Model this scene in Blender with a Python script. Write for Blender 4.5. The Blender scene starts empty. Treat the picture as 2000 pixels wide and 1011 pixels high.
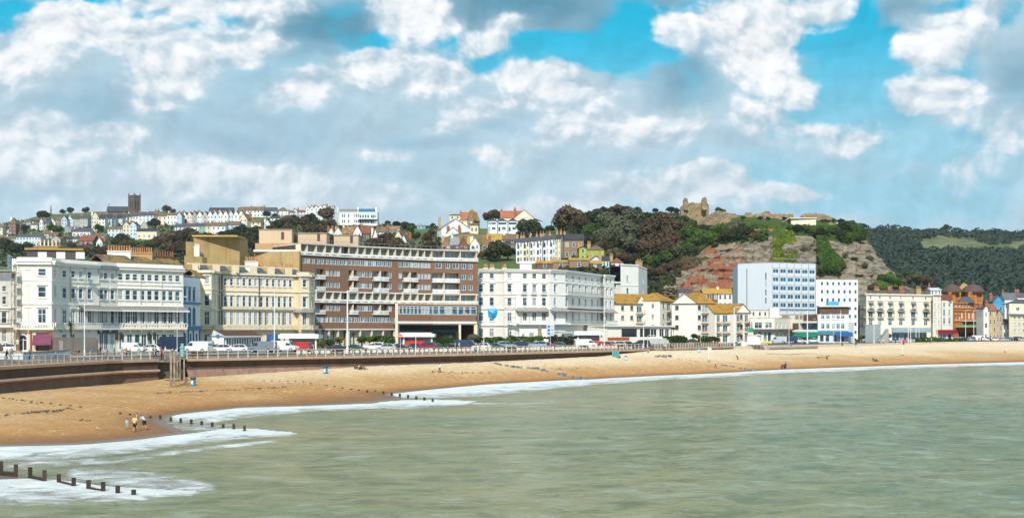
import bpy,math,random
import numpy as np
from mathutils import Vector,Matrix
random.seed(11);np.random.seed(11)
R=math.radians;PI=math.pi
F=2700.0;VH=643.0;H=9.8;ZP=5.6;SL=1.2
sc=bpy.context.scene
C=sc.collection
def P(u,v,Y):return Vector(((u-1000)/F*Y,Y,H-(v-VH)/F*Y))
def G(u,v,z=ZP):
 Y=F*(H-z)/(v-VH);return Vector(((u-1000)/F*Y,Y,z))
def XS(u,s):return Vector(((u-1000)/s,F/s))
# ------------------------------------------------------------------ materials
MATS={}
def newmat(name):
 m=bpy.data.materials.new(name);m.use_nodes=True
 nt=m.node_tree;b=nt.nodes['Principled BSDF']
 return m,nt,b
def N(nt,t,**k):
 n=nt.nodes.new(t)
 for a,b in k.items():setattr(n,a,b)
 return n
def lk(nt,a,b):nt.links.new(a,b)
def math_(nt,op,a,b=None,c=None,clamp=False):
 n=nt.nodes.new('ShaderNodeMath');n.operation=op;n.use_clamp=clamp
 for i,x in enumerate((a,b,c)):
  if x is None:continue
  if isinstance(x,(int,float)):n.inputs[i].default_value=x
  else:nt.links.new(x,n.inputs[i])
 return n.outputs[0]
def mixc(nt,fac,a,b,mode='MIX'):
 n=nt.nodes.new('ShaderNodeMix');n.data_type='RGBA';n.blend_type=mode
 for i,x in((0,fac),(6,a),(7,b)):
  if isinstance(x,(int,float)):n.inputs[i].default_value=x
  elif isinstance(x,(tuple,list)):n.inputs[i].default_value=(*x[:3],1)
  else:nt.links.new(x,n.inputs[i])
 return n.outputs[2]
def noise(nt,vec,scale,detail=4,rough=.55,dist=0):
 n=nt.nodes.new('ShaderNodeTexNoise');n.inputs['Scale'].default_value=scale
 n.inputs['Detail'].default_value=detail;n.inputs['Roughness'].default_value=rough
 n.inputs['Distortion'].default_value=dist
 if vec is not None:nt.links.new(vec,n.inputs['Vector'])
 return n
def ramp(nt,fac,lo,hi,a=0.0,b=1.0):
 n=nt.nodes.new('ShaderNodeMapRange');n.interpolation_type='SMOOTHSTEP'
 nt.links.new(fac,n.inputs[0]);n.inputs[1].default_value=lo;n.inputs[2].default_value=hi
 n.inputs[3].default_value=a;n.inputs[4].default_value=b
 return n.outputs[0]
def wpos(nt,sx=1,sy=1,sz=1):
 g=nt.nodes.new('ShaderNodeNewGeometry')
 m=nt.nodes.new('ShaderNodeMapping');m.inputs['Scale'].default_value=(sx,sy,sz)
 nt.links.new(g.outputs['Position'],m.inputs['Vector']);return m.outputs[0]
def bump(nt,b,h,strength=.4,dist=.1):
 n=nt.nodes.new('ShaderNodeBump');n.inputs['Strength'].default_value=strength
 n.inputs['Distance'].default_value=dist
 nt.links.new(h,n.inputs['Height']);nt.links.new(n.outputs[0],b.inputs['Normal'])
def wall(col,dirt=.35,rough=.85):
 """rendered / painted wall: patchy weathering and faint vertical rain streaks"""
 k=('wall',col,dirt)
 if k in MATS:return MATS[k]
 m,nt,b=newmat('painted_wall')
 n1=noise(nt,wpos(nt),.35,5,.6);n2=noise(nt,wpos(nt,1.6,1.6,.09),1.0,5,.65)
 f=math_(nt,'MULTIPLY',ramp(nt,n2.outputs[0],.48,.75),dirt)
 d=tuple(c*q for c,q in zip(col,(.62,.58,.5)))
 c1=mixc(nt,ramp(nt,n1.outputs[0],.35,.75,0,dirt*.7),col,d)
 c2=mixc(nt,f,c1,tuple(c*.55 for c in col))
 lk(nt,c2,b.inputs['Base Color']);b.inputs['Roughness'].default_value=rough
 b.inputs['Specular IOR Level'].default_value=.25
 MATS[k]=m;return m
def rooft(col,lichen=None,amt=.5,rough=.9):
 k=('roof',col,lichen,amt)
 if k in MATS:return MATS[k]
 m,nt,b=newmat('roof_covering')
 n1=noise(nt,wpos(nt),.5,6,.65);n2=noise(nt,wpos(nt),2.5,3,.6)
 c=mixc(nt,ramp(nt,n2.outputs[0],.35,.7),tuple(x*.7 for x in col),tuple(min(1,x*1.2) for x in col))
 if lichen:c=mixc(nt,ramp(nt,n1.outputs[0],.62-amt*.4,.75-amt*.3),c,lichen)
 w=nt.nodes.new('ShaderNodeTexWave');w.bands_direction='Z';w.inputs['Scale'].default_value=1.2
 w.inputs['Distortion'].default_value=.6
 lk(nt,wpos(nt),w.inputs['Vector'])
 c=mixc(nt,.16,c,w.outputs['Color'],'MULTIPLY')
 lk(nt,c,b.inputs['Base Color']);b.inputs['Roughness'].default_value=rough
 b.inputs['Specular IOR Level'].default_value=.2
 bump(nt,b,n2.outputs[0],.5,.12)
 MATS[k]=m;return m
def plain(col,rough=.6,metal=0,spec=.4,var=.12,sc_=1.5):
 k=('plain',col,rough,metal,var)
 if k in MATS:return MATS[k]
 m,nt,b=newmat('plain_finish')
 n1=noise(nt,wpos(nt),sc_,4,.6)
 c=mixc(nt,ramp(nt,n1.outputs[0],.3,.75),col,tuple(x*(1-var*2.2) for x in col))
 lk(nt,c,b.inputs['Base Color']);b.inputs['Roughness'].default_value=rough
 b.inputs['Metallic'].default_value=metal;b.inputs['Specular IOR Level'].default_value=spec
 MATS[k]=m;return m
def brick(col,col2,scale=.6):
 k=('brick',col,col2)
 if k in MATS:return MATS[k]
 m,nt,b=newmat('brickwork')
 n1=noise(nt,wpos(nt),.4,5,.65);n2=noise(nt,wpos(nt,1.2,1.2,.1),1.1,4,.6);n3=noise(nt,wpos(nt,1,1,3),3,2)
 c=mixc(nt,ramp(nt,n3.outputs[0],.3,.7),col,col2)
 c=mixc(nt,ramp(nt,n1.outputs[0],.5,.8,0,.45),c,tuple(x*.55 for x in col))
 c=mixc(nt,ramp(nt,n2.outputs[0],.55,.8,0,.45),c,tuple(x*.5 for x in col2))
 lk(nt,c,b.inputs['Base Color']);b.inputs['Roughness'].default_value=.9
 b.inputs['Specular IOR Level'].default_value=.2
 MATS[k]=m;return m
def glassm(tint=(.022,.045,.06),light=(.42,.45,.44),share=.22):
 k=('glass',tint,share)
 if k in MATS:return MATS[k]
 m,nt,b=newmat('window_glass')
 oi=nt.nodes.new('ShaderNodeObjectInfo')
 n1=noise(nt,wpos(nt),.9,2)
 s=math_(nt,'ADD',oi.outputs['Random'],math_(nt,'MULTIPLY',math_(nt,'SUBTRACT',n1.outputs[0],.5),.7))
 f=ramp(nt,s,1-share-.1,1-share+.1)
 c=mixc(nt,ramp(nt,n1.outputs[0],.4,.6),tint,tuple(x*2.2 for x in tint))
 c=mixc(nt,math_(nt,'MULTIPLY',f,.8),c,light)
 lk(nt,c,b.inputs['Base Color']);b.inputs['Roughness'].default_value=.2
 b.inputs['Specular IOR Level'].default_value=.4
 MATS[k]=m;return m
def foliage(c1,c2,name='foliage',trans=.25):
 k=('fol',c1,c2)
 if k in MATS:return MATS[k]
 m,nt,b=newmat(name)
 a=nt.nodes.new('ShaderNodeAttribute');a.attribute_name='tone'
 oi=nt.nodes.new('ShaderNodeObjectInfo')
 n1=noise(nt,wpos(nt),.25,3)
 f=math_(nt,'ADD',math_(nt,'MULTIPLY',a.outputs['Fac'],.7),math_(nt,'MULTIPLY',math_(nt,'SUBTRACT',oi.outputs['Random'],.5),.5))
 f=math_(nt,'ADD',f,math_(nt,'MULTIPLY',math_(nt,'SUBTRACT',n1.outputs[0],.5),1.2),clamp=True)
 c=mixc(nt,f,c1,c2)
 lk(nt,c,b.inputs['Base Color']);b.inputs['Roughness'].default_value=.75
 b.inputs['Specular IOR Level'].default_value=.15
 t=nt.nodes.new('ShaderNodeBsdfTranslucent');lk(nt,c,t.inputs['Color'])
 mx=nt.nodes.new('ShaderNodeMixShader');mx.inputs[0].default_value=trans
 lk(nt,b.outputs[0],mx.inputs[1]);lk(nt,t.outputs[0],mx.inputs[2])
 lk(nt,mx.outputs[0],nt.nodes['Material Output'].inputs[0])
 MATS[k]=m;return m
WHITE=wall((.80,.775,.71));CREAM=wall((.74,.63,.45));TRIM=plain((.82,.80,.75),.7,var=.06)
PWHITE=plain((.82,.82,.80),.5,var=.05);GLASS=glassm();GLASSB=glassm((.022,.075,.11),(.40,.48,.52),.25)
SLATE=rooft((.10,.105,.115));DARK=plain((.03,.03,.032),.6);GREYM=plain((.32,.33,.34),.6)
BRICK=brick((.36,.16,.09),(.27,.11,.065));STEEL=plain((.62,.62,.6),.45,var=.05)
TAN=brick((.50,.34,.17),(.42,.27,.13));POT=plain((.62,.30,.13),.8,var=.25);POTW=plain((.75,.66,.52),.8)
WOODG=wall((.19,.17,.15),.9);WOODD=plain((.055,.035,.025),.8,var=.3);RED=plain((.62,.03,.03),.4)
BARK=plain((.07,.05,.035),.9,var=.3)
# ------------------------------------------------------------------ mesh builder
class MB:
 def __init__(s):s.v=[];s.f=[];s.m=[]
 def face(s,pts,mi=0):
  i=len(s.v);s.v+=[tuple(p) for p in pts];s.f.append(tuple(range(i,i+len(pts))));s.m.append(mi)
 def box(s,c,size,rz=0,mi=0,taper=1.0):
  x,y,z=(q/2 for q in size);cs,sn=math.cos(rz),math.sin(rz)
  i=len(s.v)
  for dz,t in((-z,1),(z,taper)):
   for dx,dy in((-x,-y),(x,-y),(x,y),(-x,y)):
    dx*=t;dy*=t
    s.v.append((c[0]+dx*cs-dy*sn,c[1]+dx*sn+dy*cs,c[2]+dz))
  for q in((0,3,2,1),(4,5,6,7),(0,1,5,4),(1,2,6,5),(2,3,7,6),(3,0,4,7)):
   s.f.append(tuple(i+k for k in q));s.m.append(mi)
 def prism(s,poly,z0,z1,mi=0,mtop=None):
  n=len(poly);i=len(s.v)
  s.v+=[(p[0],p[1],z0) for p in poly]+[(p[0],p[1],z1) for p in poly]
  a=sum(poly[k][0]*poly[(k+1)%n][1]-poly[(k+1)%n][0]*poly[k][1] for k in range(n))
  for k in range(n):
   j=(k+1)%n
   q=(i+k,i+j,i+n+j,i+n+k)
   s.f.append(q if a>0 else q[::-1]);s.m.append(mi)
  top=tuple(i+n+k for k in range(n));bot=tuple(i+k for k in range(n))
  s.f.append(top if a>0 else top[::-1]);s.m.append(mi if mtop is None else mtop)
  s.f.append(bot[::-1] if a>0 else bot);s.m.append(mi)
 def tube(s,pts,r,n=6,mi=0,r2=None,cap=True):
  pts=[Vector(p) for p in pts];i0=len(s.v);m=len(pts)
  for k,p in enumerate(pts):
   d=(pts[min(k+1,m-1)]-pts[max(k-1,0)]).normalized()
   a=d.cross(Vector((0,0,1)) if abs(d.z)<.9 else Vector((1,0,0))).normalized();b=d.cross(a)
   rr=r if r2 is None else r+(r2-r)*k/(m-1)
   if isinstance(r,(list,tuple)):rr=r[k]
   for q in range(n):
    t=2*PI*q/n;s.v.append(tuple(p+a*rr*math.cos(t)+b*rr*math.sin(t)))
  for k in range(m-1):
   for q in range(n):
    j=(q+1)%n
    s.f.append((i0+k*n+q,i0+k*n+j,i0+(k+1)*n+j,i0+(k+1)*n+q));s.m.append(mi)
  if cap:
   s.f.append(tuple(i0+q for q in range(n))[::-1]);s.m.append(mi)
   s.f.append(tuple(i0+(m-1)*n+q for q in range(n)));s.m.append(mi)
 def lathe(s,c,prof,n=8,mi=0):
  i0=len(s.v)
  for r,z in prof:
   for q in range(n):
    t=2*PI*(q+.5)/n;s.v.append((c[0]+r*math.cos(t),c[1]+r*math.sin(t),c[2]+z))
  for k in range(len(prof)-1):
   for q in range(n):
    j=(q+1)%n
    s.f.append((i0+k*n+q,i0+k*n+j,i0+(k+1)*n+j,i0+(k+1)*n+q));s.m.append(mi)
  s.f.append(tuple(i0+(len(prof)-1)*n+q for q in range(n)));s.m.append(mi)
  s.f.append(tuple(i0+q for q in range(n))[::-1]);s.m.append(mi)
 def build(s,name,mats,parent=None,off=None,smooth=False):
  me=bpy.data.meshes.new(name)
  v=s.v if off is None else[(a-off[0],b-off[1],c-off[2]) for a,b,c in s.v]
  me.from_pydata(v,[],s.f)
  for m in(mats if isinstance(mats,(list,tuple)) else[mats]):me.materials.append(m)
  me.polygons.foreach_set('material_index',s.m)
  if smooth:me.polygons.foreach_set('use_smooth',[True]*len(s.f))
  me.update()
  o=bpy.data.objects.new(name,me);C.objects.link(o)
  if parent is not None:o.parent=parent
  elif off is not None:o.location=off
  return o
def gridmesh(name,V,nu,nv,mat,attrs=None,smooth=True):
 """V: (nu*nv,3) numpy, index = i*nv+j"""
 i,j=np.meshgrid(np.arange(nu-1),np.arange(nv-1),indexing='ij');a=(i*nv+j).ravel()
 q=np.stack([a,a+nv,a+nv+1,a+1],1)
 return npmesh(name,V,q,mat,attrs,smooth)
def npmesh(name,V,Q,mat,attrs=None,smooth=False):
 me=bpy.data.meshes.new(name)
 me.vertices.add(len(V));me.vertices.foreach_set('co',np.asarray(V,dtype=np.float32).ravel())
 n,k=Q.shape
 me.loops.add(n*k);me.loops.foreach_set('vertex_index',Q.astype(np.int32).ravel())
 me.polygons.add(n);me.polygons.foreach_set('loop_start',np.arange(0,n*k,k,dtype=np.int32))
 me.polygons.foreach_set('use_smooth',np.full(n,smooth))
 for m in(mat if isinstance(mat,(list,tuple)) else[mat]):me.materials.append(m)
 for a,x in(attrs or{}).items():
  at=me.attributes.new(a,'FLOAT','POINT');at.data.foreach_set('value',np.asarray(x,dtype=np.float32))
 me.update(calc_edges=True);me.validate()
 o=bpy.data.objects.new(name,me);C.objects.link(o);return o
def tag(o,label=None,cat=None,group=None,kind=None):
 if label:o['label']=label
 if cat:o['category']=cat
 if group:o['group']=group
 if kind:o['kind']=kind
 return o
def thing(name,label,cat,loc=(0,0,0),rz=0,group=None):
 o=bpy.data.objects.new(name,None);C.objects.link(o);o.location=loc;o.rotation_euler=(0,0,rz)
 o.empty_display_size=.5
 return tag(o,label,cat,group)
def dup(o,loc=None,rz=None,label=None,scale=None,mats=None,parent=None):
 c=o.copy();C.objects.link(c)
 if parent is not None:c.parent=parent
 if loc is not None:c.location=loc
 if rz is not None:c.rotation_euler=(0,0,rz)
 if scale is not None:c.scale=(scale,)*3 if isinstance(scale,(int,float)) else scale
 if label:c['label']=label
 for ch in o.children:dup(ch,parent=c,mats=mats)
 if mats and c.type=='MESH' and c.name.split('.')[0] in mats:setmat(c,mats[c.name.split('.')[0]])
 return c
def setmat(o,ms):
 for i,m in enumerate(ms if isinstance(ms,(list,tuple)) else[ms]):
  if m is None:continue
  o.material_slots[i].link='OBJECT';o.material_slots[i].material=m
# ------------------------------------------------------------------ camera, light
cam=bpy.data.objects.new('camera',bpy.data.cameras.new('camera'));C.objects.link(cam)
cam.location=(0,0,H);cam.rotation_euler=(PI/2,0,0)
cam.data.sensor_width=36;cam.data.lens=36*F/2000;cam.data.shift_y=(VH-505.5)/2000
cam.data.clip_start=.5;cam.data.clip_end=12000
sc.camera=cam
SUN=Vector((-.07,-.80,.62)).normalized()
sl=bpy.data.lights.new('sun','SUN');sl.energy=4.7;sl.angle=R(.53);sl.color=(1,.955,.88)
so=bpy.data.objects.new('sun',sl);C.objects.link(so);so.rotation_euler=SUN.to_track_quat('Z','Y').to_euler()
so.location=(0,0,200)
sc.view_settings.view_transform='Standard';sc.view_settings.look='None';sc.view_settings.exposure=0;sc.view_settings.gamma=1
sc.cycles.use_denoising=True;sc.cycles.max_bounces=6;sc.cycles.diffuse_bounces=3;sc.cycles.glossy_bounces=3;sc.cycles.transmission_bounces=3
sc.cycles.volume_bounces=0;sc.cycles.caustics_reflective=False;sc.cycles.caustics_refractive=False
# ------------------------------------------------------------------ sky: clear Nishita sky seen between broken cloud
w=bpy.data.worlds.new('World');sc.world=w;w.use_nodes=True
nt=w.node_tree;nt.nodes.clear()
out=N(nt,'ShaderNodeOutputWorld');bg=N(nt,'ShaderNodeBackground');bg.inputs[1].default_value=.1
lk(nt,bg.outputs[0],out.inputs[0])
sky=N(nt,'ShaderNodeTexSky',sky_type='NISHITA',sun_disc=False)
sky.sun_elevation=math.asin(SUN.z);sky.sun_rotation=math.atan2(SUN.x,SUN.y)
sky.air_density=1.0;sky.dust_density=.6;sky.ozone_density=2.0
tc=N(nt,'ShaderNodeTexCoord');sep=N(nt,'ShaderNodeSeparateXYZ');lk(nt,tc.outputs['Generated'],sep.inputs[0])
az=math_(nt,'MULTIPLY',math_(nt,'ARCTAN2',sep.outputs[0],sep.outputs[1]),2.7)
hyp=math_(nt,'SQRT',math_(nt,'ADD',math_(nt,'MULTIPLY',sep.outputs[0],sep.outputs[0]),math_(nt,'MULTIPLY',sep.outputs[1],sep.outputs[1])))
el=math_(nt,'MULTIPLY',math_(nt,'DIVIDE',sep.outputs[2],math_(nt,'ADD',hyp,.02)),2.7)
cmb=N(nt,'ShaderNodeCombineXYZ');lk(nt,az,cmb.inputs[0]);lk(nt,el,cmb.inputs[1])
p0=cmb.outputs[0]
def skyco(u,v):
 a=math.atan((u-1000)/F);return 2.7*a,2.7*((VH-v)/F)*math.cos(a)
def vadd(a,b,k=1.0):
 n=N(nt,'ShaderNodeVectorMath',operation='MULTIPLY_ADD');lk(nt,b,n.inputs[0]);n.inputs[1].default_value=(k,k,k);lk(nt,a,n.inputs[2]);return n.outputs[0]
def voff(a,d):
 n=N(nt,'ShaderNodeVectorMath',operation='ADD');lk(nt,a,n.inputs[0]);n.inputs[1].default_value=d;return n.outputs[0]
wn=noise(nt,p0,3.2,5,.55)
wc=N(nt,'ShaderNodeVectorMath',operation='SUBTRACT');lk(nt,wn.outputs['Color'],wc.inputs[0]);wc.inputs[1].default_value=(.5,.5,.5)
pw=vadd(p0,wc.outputs[0],.13)
mp=N(nt,'ShaderNodeMapping');mp.inputs['Scale'].default_value=(1,1.25,1);lk(nt,pw,mp.inputs[0])
def billow(vec):
 vo=N(nt,'ShaderNodeTexVoronoi',voronoi_dimensions='2D',feature='F1',normalize=True);lk(nt,vec,vo.inputs['Vector'])
 vo.inputs['Scale'].default_value=9.0;vo.inputs['Detail'].default_value=3.0;vo.inputs['Roughness'].default_value=.55;vo.inputs['Lacunarity'].default_value=2.1
 return math_(nt,'ADD',math_(nt,'MULTIPLY',noise(nt,vec,5.4,6,.52).outputs[0],.62),math_(nt,'MULTIPLY_ADD',vo.outputs['Distance'],-.85,.42))
f1=billow(mp.outputs[0]);f2=billow(voff(mp.outputs[0],(-.012,.022,0)))
emb=math_(nt,'MULTIPLY',math_(nt,'SUBTRACT',f1,f2),3.4)
f3=noise(nt,mp.outputs[0],2.2,5,.55).outputs[0]
pd=vadd(pw,wc.outputs[0],.02)
pd=voff(pd,(0,0,0))
pdsep=N(nt,'ShaderNodeSeparateXYZ');lk(nt,pd,pdsep.inputs[0]);PX,PY=pdsep.outputs[0],pdsep.outputs[1]
NC,NR=31,17
def rasterise(lst,grow):
 U=np.linspace(0,2000,2*NC-1);V=np.linspace(-40,440,NR)
 uu,vv=np.meshgrid(U,V);acc=np.zeros_like(uu)
 for(u,v,ru,rv,rot,k) in lst:
  c,q=math.cos(R(rot)),math.sin(R(rot));dx,dy=uu-u,-(vv-v)
  x,y=(dx*c+dy*q)/(ru*grow+10),(-dx*q+dy*c)/(rv*grow+10)
  acc=np.maximum(acc,k*np.clip(1-np.sqrt(x*x+y*y),0,1))
 return V,np.clip(acc,0,1.5)/1.5
HOLES=[(1250,75,95,75,0,1.5),(990,100,330,36,0,1.5),(790,98,170,32,0,1.1),(1680,62,85,48,25,1.5),(1560,15,75,60,-30,1.5),(1390,35,60,50,30,.9),(1730,140,130,75,-25,1.2),(1700,205,210,85,0,1.1),(1745,120,60,40,-40,1.2),(1900,60,110,40,0,.8),(1850,165,60,60,0,.6),(195,52,130,40,-18,1.3),(255,45,60,30,0,1.2),(20,60,60,60,0,.95),(130,42,40,25,0,1.2),(1900,320,330,55,0,.75),(1480,345,300,40,0,.7),(1350,190,40,60,20,.5),(1560,250,120,40,0,.5),(700,20,200,30,0,.35),(1700,390,500,60,0,.8),(400,65,60,25,0,.9)]
PUFFS=[(1480,85,145,100,-25,1.5),(1420,60,70,60,0,1.1),(1530,50,90,70,0,1.2),(1330,60,80,60,0,.75),(1450,140,90,50,-30,1.0),(1610,20,80,40,0,.9),(790,25,85,65,0,1.25),(850,40,70,40,0,.5),(960,72,80,25,15,.8),(140,85,115,50,8,1.35),(250,95,130,50,-10,1.2),(60,150,110,60,0,1.0),(340,25,160,45,0,.8),(470,15,180,50,0,.75),(370,62,30,16,0,1.0),(455,108,110,40,0,1.0),(330,180,120,55,32,1.2),(300,120,60,50,0,.8),(690,142,62,44,0,1.1),(870,128,75,18,0,1.0),(830,165,80,50,0,.75),(760,120,60,30,0,.8),(560,200,90,45,20,.85),(900,238,90,35,20,.9),(980,200,70,28,35,.75),(1060,160,130,45,-12,1.0),(1170,180,70,35,0,.6),(40,290,110,50,0,.9),(180,300,120,26,0,.75),(60,345,170,30,0,.8),(360,352,180,36,0,.95),(520,358,140,34,0,.9),(730,315,90,20,0,.55),(950,320,90,30,0,.65),(1110,250,90,40,20,.75),(1240,260,110,45,0,.85),(1320,265,90,45,0,.8),(1490,235,75,50,-15,.95),(1575,185,60,45,15,1.0),(1600,265,130,36,0,.6),(1690,285,70,30,10,.8),(1740,270,80,40,0,.55),(1830,110,70,50,0,1.1),(1910,75,70,30,35,.9),(1850,215,80,50,-10,1.1),(1960,12,110,40,0,1.1),(1900,360,70,60,0,.6),(1960,300,80,40,0,.55),(1270,375,150,30,0,.8),(1390,372,110,36,0,1.0),(1540,388,150,20,0,.7),(1100,405,300,25,0,.5),(750,395,260,22,0,.55),(150,395,200,24,0,.5)]
DARKS=[(620,55,240,65,0,1.2),(950,20,380,75,2,1.2),(1180,70,160,55,10,1.0),(700,75,160,40,0,1.0),(1300,10,180,40,0,.9),(1330,160,85,90,0,.8),(1590,130,80,70,30,.6),(1800,60,130,60,0,.75),(1980,190,110,110,0,.7),(60,90,90,60,0,.6),(250,240,260,60,0,.6),(500,300,330,60,0,.55),(120,250,190,40,0,.6),(780,290,240,40,0,.5),(1000,250,120,40,0,.3),(1380,290,260,30,0,.4),(1680,325,140,22,0,.5),(560,120,60,40,0,.5),(1760,110,60,90,0,.5)]
V,mh=rasterise(HOLES,1.1);_,mpf=rasterise(PUFFS,1.14);_,md=rasterise(DARKS,1.25)
facL=math_(nt,'DIVIDE',math_(nt,'ADD',PX,.957),.957,clamp=True);facR=math_(nt,'DIVIDE',PX,.957,clamp=True)
side=math_(nt,'GREATER_THAN',PX,0.0);acc=None
for r in range(NR):
 outs=[]
 for hf,fac in((0,facL),(1,facR)):
  cr=N(nt,'ShaderNodeValToRGB');e=cr.color_ramp.elements;cr.color_ramp.interpolation='B_SPLINE'
  while len(e)<NC:e.new(.5)
  for k in range(NC):
   q=k+hf*(NC-1);e[k].position=k/(NC-1);e[k].color=(mh[r,q],mpf[r,q],md[r,q],1)
  lk(nt,fac,cr.inputs[0]);outs.append(cr.outputs[0])
 row=mixc(nt,side,outs[0],outs[1])
 if acc is None:acc=row
 else:
  e0,e1=2.7*(VH-V[r-1])/F*.985,2.7*(VH-V[r])/F*.985
  acc=mixc(nt,ramp(nt,PY,e1,e0,1.0,0.0),acc,row)
ms=N(nt,'ShaderNodeSeparateColor');lk(nt,acc,ms.inputs[0])
MH,MP,MD=(math_(nt,'MULTIPLY',o,1.5) for o in ms.outputs)
fb=math_(nt,'SUBTRACT',f1,.5);fl=math_(nt,'SUBTRACT',f3,.5)
hol=math_(nt,'ADD',MH,math_(nt,'ADD',math_(nt,'MULTIPLY',fb,-.8),math_(nt,'MULTIPLY',fl,-.5)))
hol=ramp(nt,hol,.12,.62)
puf=math_(nt,'ADD',MP,math_(nt,'ADD',math_(nt,'MULTIPLY',fb,.8),math_(nt,'MULTIPLY',fl,.6)))
pufa=ramp(nt,puf,.17,.42)
soft=ramp(nt,math_(nt,'ADD',MP,math_(nt,'ADD',math_(nt,'MULTIPLY',fl,.8),math_(nt,'MULTIPLY',fb,.3))),-.02,.55)
drk=ramp(nt,math_(nt,'ADD',MD,math_(nt,'MULTIPLY',fb,.35)),.06,.9)
lin=lambda r,g,b:tuple(((x/255+.055)/1.055)**2.4*10 for x in(r,g,b))
elr=ramp(nt,el,.18,.62)
base=mixc(nt,elr,lin(184,214,230),lin(154,200,221))
base=mixc(nt,ramp(nt,f3,.3,.75),base,lin(192,214,227))
base=mixc(nt,drk,base,mixc(nt,elr,lin(146,188,211),lin(98,154,180)))
base=mixc(nt,math_(nt,'MULTIPLY',soft,.72),base,lin(208,225,235))
tint=mixc(nt,1.0,sky.outputs[0],(.18,1.28,1.18),'MULTIPLY')
clear=mixc(nt,ramp(nt,el,.28,.60),lin(160,210,230),mixc(nt,.8,tint,lin(30,186,228)))
col=mixc(nt,hol,base,clear)
shade=math_(nt,'ADD',math_(nt,'ADD',math_(nt,'MULTIPLY',MP,.62),math_(nt,'MULTIPLY',emb,.8)),.02)
pc=mixc(nt,ramp(nt,shade,-.2,.8),lin(180,209,226),lin(247,249,251))
pc=mixc(nt,math_(nt,'MULTIPLY',ramp(nt,el,.46,.16),.72),pc,lin(208,224,234))
col=mixc(nt,pufa,col,pc)
emf=math_(nt,'MULTIPLY_ADD',emb,.16,1.0)
em=N(nt,'ShaderNodeVectorMath',operation='SCALE');lk(nt,col,em.inputs[0]);lk(nt,emf,em.inputs['Scale'])
lk(nt,em.outputs[0],bg.inputs[0])
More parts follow.
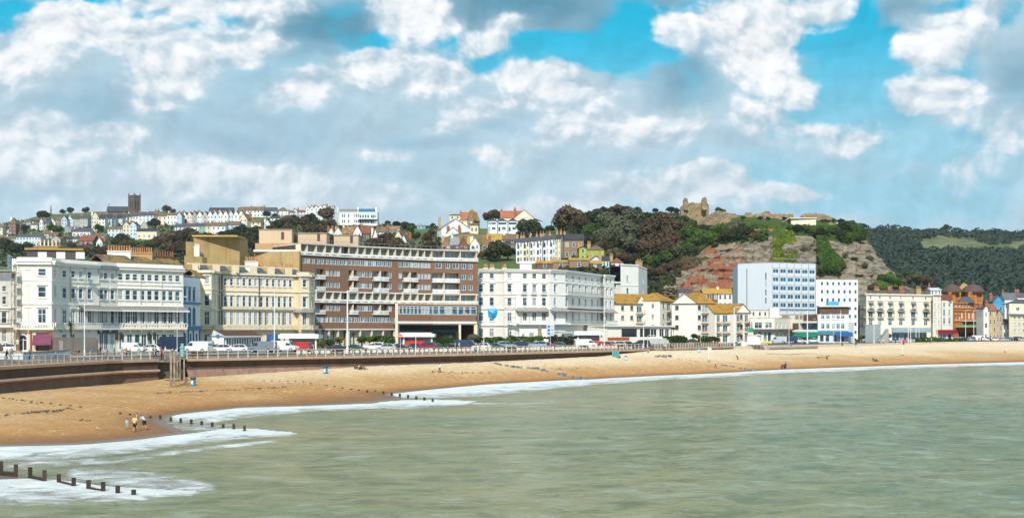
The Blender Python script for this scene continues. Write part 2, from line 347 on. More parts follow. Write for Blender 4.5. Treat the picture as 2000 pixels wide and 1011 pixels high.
# ------------------------------------------------------------------ land form
FLAT='f'
def vflat(Y):return VH+(H-ZP)*F/Y
COLS={-260:[(400,FLAT),(620,572),(850,505),(1100,468),(1250,456),(1400,456),(2200,540)],0:[(400,FLAT),(620,570),(850,500),(950,482),(1100,462),(1250,446),(1400,438),(2200,520)],100:[(400,FLAT),(620,560),(850,495),(950,478),(1100,452),(1250,430),(1400,418),(2200,520)],180:[(400,FLAT),(620,550),(850,490),(950,474),(1100,444),(1200,432),(1300,420),(1450,413),(2200,520)],260:[(400,FLAT),(620,550),(850,490),(980,467),(1100,447),(1180,437),(1300,417),(1450,413),(2200,520)],330:[(400,FLAT),(620,545),(850,487),(950,470),(1050,455),(1150,436),(1300,424),(1450,413),(2200,520)],430:[(400,FLAT),(620,540),(850,485),(950,464),(1020,455),(1120,436),(1300,420),(1450,424),(2200,520)],520:[(400,FLAT),(620,535),(850,475),(950,462),(1030,448),(1120,436),(1300,420),(1450,426),(2200,520)],600:[(420,FLAT),(620,530),(850,470),(950,455),(1050,440),(1200,428),(1350,424),(1500,430),(2200,520)],690:[(430,FLAT),(620,520),(750,482),(900,452),(1050,439),(1200,430),(1400,432),(2200,520)],760:[(430,FLAT),(620,515),(750,478),(850,455),(950,443),(1100,441),(1400,445),(2200,520)],830:[(440,FLAT),(560,525),(650,490),(750,465),(850,447),(950,444),(1200,450),(2200,520)],900:[(440,FLAT),(540,512),(560,498),(600,483),(680,456),(760,447),(950,446),(1300,460),(2200,520)],1000:[(440,FLAT),(540,508),(570,494),(620,475),(690,457),(780,445),(1000,450),(2200,520)],1080:[(440,FLAT),(520,530),(550,510),(600,488),(680,460),(760,448),(1000,455),(2200,520)],1150:[(440,FLAT),(500,545),(540,510),(600,475),(680,445),(740,432),(900,435),(1300,480),(2200,520)],1210:[(503,FLAT),(512,560),(530,545),(600,478),(680,435),(740,420),(900,422),(1300,480),(2200,520)],1262:[(505,FLAT),(515,590),(532,575),(580,530),(640,462),(700,424),(760,415),(900,420),(1300,480),(2200,520)],1300:[(517,FLAT),(525,590),(545,585),(560,545),(575,528),(600,500),(640,447),(680,425),(720,417),(800,420),(1300,520),(2200,520)],1350:[(527,FLAT),(535,585),(550,575),(562,530),(575,505),(590,495),(620,455),(645,432),(680,424),(720,422),(1000,500),(2200,520)],1400:[(527,FLAT),(535,585),(550,575),(560,530),(570,490),(580,473),(600,458),(630,446),(650,430),(700,424),(900,480),(2200,540)],1450:[(532,FLAT),(540,590),(552,575),(560,530),(568,490),(576,468),(595,455),(620,440),(650,426),(700,420),(800,440),(1000,560),(2200,560)],1500:[(532,FLAT),(540,590),(552,575),(560,520),(566,480),(572,458),(578,452),(600,445),(640,434),(690,426),(760,440),(1000,580),(2200,560)],1550:[(532,FLAT),(540,590),(552,575),(560,520),(566,480),(572,456),(600,446),(640,438),(690,428),(760,445),(1000,590),(2200,560)],1600:[(532,FLAT),(540,590),(552,575),(562,520),(570,480),(576,462),(590,452),(620,444),(660,434),(700,428),(760,450),(1000,600),(2200,560)],1650:[(532,FLAT),(540,592),(552,578),(562,530),(572,495),(580,475),(590,458),(610,446),(640,444),(680,450),(760,520),(900,610),(2200,580)],1690:[(532,FLAT),(540,600),(550,585),(562,540),(572,510),(582,485),(592,462),(605,455),(630,465),(680,540),(760,610),(900,625),(2200,590)],1720:[(532,FLAT),(540,602),(550,590),(562,550),(572,530),(582,512),(590,504),(610,530),(660,600),(760,625),(2200,590)],1742:[(532,FLAT),(540,612),(550,600),(562,565),(575,540),(585,528),(600,560),(640,615),(760,630),(2200,590)],1772:[(532,FLAT),(540,630),(550,620),(565,590),(580,565),(592,558),(610,590),(660,625),(2200,600)],1810:[(542,FLAT),(550,640),(570,600),(590,572),(610,575),(640,620),(760,640),(2200,600)],1850:[(440,FLAT),(560,FLAT),(620,645),(2200,610)],1960:[(440,FLAT),(560,FLAT),(700,635),(2200,610)],2500:[(440,FLAT),(560,FLAT),(700,635),(2200,610)]}
ECOLS={1500:[(700,640),(900,580),(1200,515),(1400,478),(1560,448),(1700,452),(2600,560)],1690:[(700,640),(780,618),(900,580),(1050,545),(1200,510),(1400,470),(1520,449),(1700,455),(2600,560)],1760:[(700,640),(780,618),(900,582),(1050,545),(1200,512),(1400,472),(1540,452),(1750,458),(2600,560)],1850:[(700,640),(780,615),(900,582),(1050,548),(1200,514),(1350,488),(1450,474),(1560,454),(1750,460),(2600,560)],1920:[(700,640),(780,612),(900,580),(1050,548),(1200,516),(1350,490),(1450,476),(1580,457),(1750,465),(2600,560)],2000:[(700,640),(780,606),(900,578),(1050,548),(1200,518),(1350,492),(1450,480),(1600,461),(1750,468),(2600,560)],2500:[(700,640),(900,585),(1200,525),(1450,495),(1620,472),(1750,480),(2600,560)]}
def landfn(cols):
 ku=np.array(sorted(cols));tabs=[]
 for k in ku:
  Y=np.array([60.]+[p[0] for p in cols[k]]);v=[FLAT]+[p[1] for p in cols[k]]
  z=np.array([ZP if q==FLAT else H-(q-VH)/F*y for q,y in zip(v,Y)]);tabs.append((Y,z))
 def fn(u,Y):
  u=np.asarray(u,float);Y=np.asarray(Y,float)
  zs=np.stack([np.interp(Y,*t) for t in tabs])
  i=np.clip(np.searchsorted(ku,u)-1,0,len(ku)-2)
  t=np.clip((u-ku[i])/(ku[i+1]-ku[i]),0,1);t=t*t*(3-2*t)*.5+t*.5
  a=np.take_along_axis(zs,i[None],0)[0];b=np.take_along_axis(zs,i[None]+1,0)[0]
  return a*(1-t)+b*t
 return fn
_lz=landfn(COLS)
def landz(u,Y):
 e=F*(H-ZP)/(np.interp(u,[1200,1430,1600,1680,1760,1850,2000,2400],[684,676.6,673.3,671.4,669.4,667.9,666.4,664])-VH)
 return np.where(np.asarray(Y)<e+8,2.0,_lz(u,Y))
eastz=landfn(ECOLS)
def vnoise(x,y,seed=0):
 def h(i,j):
  n=np.sin(i*127.1+j*311.7+seed*74.7)*43758.5453;return n-np.floor(n)
 i,j=np.floor(x),np.floor(y);fx,fy=x-i,y-j
 fx=fx*fx*(3-2*fx);fy=fy*fy*(3-2*fy)
 return(h(i,j)*(1-fx)+h(i+1,j)*fx)*(1-fy)+(h(i,j+1)*(1-fx)+h(i+1,j+1)*fx)*fy
def fbm(x,y,o=4,seed=0):
 s=0;a=.5
 for k in range(o):s=s+a*vnoise(x*2**k,y*2**k,seed+k*3);a*=.5
 return s
def lz(u,Y,fn=None):return float((fn or landz)(np.array([u]),np.array([Y]))[0])
_YS=np.arange(430,1700,2.0)
def hit(u,v,fn=None,ymin=430):
 Y=_YS[_YS>=ymin];z=(fn or landz)(np.full(len(Y),u),Y);vv=VH-(z-H)/Y*F
 k=np.nonzero(vv<=v)[0]
 i=k[0] if len(k) else int(np.argmin(vv))
 return float(Y[i]),float(z[i])
def polar(us,Ys,fn,jit=0):
 uu,YY=np.meshgrid(us,Ys,indexing='ij');uu,YY=uu.ravel(),YY.ravel()
 z=fn(uu,YY);return uu,YY,z,np.stack([(uu-1000)/F*YY,YY,z],1)
def ground_mat():
 m,nt,b=newmat('grassy_hillside');p=wpos(nt)
 n1=noise(nt,p,.03,5,.6);n2=noise(nt,p,.6,4)
 c=mixc(nt,n2.outputs[0],(.055,.085,.02),(.095,.13,.032))
 c=mixc(nt,ramp(nt,n1.outputs[0],.5,.7),c,(.15,.14,.05))
 lk(nt,c,b.inputs['Base Color']);b.inputs['Roughness'].default_value=.95;bump(nt,b,n2.outputs[0],.6,.4);return m
GROUND=ground_mat()
def town_mat():
 m,nt,b=newmat('town_ground');n1=noise(nt,wpos(nt),.05,5);n2=noise(nt,wpos(nt),1,3)
 c=mixc(nt,ramp(nt,n1.outputs[0],.4,.6),(.16,.15,.13),(.07,.10,.03));c=mixc(nt,.3,c,n2.outputs[0],'MULTIPLY')
 lk(nt,c,b.inputs['Base Color']);b.inputs['Roughness'].default_value=.95;return m
def rock_mat():
 m,nt,b=newmat('sandstone_cliff');p=wpos(nt)
 wob=noise(nt,p,.12,4);zz=N(nt,'ShaderNodeSeparateXYZ');lk(nt,p,zz.inputs[0])
 bed=math_(nt,'ADD',math_(nt,'MULTIPLY',zz.outputs[2],.34),math_(nt,'MULTIPLY',wob.outputs[0],.9))
 cx=N(nt,'ShaderNodeCombineXYZ');lk(nt,bed,cx.inputs[2]);lk(nt,math_(nt,'MULTIPLY',zz.outputs[0],.045),cx.inputs[0])
 st=noise(nt,cx.outputs[0],2.6,6,.68);n2=noise(nt,p,.35,6,.68);n3=noise(nt,wpos(nt,1,1,.2),.16,5,.65);n4=noise(nt,wpos(nt,1,1,.6),1.3,5,.7)
 buff=mixc(nt,ramp(nt,st.outputs[0],.40,.58),(.13,.115,.08),(.43,.36,.26))
 buff=mixc(nt,ramp(nt,n2.outputs[0],.42,.66),buff,(.40,.34,.25))
 red=mixc(nt,ramp(nt,n4.outputs[0],.35,.65),(.38,.115,.06),(.47,.21,.11))
 at=N(nt,'ShaderNodeAttribute');at.attribute_name='red'
 rf=math_(nt,'ADD',at.outputs['Fac'],math_(nt,'MULTIPLY',math_(nt,'SUBTRACT',n3.outputs[0],.5),3.4))
 rf=math_(nt,'ADD',rf,math_(nt,'MULTIPLY',math_(nt,'SUBTRACT',st.outputs[0],.5),-1.1))
 c=mixc(nt,ramp(nt,rf,.42,.6),buff,red)
 c=mixc(nt,ramp(nt,n4.outputs[0],.54,.68,0,.85),c,(.06,.045,.03))
 at2=N(nt,'ShaderNodeAttribute');at2.attribute_name='grass'
 gf=math_(nt,'ADD',at2.outputs['Fac'],math_(nt,'MULTIPLY',math_(nt,'SUBTRACT',n2.outputs[0],.5),.9))
 g=mixc(nt,n4.outputs[0],(.05,.09,.015),(.12,.17,.035))
 c=mixc(nt,ramp(nt,gf,.45,.6),c,g)
 lk(nt,c,b.inputs['Base Color']);b.inputs['Roughness'].default_value=.95;b.inputs['Specular IOR Level'].default_value=.15
 hh=math_(nt,'ADD',st.outputs[0],math_(nt,'MULTIPLY',n4.outputs[0],.8));bump(nt,b,hh,1.0,1.8);return m
us=np.arange(-260,1281,10.0);Ys=np.concatenate([np.arange(360,440,15),np.arange(440,800,8.0),np.arange(800,1500,12.0),np.arange(1500,2300,60)])
def ln2(u,Y):return landz(u,Y)-.03+np.where(Y>470,(fbm(u*.06,Y*.04)-.47)*1.2,0)
uu,YY,zz,V=polar(us,Ys,ln2)
o=gridmesh('hillside',V,len(us),len(Ys),GROUND);tag(o,kind='structure')
us=np.arange(1280,2420,2.4);us=us[us<1860]
Ys=np.concatenate([np.arange(430,530,6.),np.arange(530,548,1.2),np.arange(548,612,.5),np.arange(612,720,2.5),np.arange(720,1300,30.)])
uu,YY,zz,V=polar(us,Ys,landz)
gr=np.gradient(zz.reshape(len(us),len(Ys)),axis=1)/np.gradient(Ys)[None]
steep=np.clip((gr.ravel()-.34)/.3,0,1)
ang=uu*.02
vv=VH-(zz-H)/YY*F
red=np.clip(1-np.abs(uu-1400)/140,0,1)*.48+np.where((vv>500)&(uu<1450),.16,-.04)
red=np.where(uu>1508,-.5,red)
RL=np.interp(uu,[1290,1300,1330,1350,1380,1410,1450,1480,1500,1550,1600,1650,1690,1720,1742,1772,1810],[590,548,530,505,480,470,466,462,457,457,463,474,466,496,518,550,590])
rocky=np.clip((vv-RL)/3,0,1)*(YY<614)
steep=np.maximum(steep,0)
dY=np.maximum(steep,rocky*.6)*((fbm(uu*.05+3,zz*.12,4,5)-.47)*11+(vnoise(uu*.012,zz*.55,9)-.5)*3.0+(vnoise(uu*.11,zz*.9,4)-.5)*2.2)
dz=(1-steep)*(fbm(uu*.08,YY*.12,3,2)-.45)*1.6*(YY>540)
V[:,1]+=dY;V[:,0]+=(uu-1000)/F*dY*0+steep*(fbm(uu*.06,zz*.2,3,8)-.47)*4;V[:,2]+=dz-.03
vv=VH-(zz-H)/YY*F
grass=np.where(rocky>.5,.12,np.clip(1.15-steep*.6,0,1))
grass=np.where((uu<1370)&(vv<520)&(vv>480),np.maximum(grass,.5),grass)
o=gridmesh('castle_cliff',V,len(us),len(Ys),rock_mat(),{'red':red,'grass':grass},smooth=False);tag(o,kind='structure')
us=np.arange(1850,2500,20.);Ys=np.concatenate([np.arange(430,760,30.),[760,900,1300,2300]])
uu,YY,zz,V=polar(us,Ys,lambda u,Y:landz(u,Y)-.05)
o=gridmesh('town_ground',V,len(us),len(Ys),town_mat());tag(o,kind='structure')
us=np.arange(1400,2500,10.);Ys=np.concatenate([np.arange(700,1750,10.),np.arange(1750,2700,100.)])
def ez2(u,Y):return eastz(u,Y)+(fbm(u*.03,Y*.02)-.47)*6*np.clip((Y-800)/200,0,1)
uu,YY,zz,V=polar(us,Ys,ez2)
mead=plain((.17,.19,.075),.95,var=.3,sc_=.02)
o=gridmesh('far_hill',V,len(us),len(Ys),mead);tag(o,kind='structure')
# ------------------------------------------------------------------ sea wall line, beach, sea
WALL=[(-260,733),(0,716.6),(120,709.6),(230,704),(305,702),(370,701),(500,698.6),(700,695.3),(940,690.3),(1170,684.5),(1265,681.8),(1430,676.6)]
WBOT=[(-260,790),(0,767),(120,757),(230,749),(305,741),(370,737),(500,728),(700,715),(940,706.6),(1170,695.5),(1265,684.3),(1430,681)]
BACK=[(1440,677.9),(1475,677.4),(1550,675.8),(1600,674.8),(1680,672.7),(1760,670.7),(1850,669.2),(2000,667.7),(2150,666.5),(2400,665)]
WPTS=[G(u,v) for u,v in WALL]
WZ=[]
for(u,v),(u2,vb),p in zip(WALL,WBOT,WPTS):WZ.append(H-(vb-VH)/F*p.y)
BPTS=[G(u,v,5.3) for u,v in BACK]
SHORE=[(-500,1010),(-260,955),(0,938),(40,936),(75,935),(60,928),(0,919),(-60,905),(-60,890),(0,873),(172,869),(257,861),(330,851),(365,847),(366,842),(350,836),(332,829),(322,822),(319,817),(367,808),(477,797),(600,793.5),(740,788),(789,783.5),(796,778),(760,770),(845,761),(950,751),(1055,745),(1110,742),(1150,741),(1200,738),(1300,733),(1400,729),(1480,724),(1520,722),(1600,719),(1700,715.5),(1800,712),(1900,709.5),(2000,707),(2400,696)]
SW=np.array([G(u,v,SL)[:2] for u,v in SHORE])
BK=np.array([p[:2] for p in WPTS+BPTS]);BZ=np.array(WZ+[5.3]*len(BPTS))
def segdist(px,py,L,val=None):
 best=np.full(px.shape,1e9);bv=np.zeros(px.shape);sd=np.zeros(px.shape)
 for i in range(len(L)-1):
  ax,ay=L[i];bx,by=L[i+1];dx,dy=bx-ax,by-ay
  t=np.clip(((px-ax)*dx+(py-ay)*dy)/(dx*dx+dy*dy),0,1)
  d=np.hypot(px-ax-t*dx,py-ay-t*dy);k=d<best
  best=np.where(k,d,best)
  if val is not None:bv=np.where(k,val[i]*(1-t)+val[i+1]*t,bv)
 return best,bv
def inside(px,py,poly):
 r=np.zeros(px.shape,bool)
 for i in range(len(poly)):
  ax,ay=poly[i];bx,by=poly[(i+1)%len(poly)]
  c=((ay>py)!=(by>py))&(px<(bx-ax)*(py-ay)/(by-ay+1e-12)+ax);r^=c
 return r
LANDPOLY=np.concatenate([SW,[[700,700],[700,1200],[-300,1200],[-300,60]]])
BEHIND=np.concatenate([BK,[[900,900],[-400,900]]])
def beachz(px,py):
 dw,_=segdist(px,py,SW);db,zb=segdist(px,py,BK,BZ)
 ins=inside(px,py,LANDPOLY)
 t=dw/(dw+db+1e-6);n=fbm(px*.08,py*.08,4,1)-.47;n2=fbm(px*.5,py*.5,3,6)-.44
 t=np.where(inside(px,py,BEHIND),1,t)
 z=SL+(zb-SL)*(t**.9)+n*.7*np.clip(t*3,0,1)*np.clip((1-t)*4,0,1)+n2*.12*np.clip(t*8,0,1)
 return np.where(ins,np.maximum(z,SL+.004),SL-np.minimum(dw*.12,2.5)),ins
def bz(u,v):
 """beach point seen at photo position u, v"""
 Ys=np.arange(60,700,.5);X=(u-1000)/F*Ys;z,_=beachz(X,Ys);vv=VH-(z-H)/Ys*F
 k=np.nonzero((vv<=v))[0];i=k[0] if len(k) else-1
 return Vector((X[i],Ys[i],z[i]))
def grid_uv(us,vs,z=0.0):
 uu,vv=np.meshgrid(us,vs,indexing='ij');Y=F*(H-z)/(vv-VH);X=(uu-1000)/F*Y
 return uu.ravel(),vv.ravel(),X.ravel(),Y.ravel()
def sand_mat():
 m,nt,b=newmat('shingle_and_sand');p=wpos(nt);sp=N(nt,'ShaderNodeSeparateXYZ');lk(nt,p,sp.inputs[0])
 n1=noise(nt,p,.05,5,.6);n2=noise(nt,wpos(nt,1,.4,1),1.3,6,.75);n3=noise(nt,wpos(nt,1,.35,1),3.2,3,.7);n4=noise(nt,p,.35,5,.65)
 zr=math_(nt,'SUBTRACT',sp.outputs[2],SL)
 h=math_(nt,'ADD',zr,math_(nt,'MULTIPLY',math_(nt,'SUBTRACT',n1.outputs[0],.5),3.4))
 h=math_(nt,'ADD',h,math_(nt,'MULTIPLY',math_(nt,'SUBTRACT',n4.outputs[0],.5),1.5))
 c=mixc(nt,ramp(nt,h,.3,2.6),(.48,.245,.085),(.66,.455,.24))
 c=mixc(nt,ramp(nt,h,1.5,3.6),c,(.78,.61,.42))
 pk=math_(nt,'ADD',n2.outputs[0],math_(nt,'MULTIPLY',n3.outputs[0],.7))
 c=mixc(nt,ramp(nt,pk,.86,.66),c,mixc(nt,.28,c,(.16,.085,.04)))
 c=mixc(nt,ramp(nt,pk,.92,1.10,0,.5),c,(.86,.78,.64))
 c=mixc(nt,ramp(nt,n2.outputs[0],.72,.80,0,.5),c,(.12,.08,.05))
 wet=ramp(nt,math_(nt,'ADD',zr,math_(nt,'MULTIPLY',n4.outputs[0],.3)),.75,.22)
 c=mixc(nt,wet,c,(.26,.125,.05));wet2=ramp(nt,zr,.2,.03)
 c=mixc(nt,wet2,c,(.20,.13,.085))
 lk(nt,c,b.inputs['Base Color'])
 lk(nt,math_(nt,'MULTIPLY_ADD',wet2,-.72,.95),b.inputs['Roughness'])
 b.inputs['Specular IOR Level'].default_value=.25
 bump(nt,b,math_(nt,'ADD',math_(nt,'MULTIPLY',n2.outputs[0],1.2),n4.outputs[0]),.75,.35);return m
us=np.arange(-200,2301,5.);vs=np.concatenate([np.arange(960,800,-2.),np.arange(800,700,-.8),np.arange(700,661,-.5)])
uu,vv,X,Y=grid_uv(us,vs,2.0)
Z,ins=beachz(X,Y)
Z=np.minimum(Z,ZP-.2)
o=gridmesh('beach',np.stack([X,Y,Z],1),len(us),len(vs),sand_mat());tag(o,kind='structure')
BANDS=[[(2400,694,702),(2000,706.0,713.5),(1900,708.5,715.5),(1700,713.5,722.5),(1600,717,727.5),(1480,721.5,732),(1400,727,738),(1300,731,742),(1200,736,749),(1100,740,758),(950,749,775),(850,759,779),(780,767,779),(752,769,775)],[(935,783,790),(850,780,795),(790,781,799),(700,785.5,800),(600,791.5,805),(477,795,817),(420,799,827),(367,806,827),(318,814,824)],[(590,846,851),(500,837,856),(440,837,863),(390,844,869),(330,851,874),(257,860,886),(172,867,895),(100,870,899),(0,872,903),(-200,895,930)],[(-200,945,1012),(0,936,990),(60,934,991),(130,939,987),(200,949,981),(280,954,977),(340,957,971),(400,960,966)]]
SOFT=[[(470,826,840),(400,824,846),(345,822,846),(318,818,830)],[(440,950,957),(380,930,968),(300,912,966),(200,905,950),(120,908,940)],[(1000,786,789),(1100,784,788),(900,784,792)],[(560,855,862),(420,868,880),(240,888,905),(120,895,915),(0,900,918)]]
def bandval(uu,vv,L,soft):
 L=sorted(L);U=[p[0] for p in L];a=np.interp(uu,U,[p[1] for p in L]);b=np.interp(uu,U,[p[2] for p in L])
 wv=np.maximum(b-a,.5);t=(vv-a)/wv
 x=np.clip(t/.08+.4,0,1)*(.95*np.clip(1-t/.32,0,1)+np.clip(.80-.42*t,0,1))*np.clip((1-t)/.12,0,1)
 if soft>.7:x=np.clip(t*4,0,1)*np.clip((1-t)*3,0,1)
 return x*np.clip((uu-U[0])/25,0,1)*np.clip((U[-1]-uu)/25,0,1)
us=np.arange(-300,2401,4.);vs=np.concatenate([np.arange(1300,1012,-12.),np.arange(1012,760,-1.6),np.arange(760,692,-.8),[690,685,678,670,660,652,648]])
uu,vv,X,Y=grid_uv(us,vs,SL)
foam=np.zeros(len(uu))
for L in BANDS:foam=np.maximum(foam,bandval(uu,vv,L,.45))
for L in SOFT:foam=np.maximum(foam,.42*bandval(uu,vv,L,.8))
dw,_=segdist(X,Y,SW)
th=.62;wx=X*math.cos(th)+Y*math.sin(th);wy=-X*math.sin(th)+Y*math.cos(th)
near=np.clip(dw/45,.05,1)
Z=near*((fbm(wx*.10,wy*.28,4,2)-.47)*.6+(fbm(wx*.5,wy*1.1,2,7)-.4)*.18)+foam*.03
Z=np.where(dw<3,np.minimum(Z,.05+foam*.03),Z)
def sea_mat():
 m,nt,b=newmat('turbid_sea_water');p=wpos(nt)
 rot=N(nt,'ShaderNodeMapping');rot.inputs['Rotation'].default_value=(0,0,R(-20));rot.inputs['Scale'].default_value=(.75,1.0,1);lk(nt,p,rot.inputs[0])
 n1=noise(nt,rot.outputs[0],.42,7,.68,.4);n2=noise(nt,p,.018,4,.55,.5);n3=noise(nt,rot.outputs[0],.10,5,.6)
 n5=noise(nt,p,.38,8,.74,.8)
 c=mixc(nt,ramp(nt,n2.outputs[0],.38,.66),(.165,.205,.098),(.275,.26,.118))
 c=mixc(nt,ramp(nt,n1.outputs[0],.49,.62,0,.65),c,(.085,.115,.045))  # dark ripple troughs painted into the water colour
 c=mixc(nt,ramp(nt,n1.outputs[0],.46,.36,0,.5),c,(.34,.40,.31))  # pale glints on the ripples, painted into the water colour
 at=N(nt,'ShaderNodeAttribute');at.attribute_name='foam'
 fn=math_(nt,'ADD',math_(nt,'MULTIPLY',at.outputs['Fac'],1.12),math_(nt,'MULTIPLY',math_(nt,'SUBTRACT',n5.outputs[0],.5),2.1))
 fo=ramp(nt,fn,.26,.66,0,.96)
 cap=math_(nt,'MULTIPLY',ramp(nt,n1.outputs[0],.66,.74),ramp(nt,n3.outputs[0],.52,.66))
 fo=math_(nt,'MAXIMUM',fo,math_(nt,'MULTIPLY',cap,.5))
 thin=ramp(nt,fn,.05,.5,0,.6)
 c=mixc(nt,thin,c,(.46,.44,.36))
 c=mixc(nt,fo,c,(.86,.87,.86))
 lk(nt,c,b.inputs['Base Color']);b.inputs['IOR'].default_value=1.33
 lk(nt,math_(nt,'MULTIPLY_ADD',fo,.6,.16),b.inputs['Roughness'])
 h=math_(nt,'ADD',n1.outputs[0],math_(nt,'MULTIPLY',n3.outputs[0],1.4));h=math_(nt,'ADD',h,math_(nt,'MULTIPLY',math_(nt,'MULTIPLY',fo,n5.outputs[0]),1.0))
 bump(nt,b,h,.8,1.1);return m
o=gridmesh('sea',np.stack([X,Y,Z+SL],1),len(us),len(vs),sea_mat(),{'foam':foam});tag(o,kind='structure')
# ------------------------------------------------------------------ promenade, road
def off2(L,d):
 out=[]
 for i,p in enumerate(L):
  a=L[max(i-1,0)];b=L[min(i+1,len(L)-1)];t=Vector((b[0]-a[0],b[1]-a[1])).normalized();out.append(Vector((p[0]-t.y*d,p[1]+t.x*d)))
 return out
EDGE=[Vector(p[:2]) for p in WPTS]+[G(u,v)[:2] and Vector(G(u,v)[:2]) for u,v in[(1600,673.3),(1680,671.4),(1760,669.4),(1850,667.9),(2000,666.4),(2400,664.0)]]
def strip(name,a,b,z,mat):
 m=MB()
 for i in range(len(a)-1):m.face([(*a[i],z),(*a[i+1],z),(*b[i+1],z),(*b[i],z)])
 return tag(m.build(name,mat),kind='structure')
def pave_mat(col,sc2):
 m,nt,b=newmat('paving');n1=noise(nt,wpos(nt),.3,5);n2=noise(nt,wpos(nt),sc2,3)
 c=mixc(nt,ramp(nt,n1.outputs[0],.3,.7),col,tuple(x*.75 for x in col));c=mixc(nt,.25,c,n2.outputs[0],'MULTIPLY')
 lk(nt,c,b.inputs['Base Color']);b.inputs['Roughness'].default_value=.9;return m
E10=off2(EDGE,11);E12=off2(EDGE,12);E26=off2(EDGE,27);E30=off2(EDGE,30);FAR=[p+Vector((-20,160)) for p in EDGE]
strip('promenade',EDGE,E10,ZP+.004,pave_mat((.22,.125,.10),4))
strip('kerb',E10,E12,ZP+.10,pave_mat((.42,.39,.33),3))
strip('road',E12,E26,ZP+.002,pave_mat((.075,.075,.078),5))
strip('pavement',E26,E30,ZP+.10,pave_mat((.40,.36,.31),3))
strip('forecourt',E30,FAR,ZP+.0,pave_mat((.26,.25,.23),2))
mk=MB()
a1=off2(EDGE,19.4);a2=off2(EDGE,19.6)
for i in range(len(EDGE)-1):
 n=max(1,int((a1[i+1]-a1[i]).length/6))
 for k in range(n):
  t0,t1=k/n,(k+.5)/n
  mk.face([(*a1[i].lerp(a1[i+1],t0),ZP+.008),(*a1[i].lerp(a1[i+1],t1),ZP+.008),(*a2[i].lerp(a2[i+1],t1),ZP+.008),(*a2[i].lerp(a2[i+1],t0),ZP+.008)])
tag(mk.build('road_marking',PWHITE),kind='structure')
# ------------------------------------------------------------------ building kit
WINC={}
def winmesh(w,h,kind,fm,gm,wm,hood,sill,dp,tm):
 k=(round(w,1),round(h,1),kind,fm.name,gm.name,wm.name,hood,sill,dp,tm.name)
 if k in WINC:return WINC[k]
 w,h=max(k[0],.4),max(k[1],.4)
 m=MB();f=min(.10,w*.10)
 m.box((0,0,f/2),(w,.1,f));m.box((0,0,h-f/2),(w,.1,f))
 for s in(-1,1):m.box((s*(w/2-f/2),.004,h/2),(f,.1,h-2*f))
 if kind in('sash','arch'):m.box((0,.01,h*.52),(w-2*f,.08,.07))
 if kind=='cross':m.box((0,.01,h*.66),(w-2*f,.08,.08));m.box((0,.012,h/2),(.09,.07,h-2*f))
 if kind=='case':m.box((0,.01,h/2),(.08,.07,h-2*f))
 if kind=='strip':
  n=max(2,int(w/1.0))
  for i in range(1,n):m.box((-w/2+w*i/n,.01,h/2),(.09,.07,h-2*f))
 if kind=='arch':
  r=w/2-.01
  for s in(-1,1):
   a=[(s*w/2,-.05,h)]+[(s*r*math.cos(t),-.05,h-r+r*math.sin(t)) for t in np.linspace(0,PI/2,6)]
   m.face(a if s<0 else a[::-1],1)
 y=-(dp-.09);bb=lambda x0,x1,z0,z1,o:m.box(((x0+x1)/2,y-o/2-.003,(z0+z1)/2),(x1-x0,o,z1-z0),0,2)
 if sill:bb(-w/2-.12,w/2+.12,-.16,-.02,.16)
 if hood:
  bb(-w/2-.25,w/2+.25,h+.25,h+.45,.28);bb(-w/2-.2,-w/2-.02,0,h+.25,.07);bb(w/2+.02,w/2+.2,0,h+.25,.07)
  if hood>1:bb(-w/2-.4,w/2+.4,h+.45,h+.58,.45)
 me=m.build('window',[fm,wm,tm]);g=MB()
 g.face([(-w/2+f,.035,f),(w/2-f,.035,f),(w/2-f,.035,h-f),(-w/2+f,.035,h-f)])
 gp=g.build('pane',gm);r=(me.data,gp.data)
 bpy.data.objects.remove(me);bpy.data.objects.remove(gp);WINC[k]=r;return r
SPLIT={'divider','canopy_post','drainpipe','balcony_bracket','pilaster','attic_pier','attic_window','panel_rib','battlement','panel','brown_panel','roof_railing_'}
def pieces(m):
 """separate the boxes collected in one builder"""
 par=list(range(len(m.v)))
 def fd(i):
  while par[i]!=i:par[i]=par[par[i]];i=par[i]
  return i
 for f in m.f:
  for i in f[1:]:par[fd(i)]=fd(f[0])
 out={}
 for f,mi in zip(m.f,m.m):
  q=out.setdefault(fd(f[0]),MB());b=len(q.v);q.v+=[m.v[i] for i in f];q.f.append(tuple(range(b,b+len(f))));q.m.append(mi)
 return list(out.values())
